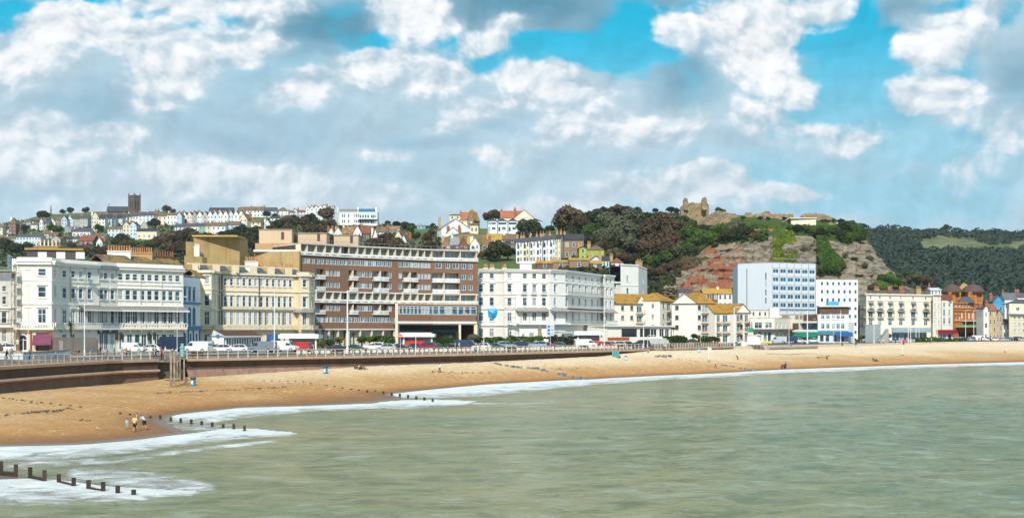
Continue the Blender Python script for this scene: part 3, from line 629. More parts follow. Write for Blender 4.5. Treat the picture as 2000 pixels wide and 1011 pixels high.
class Bld:
 def __init__(s,name,label,cat,at,group=None):
  s.loc=Vector((at[0],at[1],at[2] if len(at)>2 else ZP));s.e=thing(name,label,cat,s.loc,0,group);s.wins=[];s.parts={}
 def mb(s,name,mats):
  if name not in s.parts:s.parts[name]=(MB(),mats if isinstance(mats,(list,tuple)) else[mats])
  return s.parts[name][0]
 def one(s,name,m,mats,label=None,parent=None):
  o=m.build(name,mats,parent or s.e,s.loc)
  if label:o['label']=label
  return o
 def done(s):
  for n,(m,ms) in s.parts.items():
   if not m.f:continue
   if n in SPLIT:
    for q in pieces(m)[:100]:s.one(n,q,ms)
   else:s.one(n,m,ms)
  s.wins.sort(key=lambda q:-q[4])
  extra=s.wins[100:] if len(s.wins)>100 else[]
  for(p,rz,me,g,a) in s.wins[:100]:
   o=bpy.data.objects.new('window',me);C.objects.link(o);o.parent=s.e;o.location=p-s.loc;o.rotation_euler=(0,0,rz)
   q=bpy.data.objects.new('pane',g);C.objects.link(q);q.parent=o
  if extra:
   m=MB();mats=[]
   for(p,rz,me,g,a) in extra:
    T=Matrix.Translation(p)@Matrix.Rotation(rz,4,'Z')
    for d in(me,g):
     i=len(m.v);m.v+=[tuple(T@v.co) for v in d.vertices]
     for f in d.polygons:
      mt=d.materials[f.material_index]
      if mt not in mats:mats.append(mt)
      m.f.append(tuple(i+k for k in f.vertices));m.m.append(mats.index(mt))
   o=s.one('window',m,mats);o['kind']='stuff';o['label']='remaining smaller windows of the building'
  return s.e
class Fac:
 """one plane of wall from p0 to p1 (left to right seen from outside)"""
 def __init__(s,b,p0,p1,z0,z1,wm,mi=None,depth=.22):
  s.b=b;s.p0=Vector(p0[:2]);s.p1=Vector(p1[:2]);s.z0,s.z1=z0,z1;s.wm=wm;s.depth=depth
  d=s.p1-s.p0;s.L=d.length;s.d=d/s.L;s.n=Vector((s.d.y,-s.d.x));s.rz=math.atan2(s.d.y,s.d.x);s.rects=[]
 def t(s,u):
  k=(u-1000)/F;den=s.d.x-k*s.d.y
  return(k*s.p0.y-s.p0.x)/den
 def pt(s,t,z,o=0):
  q=s.p0+s.d*t+s.n*o;return Vector((q.x,q.y,z))
 def z(s,v,u):
  Y=(s.p0+s.d*s.t(u)).y;return H-(v-VH)/F*Y
 def win(s,t,w,z0,z1,kind='sash',fm=None,gm=None,hood=0,sill=True,trim='moulding',tm=None):
  t0,t1=t-w/2,t+w/2
  if t0<.05 or t1>s.L-.05:return
  s.rects.append((t0,t1,z0,z1,s.depth))
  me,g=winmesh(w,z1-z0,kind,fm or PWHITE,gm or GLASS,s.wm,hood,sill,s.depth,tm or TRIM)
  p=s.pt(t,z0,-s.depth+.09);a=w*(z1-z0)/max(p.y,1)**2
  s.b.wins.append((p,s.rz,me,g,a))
 def wins(s,us,w,z0,z1,**k):
  for u in us:s.win(s.t(u),w,z0,z1,**k)
 def hole(s,t0,t1,z0,z1,depth):s.rects.append((max(t0,.02),min(t1,s.L-.02),z0,z1,depth))
 def box(s,m,t0,t1,z0,z1,o0,o1,mi=0):
  c=s.pt((t0+t1)/2,(z0+z1)/2,(o0+o1)/2);m.box(c,(abs(t1-t0),abs(o1-o0),z1-z0),s.rz,mi)
 def band(s,m,z0,z1,o=.2,e=.0,mi=0):s.box(m,-e,s.L+e,z0,z1,.003,o,mi)
 def quad(s,m,t0,t1,z0,z1,o=0,mi=0):m.face([s.pt(t0,z0,o),s.pt(t1,z0,o),s.pt(t1,z1,o),s.pt(t0,z1,o)],mi)
 def build(s,name='wall',mat=None,mi=0,rev=None,m=None):
  m=m or s.b.mb(name,mat or s.wm)
  xs=sorted({0.,s.L,*[r[0] for r in s.rects],*[r[1] for r in s.rects]});zs=sorted({s.z0,s.z1,*[r[2] for r in s.rects],*[r[3] for r in s.rects]})
  for i in range(len(xs)-1):
   if xs[i+1]-xs[i]<1e-5:continue
   cx=(xs[i]+xs[i+1])/2;run=None
   for j in range(len(zs)-1):
    cz=(zs[j]+zs[j+1])/2
    solid=s.z0<cz<s.z1 and not any(r[0]<cx<r[1] and r[2]<cz<r[3] for r in s.rects)
    if solid and run is None:run=zs[j]
    if run is not None and(not solid):s.quad(m,xs[i],xs[i+1],run,zs[j],0,mi);run=None
   if run is not None:s.quad(m,xs[i],xs[i+1],run,zs[-1] if zs[-1]<=s.z1 else s.z1,0,mi)
  for(a,b,c,d,dp) in s.rects:
   P4=lambda t,z,o:s.pt(t,z,o)
   m.face([P4(a,c,0),P4(a,d,0),P4(a,d,-dp),P4(a,c,-dp)],mi);m.face([P4(b,c,0),P4(b,c,-dp),P4(b,d,-dp),P4(b,d,0)],mi)
   m.face([P4(a,c,0),P4(a,c,-dp),P4(b,c,-dp),P4(b,c,0)],mi);m.face([P4(a,d,0),P4(b,d,0),P4(b,d,-dp),P4(a,d,-dp)],mi)
  return s
def chimney(b,p,w,d,z0,z1,rz=0,mat=None,pots=5,pm=None,name='chimney',parent=None):
 """stack with capping and a row of clay pots"""
 m=MB();m.box((p[0],p[1],(z0+z1)/2),(w,d,z1-z0),rz);m.box((p[0],p[1],z1+.09),(w+.25,d+.25,.18),rz)
 o=b.one(name,m,mat or BRICK)
 if pots:
  m=MB();cs,sn=math.cos(rz),math.sin(rz)
  for i in range(pots):
   x=-w/2+w*(i+.5)/pots;m.lathe((p[0]+x*cs,p[1]+x*sn,z1+.18),[(.17,0),(.15,.2),(.13,.6),(.17,.65),(.17,.72)] if parent is None and name=='chimney' and z1-z0>3.2 and pots<4 else[(.17,0),(.15,.3),(.13,.95),(.17,1.0),(.17,1.1)],6)
  q=b.one('chimney_pots',m,pm or POT,parent=o)
 return o
def flatroof(b,pts,z,mat=None,name='roof',th=.25):
 m=MB();m.prism([(p[0],p[1]) for p in pts],z-th,z);return b.one(name,m,mat or plain((.25,.24,.23),.9))
def pitched(b,c,w,d,rz,ze,zr,mat,kind='side',over=.3,name='roof',wallm=None,walls=None):
 """roof over a w x d footprint: side = ridge along the width, gable = ridge along the depth, hip"""
 m=MB();cs,sn=math.cos(rz),math.sin(rz)
 T=lambda x,y,z:(c[0]+x*cs-y*sn,c[1]+x*sn+y*cs,z)
 X,Y=w/2+over,d/2+over;th=.22
 for dz in(0,):
  if kind=='side':
   m.face([T(-X,-Y,ze),T(X,-Y,ze),T(X,0,zr),T(-X,0,zr)]);m.face([T(X,Y,ze),T(-X,Y,ze),T(-X,0,zr),T(X,0,zr)])
   m.face([T(-X,-Y,ze-th),T(-X,0,zr-th),T(X,0,zr-th),T(X,-Y,ze-th)]);m.face([T(X,Y,ze-th),T(X,0,zr-th),T(-X,0,zr-th),T(-X,Y,ze-th)])
   m.face([T(-X,-Y,ze-th),T(X,-Y,ze-th),T(X,-Y,ze),T(-X,-Y,ze)])
   for q in(-X,X):
    m.face([T(q,-Y,ze-th),T(q,-Y,ze),T(q,0,zr),T(q,0,zr-th)]);m.face([T(q,Y,ze-th),T(q,0,zr-th),T(q,0,zr),T(q,Y,ze)])
   if walls is not None:
    for q in(-w/2,w/2):walls.face([T(q,-d/2,ze-.1),T(q,d/2,ze-.1),T(q,0,zr-.15)])
  elif kind=='gable':
   m.face([T(-X,-Y,ze),T(0,-Y,zr),T(0,Y,zr),T(-X,Y,ze)]);m.face([T(X,-Y,ze),T(X,Y,ze),T(0,Y,zr),T(0,-Y,zr)])
   m.face([T(-X,-Y,ze-th),T(-X,Y,ze-th),T(0,Y,zr-th),T(0,-Y,zr-th)]);m.face([T(X,-Y,ze-th),T(0,-Y,zr-th),T(0,Y,zr-th),T(X,Y,ze-th)])
   for q in(-Y,Y):
    m.face([T(-X,q,ze-th),T(0,q,zr-th),T(0,q,zr),T(-X,q,ze)]);m.face([T(X,q,ze-th),T(X,q,ze),T(0,q,zr),T(0,q,zr-th)])
   for q in(-X,X):m.face([T(q,-Y,ze-th),T(q,Y,ze-th),T(q,Y,ze),T(q,-Y,ze)])
   if walls is not None:
    for q in(-d/2,d/2):walls.face([T(-w/2,q,ze-.1),T(w/2,q,ze-.1),T(0,q,zr-.15)])
  else:
   r=max(0,w/2-d/2) if w>d else 0;r2=max(0,d/2-w/2) if d>w else 0
   A=[T(-X,-Y,ze),T(X,-Y,ze),T(X,Y,ze),T(-X,Y,ze)]
   if w>=d:a,q=T(-r,0,zr),T(r,0,zr);m.face([A[0],A[1],q,a]);m.face([A[1],A[2],q]);m.face([A[2],A[3],a,q]);m.face([A[3],A[0],a])
   else:a,q=T(0,-r2,zr),T(0,r2,zr);m.face([A[0],A[1],a]);m.face([A[1],A[2],q,a]);m.face([A[2],A[3],q]);m.face([A[3],A[0],a,q])
   m.face([T(-X,-Y,ze),T(-X,Y,ze),T(X,Y,ze),T(X,-Y,ze)])
 return b.one(name,m,mat)
def railing(f,m,t0,t1,z,h=1.0,o=.6,n=None,bars=True):
 """thin iron railing along a facade, bars modelled"""
 f.box(m,t0,t1,z+h-.06,z+h,o-.03,o+.03);f.box(m,t0,t1,z+.08,z+.13,o-.02,o+.02)
 k=n or max(2,int((t1-t0)/.28))
 for i in range(k+1):
  t=t0+(t1-t0)*i/k;f.box(m,t-.022,t+.022,z,z+h-.06,o-.022,o+.022)
def balustrade(f,m,t0,t1,z,h=1.0,o=.9,step=.42):
 f.box(m,t0,t1,z+h-.16,z+h,o-.16,o+.1);f.box(m,t0,t1,z,z+.14,o-.14,o+.08)
 k=max(2,int((t1-t0)/step))
 for i in range(k+1):
  t=t0+(t1-t0)*i/k;w=.2 if i%7==0 else.08;f.box(m,t-w,t+w,z+.14,z+h-.16,o-.12,o+.06)
def shell(b,pts,z0,z1,mat,name='wall',m=None):
 """blank walls along the open polyline pts"""
 m=m or b.mb(name,mat)
 for a,c in zip(pts[:-1],pts[1:]):m.face([(a[0],a[1],z0),(c[0],c[1],z0),(c[0],c[1],z1),(a[0],a[1],z1)])
HN={}
def house(name,label,cat,u0,u1,vb,ve,vr,wm,rm,roof='side',nx=3,ny=2,rz=0,Y=None,depth=8,chim=1,group=None,gm=None,bay=False,fm=None,drop=2.5,pots=3,cm=None,kind='sash',ymin=430,band=None):
 """a small house seen at u0..u1, ground vb, eaves ve, ridge vr"""
 um=(u0+u1)/2
 if Y is None:Y,zg=hit(um,vb,None,ymin)
 k=F/Y;w=(u1-u0)/k;zb,ze,zr=H-(vb-VH)/k,H-(ve-VH)/k,H-(vr-VH)/k
 x=(um-1000)/k;c=Vector((x,Y+depth/2*math.cos(rz),zb))
 if rz:w=max(2.5,(w-abs(math.sin(rz))*depth)/math.cos(rz))
 b=Bld(name,label,cat,(x,Y,zb),group)
 cs,sn=math.cos(rz),math.sin(rz)
 T=lambda X,Yy:(c.x+X*cs-Yy*sn,c.y+X*sn+Yy*cs)
 A=[T(-w/2,-depth/2),T(w/2,-depth/2),T(w/2,depth/2),T(-w/2,depth/2)]
 f=Fac(b,A[0],A[1],zb-drop,ze,wm,depth=.12)
 hh=(ze-zb)/ny;ww=min(1.25,w/nx*.5);wh=min(1.75,hh*.58)
 for j in range(ny):
  for i in range(nx):
   f.win(w*(i+.5)/nx,ww,zb+hh*j+hh*.27,zb+hh*j+hh*.27+wh,kind=kind,gm=gm,fm=fm,sill=False)
 f.build()
 g=Fac(b,A[3],A[0],zb-drop,ze,wm,depth=.12);g.win(depth*.5,1,zb+hh*(ny-1)+hh*.3,zb+hh*(ny-1)+hh*.3+min(1.5,hh*.5),gm=gm,sill=False) if depth>6 and nx<5 and rz<-.1 else None;g.build()
 h2=Fac(b,A[1],A[2],zb-drop,ze,wm,depth=.12)
 if rz>.1:h2.win(depth*.35,1,zb+hh*.3,zb+hh*.3+wh,gm=gm,sill=False);h2.win(depth*.65,1,zb+hh*(ny-1)+hh*.3,zb+hh*(ny-1)+hh*.3+wh*.9,gm=gm,sill=False)
 h2.build();shell(b,[A[2],A[3]],zb-drop,ze,wm)
 if band:f.band(b.mb('moulding',TRIM),zb+hh*band-.12,zb+hh*band+.12,.12)
 pitched(b,c,w,depth,rz,ze,zr,rm,roof,walls=b.mb('wall',wm))
 if bay:
  m=MB();bw=w*.42;q=T(-w*.18,-depth/2-.5);bh=(ze-zb)*.85
  m.box((q[0],q[1],zb+bh/2),(bw,1.0,bh),rz);o=b.one('bay_window',m,wm)
  m=MB()
  for j in range(ny):q2=T(-w*.18,-depth/2-1.02);m.box((q2[0],q2[1],zb+hh*j*.9+hh*.5),(bw*.7,.06,wh),rz)
  b.one('pane',m,gm or GLASS,parent=o)
 for i in range(chim):
  e=(-1 if i==0 else 1)*(w/2-.5);q=T(e,0 if roof!='gable' else depth*.1)
  chimney(b,q,1.3,.8,ze-.2,zr+.5+.3*i,rz+PI/2 if roof=='side' else rz,cm or BRICK,pots)
 return b.done()
# ------------------------------------------------------------------ sea-front buildings
def zof(v,s):return H-(v-VH)/s
# --- white corner terrace on the left
b=Bld('corner_terrace','white stucco corner terrace with maroon shop blind and long balcony canopy','building',XS(150,10.7))
W=wall((.80,.77,.69));W2=wall((.72,.68,.60));SLB=wall((.20,.255,.30),.25);PALE=wall((.70,.68,.60));MINT=wall((.70,.71,.60))
c0,c1,c2,c3=XS(33,11.2),XS(101,11.15),XS(118,10.9),XS(118.5,10.88)
c4,c5,c6=XS(192,10.5),XS(228,10.3),XS(358,9.9)
cor=b.mb('cornice',TRIM);bal=b.mb('balcony',[TRIM,wall((.74,.66,.50))])
ROW=[(19.15,20.45,0),(15.4,17.3,1),(10.75,13.3,1)]
def std(f,us,w=1.08,rows=ROW,kinds=('sash','sash','cross'),hood=True,fm=None):
 for(a,c,h),k in zip(rows,kinds):f.wins(us,w,a,c,kind=k,hood=h if hood else 0,fm=fm)
def fin(f,wm=None,top=22.3,par=.9,z=True):
 f.band(cor,21.15,21.6,.55);f.band(cor,21.6,21.85,.75);f.band(cor,18.25,18.45,.14);f.band(cor,14.2,14.45,.18);f.build(mat=wm)
ZT=22.4
f=Fac(b,c0,c1,ZP,ZT,W);std(f,[82],1.35)
for a,c in((20.2,20.35),(17.5,17.65),(13.6,13.8)):f.box(cor,f.t(48),f.t(60),a,c,.003,.12)
f.hole(f.t(38),f.t(52),6.2,9.0,.5);f.hole(f.t(70),f.t(99),ZP+.5,8.5,.5);fin(f,W)
sf=b.mb('shop_front',[CREAM,BRICK,plain((.05,.05,.055),.2,spec=.7)])
f.box(sf,0,f.L,9.35,9.75,.003,.35);f.quad(sf,f.t(38),f.t(52),6.2,9,-.48,2);f.quad(sf,f.t(70),f.t(99),ZP+.5,8.5,-.48,2)
for u,k in((34.5,0),(62,1),(65,1),(67,0),(100,1)):f.box(sf,f.t(u)-.3,f.t(u)+.3,ZP,9.3,.003,.3,k)
r0=f.t(45);m=MB()
for i in range(9):
 t=PI*i/8;f.box(m,r0-.72*math.cos(t)-.1,r0-.72*math.cos(t)+.1,8.0+.8*math.sin(t),8.25+.8*math.sin(t),.003,.12)
for q in(-.68,0,.68):f.box(m,r0+q-.06,r0+q+.06,6.2,8.2,-.3,-.2)
f.box(m,r0-.7,r0+.7,7.9,8.0,-.3,-.2);b.one('arched_window',m,PWHITE)
m=MB();A=[f.pt(f.t(65),9.15,.1),f.pt(f.t(101.5),9.15,.1),f.pt(f.t(101.5),7.35,1.3),f.pt(f.t(65),7.35,1.3)]
m.face(A);m.face([A[3],A[2],A[2]-Vector((0,0,.3)),A[3]-Vector((0,0,.3))]);m.face([q-Vector((0,0,.06)) for q in A[::-1]])
o=b.one('awning',m,plain((.20,.055,.10),.8));o['label']='maroon shop awning'
balustrade(f,bal,f.t(28),f.L+.4,10.0,1.0,.9);f.box(bal,f.t(28),f.L+.5,9.75,10.0,.003,1.0,1)
side=Fac(b,XS(30,10.6),c0,ZP,ZT,W);side.build();side.band(cor,21.15,21.6,.55)
f=Fac(b,c1,c2,ZP,ZT,W);std(f,[107.6],1.1);balustrade(f,bal,0,f.L,10,1,.7);f.box(bal,0,f.L,9.75,10,.003,.8,1);fin(f,W)
f=Fac(b,c2,c4,ZP,ZT,W2,depth=.12);std(f,[125.5,142.5,157.5,174.5]);balustrade(f,bal,0,f.L,10,1,.9);f.box(bal,0,f.L,9.75,10,.003,1.0,1)
f.wins([125,142],1.2,6.6,9.0,kind='case',sill=False);fin(f,W2);CA=f
g=Fac(b,c4,c5,ZP,ZT,SLB,depth=.12);std(g,[198,206,219.5]);g.wins([198,207,219],1.2,6.0,9.0,kind='case',sill=False);balustrade(g,b.mb('parapet',wall((.42,.46,.48),.2)),0,g.L,10,1,.9);g.box(bal,0,g.L,9.75,10,.003,1.0);g.build(mat=SLB);g.band(b.mb('slate_cornice',plain((.24,.29,.33),.8)),21.15,21.7,.6)
dk=b.mb('shop_fascia',plain((.10,.13,.17),.7));g.box(dk,-.2,g.L+.1,9.0,9.7,.003,.35)
h=Fac(b,c5,c6,ZP,ZT,PALE,depth=.12);us=[235,249.5,263.5,278,292,305.8,319.8,333,346.5]
std(h,us);h.wins([238,253,281,306,335],1.2,6.0,8.9,kind='case',sill=False);h.wins([268,293,320],1.2,5.7,8.9,kind='plain',gm=plain((.03,.10,.05),.4),sill=False)
balustrade(h,bal,0,h.L+.3,10,1,.9,.6);h.box(bal,0,h.L+.3,9.75,10,.003,1.0,1);fin(h,PALE)
pipe=b.mb('drainpipe',plain((.55,.53,.48),.6))
for q,us_ in((CA,(137,166)),(h,(275,316)),(g,(192.6,227))):
 for u in us_:q.box(pipe,q.t(u)-.06,q.t(u)+.06,10,21.1,.01,.14)
cb=b.mb('balcony_bracket',TRIM)
for q in(CA,g,h):
 k=int(q.L/2.2)
 for i in range(k+1):q.box(cb,q.L*i/max(k,1)-.1,q.L*i/max(k,1)+.1,9.35,9.75,.003,.75)
cp=b.mb('canopy',[rooft((.30,.27,.24)),PWHITE]);po=b.mb('canopy_post',DARK)
for q,t0 in((CA,CA.t(153)),(g,0),(h,0)):
 e=q.L+(.5 if q is h else 0)
 A=[q.pt(t0,14.15,.02),q.pt(e,14.15,.02),q.pt(e,13.45,1.5),q.pt(t0,13.45,1.5)]
 cp.face(A);cp.face([x-Vector((0,0,.08)) for x in A[::-1]]);q.box(cp,t0,e,13.2,13.45,1.44,1.54,1)
 n=max(2,int((e-t0)/2.3))
 for i in range(n+1):t=t0+(e-t0)*i/n;q.box(po,t-.05,t+.05,11.0,13.3,1.0,1.1)
bk=[c6+Vector((-9,7)),XS(30,10.6)+Vector((1.5,14))];shell(b,[c6,bk[0],bk[1],XS(30,10.6)],ZP,ZT,TAN)
flatroof(b,[XS(30,10.6),c0,c1,c2,c4,c5,c6,bk[0],bk[1]],ZT-.6,SLATE)
ux=(c6-c2).normalized();rzt=math.atan2(ux.y,ux.x)
m=MB();p=XS(100,10.7);m.box((p.x,p.y+2,23.2),(9.5,3.5,2.0),.25)
o=b.one('attic',m,plain((.10,.09,.085),.8));m=MB()
for u in(82,118,156):
 q=XS(u,10.86);m.box((q.x,q.y+.2,23.1),(1.5,.2,1.2),.25)
[b.one('attic_window',q,PWHITE,parent=o) for q in pieces(m)];m=MB();m.box((p.x,p.y+2,24.45),(10.2,4.2,.4),.25);b.one('attic_roof',m,rooft((.16,.12,.08),(.42,.26,.06),.8),parent=o)
for(u,s,wd,v0,n,mt,pm) in((80,10.6,4.2,480,6,TAN,POTW),(100,10.5,1.6,480,3,BRICK,POT),(224,10.1,4.4,490,9,WHITE,POT),(268,9.9,4.3,494,10,TAN,POT),(313,9.7,4.0,501,8,plain((.10,.06,.04),.9),plain((.30,.12,.05),.9))):
 p=XS(u,s);chimney(b,(p.x,p.y+3),wd,.9,21.6,zof(v0,s),.2,mt,n,pm)
for u,s in((210,10.2),(262,9.95),(310,9.75)):
 m=MB();p=XS(u,s);q=Vector((p.x,p.y+2.5));n_=Vector((-ux.y,ux.x))
 pitched(b,(q.x,q.y),7,6,rzt,22.0,24.2,rooft((.13,.11,.095),(.30,.19,.06),.5),'side')
b.done()
sb=Bld('scaffolding','steel pole scaffold with plank lifts on the left end of the white corner terrace','scaffolding',XS(26,11.2))
m=MB();pl=MB();p,q=XS(22,11.3),XS(31,11.3)
for a in(p,q,p+Vector((0,1.5)),q+Vector((0,1.5))):m.tube([(a.x,a.y,ZP),(a.x,a.y,21)],.05,5)
for z in(7.5,9.5,11.5,13.5,15.5,17.5,19.5):
 m.tube([(p.x,p.y,z),(q.x,q.y,z)],.04,4);m.tube([(p.x,p.y,z),(q.x,q.y,z+1.9)],.035,4);pl.box(((p.x+q.x)/2,p.y+.75,z+.05),(1.1,1.4,.08))
sb.one('pole',m,plain((.30,.22,.17),.7));sb.one('plank',pl,plain((.36,.25,.14),.9));sb.done()
b=Bld('white_house','white building cut by the left edge, dark cowl on its roof','building',XS(5,10))
f=Fac(b,XS(-60,10.2),XS(29,10),ZP,19.2,wall((.66,.64,.60)))
for u in(-45,-25,-8,8.5,25):
 f.win(f.t(u),.75,17.2,18.2,'sash');f.win(f.t(u),.75,14.7,16.2);f.win(f.t(u),1.0,11.0,13.2,hood=1);f.win(f.t(u),1.0,7.4,10.0)
f.band(b.mb('cornice',TRIM),10.2,10.7,.9);f.band(b.mb('cornice',TRIM),13.9,14.2,.3);railing(f,b.mb('railing',DARK),0,f.L,10.7,1,.8);f.build()
m=MB();p=XS(-15,9.8);m.box((p.x,p.y+6,20.3),(9,8,2.4));b.one('roof_room',m,plain((.20,.21,.22),.6));m=MB();m.box((p.x,p.y+6,21.6),(9.6,8.6,.25));b.one('roof',m,GREYM)
m=MB();q=XS(8,9.9);m.lathe((q.x,q.y+3,21.7),[(.45,0),(.45,2.4),(.6,2.5),(.1,3.0)],8);b.one('cowl',m,plain((.15,.2,.22),.4));m=MB()
for k in(14.5,18.5):q=XS(k,9.9);m.box((q.x,q.y+3,22.6),(.3,.3,2.6))
b.one('flue',m,PWHITE);b.done()
# --- narrow blue and white house
BLUE=plain((.02,.17,.33),.5);b=Bld('narrow_house','narrow white house with bright blue arched window frames between two large terraces','building',XS(375,9.6))
f=Fac(b,XS(356,9.85),XS(391,9.5),ZP,20.6,wall((.72,.75,.78),.2));
for u in(361,370,378.5):f.win(f.t(u),.85,15.7,17.9,'sash',fm=BLUE,tm=BLUE,trim='blue_surround',hood=1);f.win(f.t(u),.85,10.6,13.9,'arch',fm=BLUE,sill=False)
f.wins([362,372.5,384],.95,6,9,kind='case',fm=BLUE,sill=False)
m=b.mb('blue_surround',BLUE);f.box(m,.2,f.L-.3,14.9,15.3,.003,.3);f.box(m,0,f.L,9.7,10.5,.003,.4)
for u in(361,370,378.5):
 t=f.t(u)
 for i in range(10):a=PI*i/9;f.box(m,t-.55*math.cos(a)-.12,t-.55*math.cos(a)+.12,13.3+.75*math.sin(a),13.55+.75*math.sin(a),.003,.12)
 for q in(-.55,.55):f.box(m,t+q-.1,t+q+.1,10.6,13.4,.003,.12)
for u in(359,367,377,389):f.box(m,f.t(u)-.16,f.t(u)+.16,ZP,9.6,.003,.22)
f.build();flatroof(b,[XS(356,9.85),XS(391,9.5),XS(391,9.0),XS(356,9.3)],20.5,SLATE)
p=XS(374,9.4);pitched(b,(p.x,p.y+1),3.6,6,0,20.6,22.2,rooft((.20,.12,.08),(.36,.2,.05),.5),'gable');b.done()
# --- cream hotel terrace with end bays
b=Bld('cream_terrace','cream stuccoed terrace with projecting end bays, tall sash windows and sloping attic lights','building',XS(500,8.6))
CR=wall((.80,.68,.49),.22);CT=wall((.57,.44,.30),.25)
a0,a1,a2,a3=XS(387,9.05),XS(413,9.05),XS(427,8.85),XS(429,8.8);a4,a5,a6,a7=XS(579,8.4),XS(586,8.45),XS(604,8.4),XS(615,8.25)
cor=b.mb('cornice',plain((.80,.72,.53),.8));bal=b.mb('balcony',plain((.72,.62,.44),.8));RW=[(19.6,21.2),(14.9,17.2),(10.8,13.7)]
ZT=22.6
def cream(f,us,w,mat,hood=1,g=True):
 for(a,c),k in zip(RW,('sash','sash','cross')):f.wins(us,w,a,c,kind=k,hood=hood)
 if g:f.wins(us,w,6.2,8.8,kind='case',sill=False)
 f.band(cor,22.0,22.45,.6);f.band(cor,18.3,18.55,.2);f.band(cor,14.0,14.3,.25);f.band(cor,9.3,9.6,.3);f.build(mat=mat)
side=Fac(b,XS(383,8.6),a0,ZP,ZT+1.2,CR);side.build();side.band(cor,22,22.45,.6)
f=Fac(b,a0,a1,ZP,ZT,CR);cream(f,[404],1.1,CR);f.box(bal,0,f.L,10,10.8,.6,.8);f.box(bal,0,f.L,9.7,10,.003,.9)
f=Fac(b,a1,a2,ZP,ZT,CR);cream(f,[419.5,425],.8,CR);f.box(bal,0,f.L,10,10.8,.6,.8);f.box(bal,0,f.L,9.7,10,.003,.9)
mid=Fac(b,a3,a4,ZP,ZT-.2,CT,depth=.12);cream(mid,[440,452,464.5,476.5,488,499,510.5,522,533.5,545,556,567],.85,CT,1,False)
for f_ in(mid,):f_.box(bal,0,f_.L,10.1,10.8,.75,.9);f_.box(bal,0,f_.L,9.7,10,.003,1.0);f_.box(bal,0,f_.L,14.3,14.9,.5,.62)
mid.wins([452,522,545,560],1.1,6.3,8.9,kind='case',sill=False)
for p_,q_,us_ in((a4,a5,[]),(a5,a6,[595]),(a6,a7,[609.5])):
 f=Fac(b,p_,q_,ZP,ZT+.5,CR);cream(f,us_,1.15,CR);f.box(bal,0,f.L,10,10.8,.7,.9);f.box(bal,0,f.L,9.7,10,.003,1.0)
 f.box(b.mb('canopy',plain((.42,.42,.38),.8)),-.3,f.L+.3,13.75,14.5,.003,1.1)
rp=b.mb('drainpipe',plain((.07,.06,.05),.6))
for u in(433,506):mid.box(rp,mid.t(u)-.09,mid.t(u)+.09,10,21.8,.01,.2)
for u in(518,552):mid.box(rp,mid.t(u)-.06,mid.t(u)+.06,10,13.6,.01,.16)
A=[XS(383,8.6),a0,a1,a2,a3,a4,a5,a6,a7];B=[a7+Vector((-8,9)),XS(383,8.6)+Vector((-6,10))]
flatroof(b,A+B,ZT-.5,plain((.45,.40,.32),.9));shell(b,[a7,B[0],B[1],A[0]],ZP,ZT,TAN)
d=(a4-a3).normalized();n=Vector((-d.y,d.x));rz=math.atan2(d.y,d.x)
m=MB();gl=MB()
L0=Fac(b,a0+n*1.2,a7+n*1.2,0,1,CR)
for i,u in enumerate((398,437,474,509,543,577)):
 t=L0.t(u);q=L0.p0+L0.d*t
 m.box((q.x+n.x*.5-d.x*1.6,q.y+n.y*.5-d.y*1.6,23.3),(.55,2.2,1.7),rz)
 tt=t;P0=lambda a,z,o:L0.pt(a,z,-o)
 gl.face([P0(tt-.9,22.55,0),P0(tt+2.2,22.55,0),P0(tt+2.2,24.0,2.2),P0(tt-.9,24.0,2.2)])
[b.one('attic_pier',q,CREAM) for q in pieces(m)];b.one('attic_slope',gl,rooft((.11,.115,.13)))
m=MB();L0.box(m,0,L0.L*.93,23.95,24.3,-2.6,-2.1);b.one('parapet',m,CREAM)
for(u,s,wd,n_,z) in((483,8.45,3.0,7,25.6),(500,8.4,1.6,4,24.8),(533,8.3,3.4,6,24.5),(556,8.2,2.6,6,24.3)):
 p=XS(u,s);chimney(b,(p.x,p.y+5),wd,.8,22,z,.5,WHITE if u==483 else TAN,n_,POT)
b.done()
b=Bld('conservatory','long glazed white restaurant front with brown hipped roof below the cream terrace','building',XS(470,9.0))
f=Fac(b,XS(437,9.3),XS(510,8.85),ZP,8.4,PWHITE);k=15
for i in range(k):f.win(f.L*(i+.5)/k,f.L/k*.72,6.1,8.0,'plain',sill=False)
f.build();q0,q1=f.p0,f.p1;nn=-f.n*4
m=MB();A=[f.pt(-.3,8.4,.4),f.pt(f.L+.3,8.4,.4),f.pt(f.L+.3,9.7,-3),f.pt(1.2,9.7,-3)];m.face(A);m.face([A[0],A[3],f.pt(-.3,8.4,-3)]);b.one('roof',m,rooft((.13,.07,.05)))
m=MB();m.face([f.pt(-.35,8.42,.45),f.pt(-.35,8.42,-3),f.pt(.9,9.7,-3)]);m.face([f.pt(-.35,8.42,.45),f.pt(.9,9.7,-3),f.pt(-.35,8.42,-3)]);f.box(m,-.3,f.L+.3,8.15,8.45,.35,.45);b.one('fascia',m,PWHITE)
shell(b,[f.p1,f.p1+nn,f.p0+nn,f.p0],ZP,8.4,PWHITE);b.done()
b=Bld('awning','blue dome shaped canvas awning over the cream terrace entrance','awning',XS(534,9))
m=MB();p=XS(534,9);prof=[(1.55,6.9),(1.55,7.3),(1.35,7.9),(.9,8.5),(.35,8.85)]
for i in range(len(prof)-1):
 (r0,z0),(r1,z1)=prof[i],prof[i+1];n_=12
 for k in range(n_):
  A=lambda r,z,k:(p.x+r*math.cos(PI*k/n_),p.y-1.1*r*math.sin(PI*k/n_),z)
  m.face([A(r0,z0,k),A(r1,z1,k),A(r1,z1,k+1),A(r0,z0,k+1)])
b.one('canvas',m,plain((.015,.09,.35),.6));m=MB()
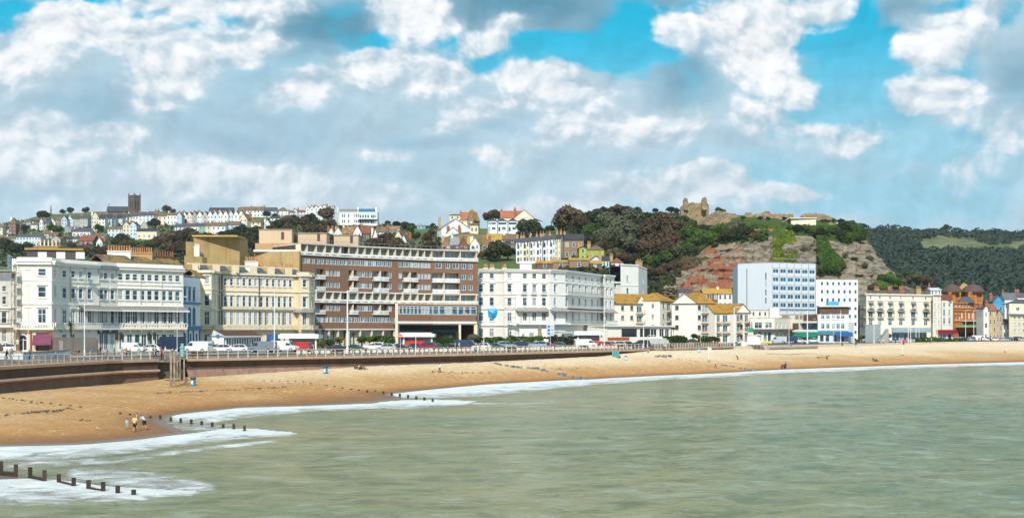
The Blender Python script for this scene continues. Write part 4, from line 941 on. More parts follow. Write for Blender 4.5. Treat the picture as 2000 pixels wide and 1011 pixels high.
for q in(-1.5,1.5):m.tube([(p.x+q,p.y-.3,ZP),(p.x+q,p.y-.3,7)],.05,5)
m.box((p.x,p.y+.2,7.2),(3,.2,3.2));b.one('frame',m,plain((.16,.05,.06),.6));b.done()
def shelter(u0,u1,v0,v1,s,label,red=None,wallc=None,extra=None):
 p=XS((u0+u1)/2,s);b=Bld('car_park_shelter',label,'shelter',p,'white roofed shelters over the underground car park stairs')
 w=(u1-u0)/s;z0,z1=zof(v1,s),zof(v0,s);dp=7
 m=MB();m.box((p.x,p.y+dp/2,(z0+z1)/2),(w,dp,z1-z0));m.box((p.x-.3,p.y+dp/2,z1+.1),(w*.86,dp*.85,.3));b.one('roof',m,PWHITE)
 m=MB();m.box((p.x+w*.05,p.y+dp/2+.6,(ZP+z0)/2),(w*.62,dp*.7,z0-ZP));b.one('wall',m,wallc or wall((.40,.38,.35)))
 m=MB()
 for q in(-.36,.42):m.box((p.x+q*w,p.y+.9,(ZP+z0)/2),(.3,.3,z0-ZP))
 b.one('column',m,PWHITE)
 if red:
  m=MB();m.box((p.x+red[0]*w,p.y+.75,z0-red[3]),(w*red[1],.25,red[2]));b.one('sign_board',m,RED)
 b.done()
shelter(543,622,653.5,660.5,9.2,'white flat roofed shelter beside the red van',(.12,.42,1.3,1.6))
shelter(778,848.5,651.5,657.5,9.3,'white flat roofed shelter with bright red panels in the hedge',(-.05,.55,1.5,1.6))
shelter(1121,1180,648.5,654,8.6,'white flat roofed shelter beside the white van under the white hotel',(.3,.3,.5,1.6))
# --- brown brick flats
b=Bld('brown_flats','long brown brick block of flats with white balcony bands following a gentle curve','building',XS(760,7.5))
BB=brick((.25,.145,.092),(.195,.108,.068));IV=wall((.74,.68,.55),.25);CRB=wall((.70,.62,.46),.3)
pts=[XS(586,7.95),XS(680,7.68),XS(772,7.48),XS(843,7.33),XS(932.5,7.22)]
fs=[Fac(b,pts[i],pts[i+1],ZP,31,BB) for i in range(4)]
cu=lambda x:560+x/4.595
def fac_at(u):
 for f in fs:
  if-.01<=f.t(u)<=f.L+.01:return f
 return fs[0] if u<600 else fs[-1]
par=b.mb('parapet',PWHITE);div=b.mb('divider',IV);gz=b.mb('balcony_glazing',[GLASSB,IV,PWHITE])
BASE=[28.2-2.9*k for k in range(7)]
def balc(f,t0,t1,z,doors=True,rail=True,divs=()):
 f.hole(t0,t1,z+.05,z+2.45,1.5)
 if doors:
  n=max(1,round((t1-t0)/2.4))
  for i in range(n):
   a=t0+(t1-t0)*(i+.12)/n;c=t0+(t1-t0)*(i+.88)/n
   f.quad(gz,a,c,z+.1,z+2.1,-1.44,0)
   for q in(a,(a+c)/2,c):f.box(gz,q-.05,q+.05,z+.1,z+2.1,-1.44,-1.38,2)
 f.quad(gz,t0,t1,z+.05,z+2.45,-1.49,1)
 if rail:
  f.box(par,t0-.1,t1+.1,z-.1,z+.16,.0,.55)
  for q in(.3,.56,.8):f.box(par,t0-.1,t1+.1,z+q,z+q+.17,.47,.55)
 for q in divs:f.box(div,q-.08,q+.08,z+.06,z+2.44,-1.48,.3)
GR=[112,178,260,340,410,478,552,632,697,765,835,907,970,1037,1107,1172,1232,1297,1410,1555,1700]
for k in(0,4):
 z=BASE[k]
 for f in fs:
  f.hole(.02,f.L-.02,z+.05,z+2.5,1.5);f.quad(gz,.02,f.L-.02,z+.05,z+2.5,-1.49,1)
  f.box(par,-.05,f.L+.05,z-.12,z+.08,-.02,.5);f.box(par,-.05,f.L+.05,z+.34,z+.78,.4,.5);f.box(par,-.05,f.L+.05,z+2.5,z+2.75,.003,.35)
 for i,x in enumerate(GR):
  f=fac_at(cu(x));t=f.t(cu(x));f.box(div,max(t-.1,0),min(t+.1,f.L),z+.06,z+2.49,-1.48,.36)
  if i<len(GR)-1:
   n=2 if GR[i+1]-x>100 else 1
   for j in range(n):
    um=cu(x+(GR[i+1]-x)*(j+.52)/n);f=fac_at(um);t=f.t(um);hw=.95
    if t-hw>.1 and t+hw<f.L-.1:
     f.quad(gz,t-hw,t+hw,z+.12,z+2.05,-1.43,0)
     for q in(-hw,0,hw):f.box(gz,t+q-.06,t+q+.06,z+.12,z+2.05,-1.43,-1.36,2)
def bw(x,k,w=1.15,kind='case',fl=.8,top=2.2):
 u=cu(x);f=fac_at(u);f.win(f.t(u),w,BASE[k]+fl,BASE[k]+top,kind=kind,sill=False,gm=GLASSB)
for x in(128,160,195,237,280,318,360,395,427,460,495,530,570,610,650,683,716,748,785,817,852,888,926,957,990,1020,1050,1082,1120,1153,1188,1215,1245,1275):bw(x,1)
for x,wd in((1362,1.9),(1445,1.3),(1517,1.9),(1588,1.3),(1648,1.3)):bw(x,1,wd)
for k in(2,3,5):
 for(a,c) in((258,335),(487,630),(770,905),(1040,1168)):
  if k==5 and a>1000:continue
  f=fac_at(cu((a+c)/2));ta,tc=f.t(cu(a)),f.t(cu(c));ta=max(ta,.1);tc=min(tc,f.L-.1)
  balc(f,ta,tc,BASE[k],True,True,((ta+tc)/2,) if c-a>100 else())
 for x in(362,395,430,462,652,683,716,747,926,957,990,1020,1190,1218,1246,1275):
  if not(k==5 and x>975):bw(x,k)
 if k!=5:
  f=fs[3];balc(f,max(.1,f.t(cu(1300))),f.t(cu(1545)),BASE[k],True,True,(f.t(cu(1410)),));bw(1588,k,1.3);bw(1648,k,1.3)
for x in(278,315,357,395,430,462,495,530,570,610,648,682,715,745,783,815,852,888,926,956):bw(x,6)
for f in fs[:2]:
 f.hole(.05,f.L-.05,ZP,9.7,1.6);f.quad(gz,.05,f.L-.05,ZP,9.7,-1.59,1)
 n=int(f.L/3)
 for i in range(n+1):t=.2+(f.L-.4)*i/n;f.box(div,t-.18,t+.18,ZP,9.68,-.5,.02)
 for i in range(n):t=.2+(f.L-.4)*(i+.5)/n;f.quad(gz,t-.8,t+.8,6.2,9,-1.53,0);f.box(gz,t-.05,t+.05,6.2,9,-1.53,-1.46,2)
 f.box(par,0,f.L,9.7,9.95,.003,.3)
for f in fs[2:]:f.hole(.02,f.L-.02,ZP,16.3,3.0)
for f in fs:f.build(mat=BB)
rf=b.mb('roof',[plain((.62,.58,.50),.8),plain((.30,.28,.26),.9)])
poly=[p for p in pts]+[pts[-1]+Vector((-5,12)),pts[0]+Vector((-9,13))]
rf.prism([(p.x,p.y) for p in poly],30.72,31.05,0,1)
for f in fs:f.box(rf,-.1,f.L+.1,30.8,31.12,.002,.6)
shell(b,[pts[-1],poly[-2],poly[-1],pts[0]],ZP,30.7,TAN)
b2=Fac(b,pts[0]+Vector((-9,13)),pts[0],ZP,30.7,TAN);b2.build(mat=TAN)
rr=b.mb('roof_railing',GREYM)
for f in fs:railing(f,rr,0,f.L,31.1,.9,-.3,int(f.L/1.6))
for(u0,u1,ue,v0,v1,s) in((506,570,582,449,475,7.35),(582,638,652,456,478,7.3),(652,700,710,460,482,7.2)):
 z0,z1=zof(v1,s)-1,zof(v0,s);A,B_,C_=XS(u0,s),XS(u1,s),XS(ue,s*.975)
 m=MB();dv=C_-B_;poly2=[A,B_,C_,A+dv];m.prism([(q.x,q.y) for q in poly2],z0,z1,0)
 o=b.one('plant_room',m,wall((.58,.44,.30),.2));m=MB();c_=(A+C_)/2
 e=Vector((.25,0));m.prism([(A.x-.2,A.y-.2),(B_.x+.2,B_.y-.2),(C_.x+.25,C_.y+.2),(A.x+dv.x-.2,A.y+dv.y+.2)],z1,z1+.22);b.one('roof',m,plain((.36,.31,.24),.9),parent=o)
 m=MB();q=A.lerp(B_,.72);m.box((q.x,q.y-.03,z0+3.0),(.75,.1,2.0));q2=B_.lerp(C_,.5);m.box((q2.x+.03,q2.y-.05,z0+2.3),(.1,1.0,2.6),math.atan2(dv.y,dv.x)-PI/2);b.one('door',m,plain((.10,.05,.045),.5),parent=o)
m=MB();A,B_=XS(494,7.6),XS(583,7.6);m.prism([(A.x,A.y+3),(B_.x,B_.y+3),(B_.x,B_.y+14),(A.x,A.y+14)],ZP,zof(475.5,7.5));b.one('party_wall',m,TAN,'bare tan rendered party wall')
z0,z1=11.7,16.3
lp0,lp1,lp2=XS(772,7.6),XS(845,7.45),XS(931,7.36)
for a,c in((lp0,lp1),(lp1,lp2)):
 f=Fac(b,a,c,11.4,16.4,CRB,depth=.15);n=10 if a is lp0 else 7
 for i in range(n):
  f.win(f.L*(i+.5)/n,f.L/n-.16,13.7,15.9,'plain',sill=False,gm=GLASSB)
 f.build(mat=PWHITE);f.box(par,0,f.L,15.2,15.3,-.1,.06);f.box(par,0,f.L,11.4,11.9,.003,.25)
m=MB();m.prism([(q.x,q.y) for q in(lp0,lp1,lp2,lp2+Vector((-1,6)),lp0+Vector((-1,6)))],16.4,16.6);m.prism([(q.x,q.y) for q in(lp0,lp1,lp2,lp2+Vector((-1,6)),lp0+Vector((-1,6)))],11.1,11.39);b.one('lounge_slab',m,CRB)
m=MB();c_=XS(773,7.6);m.box((c_.x+.2,c_.y+2.5,11),(.7,5,10.8));c_=XS(929,7.36);m.box((c_.x,c_.y+2.5,8.4),(.9,5,5.6));c_=XS(898,7.4);m.box((c_.x,c_.y+.6,8.4),(.6,.8,5.6));b.one('column',m,CRB)
q0,q1=XS(775,7.3),XS(895,7.2);sfn=Fac(b,q0,q1,ZP,11.2,PWHITE);m=MB()
sfn.quad(m,0,sfn.L,ZP,11.2,0,0);n=12
for i in range(n):sfn.quad(m,sfn.L*(i+.08)/n,sfn.L*(i+.92)/n,ZP+.3,8.2,.05,(1,2,1,1,2,1,3,1,4,2,5,1)[i])
sfn.box(m,0,sfn.L*.98,9.0,9.7,.003,2.2,6);sfn.box(m,0,sfn.L,9.72,10.0,.003,.6,0)
b.one('shop_front',m,[plain((.12,.11,.10),.6),GLASS,plain((.5,.5,.5),.5),plain((.03,.16,.07),.5),plain((.45,.03,.13),.5),PWHITE,plain((.12,.17,.20),.5)])
m=MB();c_=XS(912,7.1);m.box((c_.x,c_.y+6,8.5),(4.5,1,6));c_=XS(924,7.22);m.box((c_.x,c_.y+4,8.5),(.5,7,6));b.one('archway',m,brick((.12,.06,.04),(.09,.045,.03)))
b.done()
m=MB();A=XS(362,8.9)
b=Bld('ochre_block','blank ochre rendered gable block behind the cream terrace, white chimney pots at its left','building',XS(420,8.2))
p=XS(378,8.3);q=XS(468,8.2);m.prism([(p.x,p.y),(q.x,q.y),(q.x,q.y+10),(p.x,p.y+10)],ZP,zof(464,8.2));
p2=XS(362,8.32);b.one('wall',m,wall((.40,.285,.13),.9));m=MB();m.prism([(p2.x,p2.y+.5),(p.x-.003,p.y+.5),(p.x-.003,p.y+9),(p2.x,p2.y+9)],ZP,zof(472,8.3));b.one('side_wall',m,wall((.40,.285,.13),.9))
m=MB();m.box(((p.x+q.x)/2,p.y+5,zof(464,8.2)+.15),(q.x-p.x+.6,10.6,.35));b.one('coping',m,wall((.50,.36,.14),.6));chimney(b,XS(385,8.35),1.2,.8,24,29.0,0,WHITE,3,POTW);b.done()
m=MB();b=Bld('ochre_block','low ochre rear wing with a white flat roof edge left of the brown flats','building',XS(540,8.0))
p,q=XS(360,8.6),XS(395,8.5);m.prism([(p.x,p.y),(q.x,q.y),(q.x,q.y+5),(p.x,p.y+5)],ZP,zof(501,8.5));b.one('side_wall',m,wall((.50,.36,.17),.7));m=MB();p,q=XS(497,7.9),XS(586,7.98);m.prism([(p.x,p.y),(q.x,q.y-1),(q.x,q.y+3),(p.x,p.y+5)],ZP,zof(492,7.9));b.one('wall',m,wall((.50,.36,.17),.7))
m=MB();m.box(((p.x+q.x)/2,p.y+1.5,zof(492,7.9)+.25),(q.x-p.x,6,.5));b.one('roof',m,wall((.66,.70,.74),.2));b.done()
# --- white grand hotel
b=Bld('white_hotel','grand white stucco hotel with arched upper windows, a blue banner and slatted balcony canopies','building',XS(1060,6.9))
W=wall((.82,.80,.745),.18);WS=wall((.80,.785,.74),.15);cor=b.mb('cornice',TRIM)
w0,w1,w2,w3,w4,w5,w6=XS(934,7.05),XS(984,6.98),XS(984.5,7.04),XS(1072,6.95),XS(1072.5,7.0),XS(1104,6.9),XS(1178,6.33)
w7,w8=XS(1179,6.38),XS(1199,6.28)
RH=[(24.0,25.4,'sash',0),(20.2,22.3,'arch',1),(16.4,18.7,'sash',0),(12.1,14.5,'cross',0)]
ZT=26.6;cv=lambda x:700+x/2.8075
def hot(f,us,w,mat,rows=RH,top=ZT):
 for a,c,k,h in rows:f.wins(us,w,a,c,kind=k,hood=h)
 f.band(cor,25.9,26.3,.5);f.band(cor,26.3,26.55,.7);f.band(cor,22.95,23.15,.15);f.band(cor,19.4,19.6,.15);f.band(cor,15.4,15.7,.25);f.band(cor,10.8,11.15,.35)
 n=int(f.L/.55)
 for i in range(n):f.box(cor,f.L*(i+.3)/n,f.L*(i+.7)/n,25.6,25.9,.003,.38)
 f.build(mat=mat)
sd=Fac(b,XS(933,6.6),w0,ZP,ZT,W);sd.build()
f=Fac(b,w0,w1,ZP,ZT,W);f.wins([cv(673),cv(732)],1.35,7.7,10.1,kind='cross');hot(f,[cv(673),cv(732)],1.35,W)
f=Fac(b,w2,w3,ZP,ZT,W);f.win(f.t(cv(905)),1.0,ZP+.4,8.6,'arch',sill=False);f.win(f.t(cv(950)),1.7,ZP+.4,8.9,'arch',gm=plain((.35,.42,.36),.4),sill=False);f.win(f.t(cv(1000)),1.0,ZP+.4,8.8,'arch',sill=False)
f.win(f.t(cv(829)),1.3,7.7,10,'cross');hot(f,[cv(829),cv(913),cv(965),cv(1018)],1.3,W,[RH[0],RH[1],RH[2],RH[3]])
sbb=b.mb('canopy',rooft((.36,.34,.31)))
def canopy(f,t0,t1,z,o=1.6,h=.9):
 A=[f.pt(t0,z,o),f.pt(t1,z,o),f.pt(t1-.5,z+h,.02),f.pt(t0+.5,z+h,.02)]
 sbb.face(A);sbb.face([A[1]-Vector((0,0,.1)),A[0]-Vector((0,0,.1)),f.pt(t0,z-.1,.02),f.pt(t1,z-.1,.02)]);sbb.face([A[0],A[3],f.pt(t0,z,.02)]);sbb.face([A[1],f.pt(t1,z,.02),A[2]])
 f.box(sbb,t0,t1,z-.1,z,o-.08,o)
canopy(f,f.t(cv(862)),f.L-.2,14.9,1.7,1.0);rl=b.mb('railing',PWHITE);bs=b.mb('balcony',WS)
f.box(bs,f.t(cv(862)),f.L,11.15,11.5,.003,1.3);railing(f,rl,f.t(cv(866)),f.L-.1,11.5,1,1.2)
for x in(905,959,1013):f.box(bs,f.t(cv(x))-.8,f.t(cv(x))+.8,19.6,19.85,.003,.7);railing(f,b.mb('iron_railing',GREYM),f.t(cv(x))-.75,f.t(cv(x))+.75,19.85,.8,.6,6)
for x in(880,925,1040):f.box(b.mb('canopy_post',GREYM),f.t(cv(x))-.05,f.t(cv(x))+.05,11.5,14.8,1.4,1.5)
f=Fac(b,w4,w5,ZP,ZT,W);hot(f,[cv(1078)],1.1,W);canopy(f,f.t(cv(1052)),f.L,14.9,1.4,1.0);f.box(bs,0,f.L,11.15,11.5,.003,1.2)
g=Fac(b,w5,w6,ZP,ZT,WS,depth=.12);dv=lambda x:1050+x/2.8075
us=[dv(q) for q in(158,193,228,263,298,330)]
for a,c,k,h in[(24.1,25.2,'sash',0),(20.0,22.6,'arch',1),(16.3,18.9,'arch',0),(11.5,14.7,'case',0)]:g.wins(us,1.55,a,c,kind=k,hood=h)
g.wins(us[2:],1.4,6.4,9.0,kind='cross',sill=False)
hot(g,[],1,WS);canopy(g,0,g.L+1.2,14.9,1.6,1.0);g.box(bs,0,g.L,11.15,11.5,.003,1.6);railing(g,b.mb('iron_railing',GREYM),0,g.L,11.5,1.1,1.5)
for z in(19.6,15.9):g.box(bs,0,g.L,z-.02,z+.2,.003,.9);railing(g,b.mb('iron_railing',GREYM),0,g.L,z+.2,.8,.8)
f=Fac(b,w7,w8,ZP,ZT,W);hot(f,[1184.5,1193],1.2,W);canopy(f,0,f.L+.5,14.9,1.4,1.0);f.box(bs,0,f.L,11.15,11.5,.003,1.3);balustrade(f,bs,0,f.L,11.5,1,1.2)
E=XS(1200,6.05);f=Fac(b,w8,E,ZP,ZT,W);f.build()
poly=[XS(933,6.6),w0,w1,w2,w3,w4,w5,w6,w7,w8,E]
flatroof(b,poly,ZT-.3,plain((.45,.43,.39),.9));shell(b,[E,XS(1010,6.1),XS(933,6.6)],ZP,ZT,W)
m=MB();q=XS(1027,6.8);m.box((q.x,q.y+3,27.6),(3.4,2.4,2.6));m.box((q.x,q.y+3,29.0),(4.3,3.0,.35));m.box((q.x,q.y+3,29.35),(3.9,2.7,.3));b.one('roof_tower',m,W)
for u in(948,961,985):q=XS(u,6.85);chimney(b,(q.x,q.y+3),1.2,.9,26,27.3,0,CREAM,3,POT)
m=MB();f=Fac(b,XS(1100,6.95),XS(1145,6.75),ZP,9,W);m.box((XS(1120,7.1).x,XS(1120,7.1).y,9.0),(10,3.0,.5),.35);o=b.one('entrance_canopy',m,plain((.45,.45,.42),.6))
m=MB();q=XS(1107,7.0);m.box((q.x,q.y-.3,7.3),(2.6,.3,3.3),.2)
for i in range(4):m.box((q.x-1.2+i*.8,q.y-.5,7.3),(.09,.1,3.4),.2)
b.one('entrance_door',m,plain((.18,.22,.22),.25));b.done()
p=XS(962,7.25);m=MB()
sh=[(x*.8,z*.85) for x,z in((-1.75,1.75),(1.2,1.9),(1.75,.6),(1.45,-.7),(.7,-1.5),(0,-2.0),(-.8,-1.6),(-1.4,-.9),(-1.6,.5))]
for(x,z),(x2,z2) in zip(sh,sh[1:]+sh[:1]):m.face([(p.x,p.y-.45,14.0),(p.x+x2,p.y,14+z2),(p.x+x,p.y,14+z)][::-1])
for(x,z),(x2,z2) in zip(sh,sh[1:]+sh[:1]):m.face([(p.x,p.y+.1,14.0),(p.x+x2,p.y+.05,14+z2),(p.x+x,p.y+.05,14+z)])
bm_,nt_,bb_=newmat('banner_cloth');n_=noise(nt_,wpos(nt_),.9,4,.6,1.0);lk(nt_,mixc(nt_,ramp(nt_,n_.outputs[0],.45,.55),(.01,.22,.48),(.05,.36,.62)),bb_.inputs['Base Color'])
tag(m.build('banner',bm_,None,(p.x,p.y,14)),'large bright blue mottled banner hung over first floor windows of the white hotel','banner')
q=XS(985,7.2);sb=Bld('scaffolding','steel pole scaffold tower standing on the front of the white hotel','scaffolding',q);m=MB();pl=MB()
for x in(.2,3.0):
 for y in(-.2,-1.5):m.tube([(q.x+x,q.y+y,ZP),(q.x+x,q.y+y,19.2)],.05,5)
for z in(7.8,10.4,13,15.6,18.2):
 for y in(-.2,-1.5):m.tube([(q.x,q.y+y,z),(q.x+3.2,q.y+y,z)],.04,4);m.tube([(q.x,q.y+y,z+1),(q.x+3.2,q.y+y,z+1)],.035,4)
 m.tube([(q.x+.2,q.y-1.5,z-2.4),(q.x+3,q.y-1.5,z)],.035,4);pl.box((q.x+1.6,q.y-.85,z+.06),(3.1,1.3,.08))
sb.one('pole',m,plain((.40,.38,.36),.5));sb.one('plank',pl,plain((.42,.30,.16),.9));sb.done()
q=XS(1054,7.6);b=Bld('statue','stone statue of a robed standing figure on a square pedestal before the white hotel','statue',q);ST=plain((.42,.33,.24),.9,var=.25)
m=MB();m.box((q.x,q.y,6.7),(1.3,1.3,2.2));m.box((q.x,q.y,7.9),(1.5,1.5,.25));b.one('pedestal',m,ST)
m=MB();m.lathe((q.x,q.y,8.0),[(.62,0),(.55,.5),(.42,1.2),(.36,1.7),(.42,2.0),(.30,2.25),(.12,2.35),(.15,2.5),(.17,2.65),(.1,2.8),(.14,2.86)],10)
m.tube([(q.x-.36,q.y,10.05),(q.x-.5,q.y-.25,9.6),(q.x-.25,q.y-.45,9.5)],.1,6);m.tube([(q.x+.36,q.y,10.05),(q.x+.5,q.y-.2,9.55),(q.x+.42,q.y-.5,9.7)],.1,6);b.one('figure',m,ST);b.done()
b=Bld('white_house','tall plain white house behind the right end of the white hotel','building',XS(1240,5.7))
f=Fac(b,XS(1190,5.8),XS(1212,5.75),ZP,26.0,WS);f.wins([1201],1.6,20,22,kind='sash');f.wins([1201],1.6,24,25.4);f.band(b.mb('cornice',TRIM),25.4,25.9,.5);f.build()
f=Fac(b,XS(1212,5.78),XS(1247,5.7),ZP,zof(517,5.7),W)
for z in(10,13.2,17.5,21.8,26.0):f.win(f.t(1226),1.25,z,z+2.0,'sash')
f.band(b.mb('cornice',TRIM),24.6,24.85,.12);f.band(b.mb('cornice',TRIM),31.5,31.8,.3);f.build()
c_=XS(1264,5.4);g=Fac(b,XS(1247,5.7),c_,ZP,zof(517,5.7),wall((.66,.66,.66),.2));
for z in(17.5,22,26):g.win(g.t(1256),.9,z,z+1.9,'sash')
g.build();flatroof(b,[XS(1190,5.8),XS(1212,5.75),XS(1247,5.7),c_,XS(1200,5.2)],31.3,SLATE);q=XS(1248,5.6);chimney(b,q,2.6,1.0,30,33.5,.8,TAN,3,POT);q=XS(1230,5.5);
pitched(b,(q.x,q.y+1),6.5,6,0,31.3,32.6,SLATE,'hip');shell(b,[c_,XS(1200,5.2),XS(1190,5.8)],ZP,31,W);b.done()
# --- white flats with ochre tiled roofs
OCH=rooft((.27,.135,.05),(.40,.225,.045),.75);WF=wall((.80,.765,.68),.22);BRN=plain((.14,.09,.06),.6)
WROOMS=plain((.55,.36,.24),.8)
def flats(u0,u1,s0,s1,ve,vr,label,kind='side',cols=(),balx=(),dep=9,over=.3,wm=None,side=True,nrow=4,gable_at=None,y_off=0,group='white flats with ochre tiled roofs'):
 p0,p1=XS(u0,s0),XS(u1,s1);sm=(s0+s1)/2;b=Bld('tiled_flats',label,'building',(p0+p1)/2,group)
 ze,zr=zof(ve,sm),zof(vr,sm);f=Fac(b,p0,p1,ZP,ze,wm or WF);hh=(ze-ZP)/nrow
 for j in range(nrow):
  for u in cols:f.win(f.t(u),1.15,ZP+hh*j+hh*.33,ZP+hh*j+hh*.78,'sash',fm=BRN,tm=WROOMS)
 bl=b.mb('balcony',[wall((.62,.46,.34),.3),PWHITE])
 for(a,c) in balx:
  t0,t1=f.t(a),f.t(c)
  for j in range(nrow):
   z=ZP+hh*j;f.win((t0+t1)/2,(t1-t0)*.86,z+.15,z+hh*.78,'strip',gm=GLASSB,sill=False)
   if j:f.box(bl,t0-.15,t1+.15,z-.12,z+.1,.003,1.1);railing(f,b.mb('railing',GREYM),t0-.1,t1+.1,z+.1,.95,1.0,int((t1-t0)/.4));f.box(bl,t0-.1,t1+.1,z+.1,z+.45,1.0,1.06)
 f.build();n=-f.n*dep;q0,q1=p0+n,p1+n
 g=Fac(b,q0,p0,ZP,ze,wm or WF)
 if side:
  for j in range(nrow):g.win(g.L*.72,.8,ZP+hh*j+hh*.35,ZP+hh*j+hh*.72,'sash',fm=BRN)
 g.build();shell(b,[p1,q1,q0],ZP,ze,wm or WF)
 c_=(p0+p1)/2+n/2;pitched(b,c_,f.L,dep,f.rz,ze,zr,OCH,kind,over,walls=b.mb('wall',wm or WF))
 f.box(b.mb('fascia',BRN),-.3,f.L+.3,ze-.3,ze-.06,.25,.34)
 if gable_at:
  t=f.t(gable_at);m=MB();m.face([f.pt(t-2.1,ze-.2,.05),f.pt(t+2.1,ze-.2,.05),f.pt(t,ze+2.5,.05)]);m.face([f.pt(t-2.3,ze-.1,.12),f.pt(t,ze+2.7,.12),f.pt(t,ze+2.2,-4),f.pt(t-2.3,ze-.1,-2)],1);m.face([f.pt(t+2.3,ze-.1,.12),f.pt(t+2.3,ze-.1,-2),f.pt(t,ze+2.2,-4),f.pt(t,ze+2.7,.12)],1)
  b.one('gable',m,[WF,OCH])
 return b,f
b,f=flats(1200,1289,6.15,6.0,593,573,'long white flats with ochre roof, central gable and round balconies','side',(1216,1234),((1242,1264),),9,gable_at=1253)
b.done()
b,f=flats(1289,1320,6.1,5.95,588,571,'narrow white flats with ochre roof between two larger blocks','hip',(1296,),((1302,1310),),9);b.done()
b,f=flats(1312,1362,6.12,6.17,592,572,'broad blank gabled end of white flats with a short dark wall inscription','gable',(1322,),(),13,side=False);
m=MB();f.box(m,f.t(1335),f.t(1349),zof(632.6,6.2),zof(631.6,6.2),.004,.05);b.done()
b,f=flats(1362,1396,6.17,6.13,592,570,'white flats with ochre hipped roof and a stack of deep balconies','hip',(1366,),((1370,1384),),12,wm=wall((.70,.64,.56),.25),side=False);b.done()
b,f=flats(1396,1436,6.2,6.15,611,592,'lower white flats with long ochre roof and paired balconies','side',(1430,),((1399,1407),(1411,1422)),9,nrow=3,side=False);b.done()
b,f=flats(1436,1465,6.2,6.15,610,592,'end block of white flats with steep gable and corner balconies','gable',(1448,),((1438,1446),(1454,1462)),8,nrow=3,side=False);b.done()
b=Bld('restaurant','low flat roofed white seafront restaurant with large dark windows','building',XS(1260,6.6))
p0,p1=XS(1186,6.75),XS(1310,6.5);f=Fac(b,p0,p1,ZP+.2,10.6,wall((.80,.76,.67),.2))
for a,c in((1214,1244),(1250,1256),(1258,1270),(1271,1283),(1288,1297),(1299,1307)):f.win((f.t(a)+f.t(c))/2,f.t(c)-f.t(a),7.6,10.0,'strip',fm=DARK if a<1260 else PWHITE,gm=plain((.02,.022,.025),.15,spec=.7),sill=False)
f.build();sl_=b.mb('roof',[wall((.72,.72,.68),.2)]);n=-f.n*9;sl_.prism([(q.x,q.y) for q in(f.pt(-.6,0,.8),f.pt(f.L+.8,0,.8),p1+n+Vector((.8,0)),p0+n)],10.62,11.0)
shell(b,[p1,p1+n,p0+n,p0],ZP,10.6,WF);f.box(b.mb('plinth',wall((.60,.60,.56),.4)),f.t(1262),f.L+.5,ZP,7.2,.01,1.6)
f.box(b.mb('sign_board',plain((.50,.09,.025),.6)),f.t(1184),f.t(1226),6.55,7.5,.6,.75);f.box(b.mb('ramp_wall',PWHITE),f.t(1178),f.t(1236),ZP,6.54,.6,.9)
b.done()
# --- tall pale blue hotel
PB=wall((.76,.77,.78),.12);b=Bld('tall_hotel','tall pale blue grey hotel tower with blank end wall and blue windows','building',XS(1510,5.6))
a0,a1,a2=XS(1437,5.45),XS(1441,5.62),XS(1508,5.72);a3=XS(1593,5.6);zt=zof(513.5,5.65)
f=Fac(b,a0,a1,ZP,zt,wall((.6,.65,.7),.1));f.build()
g=Fac(b,XS(1434,5.3),XS(1440.5,5.55),ZP,zof(525,5.4),plain((.10,.28,.45),.2,spec=.6));g.build()
f=Fac(b,a1,a2,ZP,zt,PB)
for v0,v1 in((532,547),(549,561),(565,577),(581,593)):f.win(f.t(1495.5),.55,f.z(v1,1495),f.z(v0,1495),'plain',gm=GLASSB,sill=False)
f.box(b.mb('flue',plain((.25,.27,.3),.5)),f.t(1458.5),f.t(1459.6),14,zt-2,.003,.2);f.build()
f=Fac(b,a2,a3,ZP,zt,wall((.72,.75,.79),.1),depth=.15);cw=f.L/6
RB=[(525.5,533.5),(541.5,550),(558,567),(574.5,583.5),(591,600)]
pn=b.mb('panel_rib',plain((.42,.46,.52),.5));gl2=plain((.02,.13,.24),.12,spec=.7,var=.3,sc_=.8)
for v0,v1 in RB:
 z0,z1=zof(v1,5.68),zof(v0,5.68)
 for i in range(6):f.win(cw*(i+.5),cw*.80,z0,z1,'strip',gm=gl2,sill=False)
for i in range(7):f.box(pn,max(cw*i-.1,0),min(cw*i+.1,f.L),15,zt,.003,.14)
for v in(505,523.5,539.5,556,572.5,589,603,607):f.box(pn,0,f.L,zof(v,5.68)-.05,zof(v,5.68)+.05,.004,.1)
for v0,v1 in((603,605.5),):f.quad(b.mb('lobby_glass',gl2),.2,f.L-.2,zof(v1,5.68),zof(v0,5.68),.05)
f.build();n_=Vector((1,12));flatroof(b,[a0,a1,a2,a3,a3+n_,a0+n_],zt+.05,plain((.4,.42,.45),.8));shell(b,[a3,a3+n_,a0+n_,a0],ZP,zt,PB);b.done()
b=Bld('white_offices','plain white seven storey block with a grid of small square blue windows','building',XS(1635,5.5))
a0,a1=XS(1594,5.52),XS(1675.5,5.5);zt=zof(546,5.5);f=Fac(b,a0,a1,ZP,zt,wall((.80,.78,.73),.15),depth=.18)
for j,(v0,v1) in enumerate(((550.5,557.5),(566,573.5),(582,589.5),(599,606),(614,621.5),(629,636.5),(645,652))):
 for u in(1605.5,1616.5,1627.5,1638.5,1649.5,1660,1671):f.win(f.t(u),1.0,zof(v1,5.5),zof(v0,5.5),'plain',gm=gl2)
f.build();n_=Vector((1,11));flatroof(b,[a0,a1,a1+n_,a0+n_],zt+.1,plain((.5,.5,.48),.8));shell(b,[a1,a1+n_,a0+n_,a0],ZP,zt,WHITE);b.done()
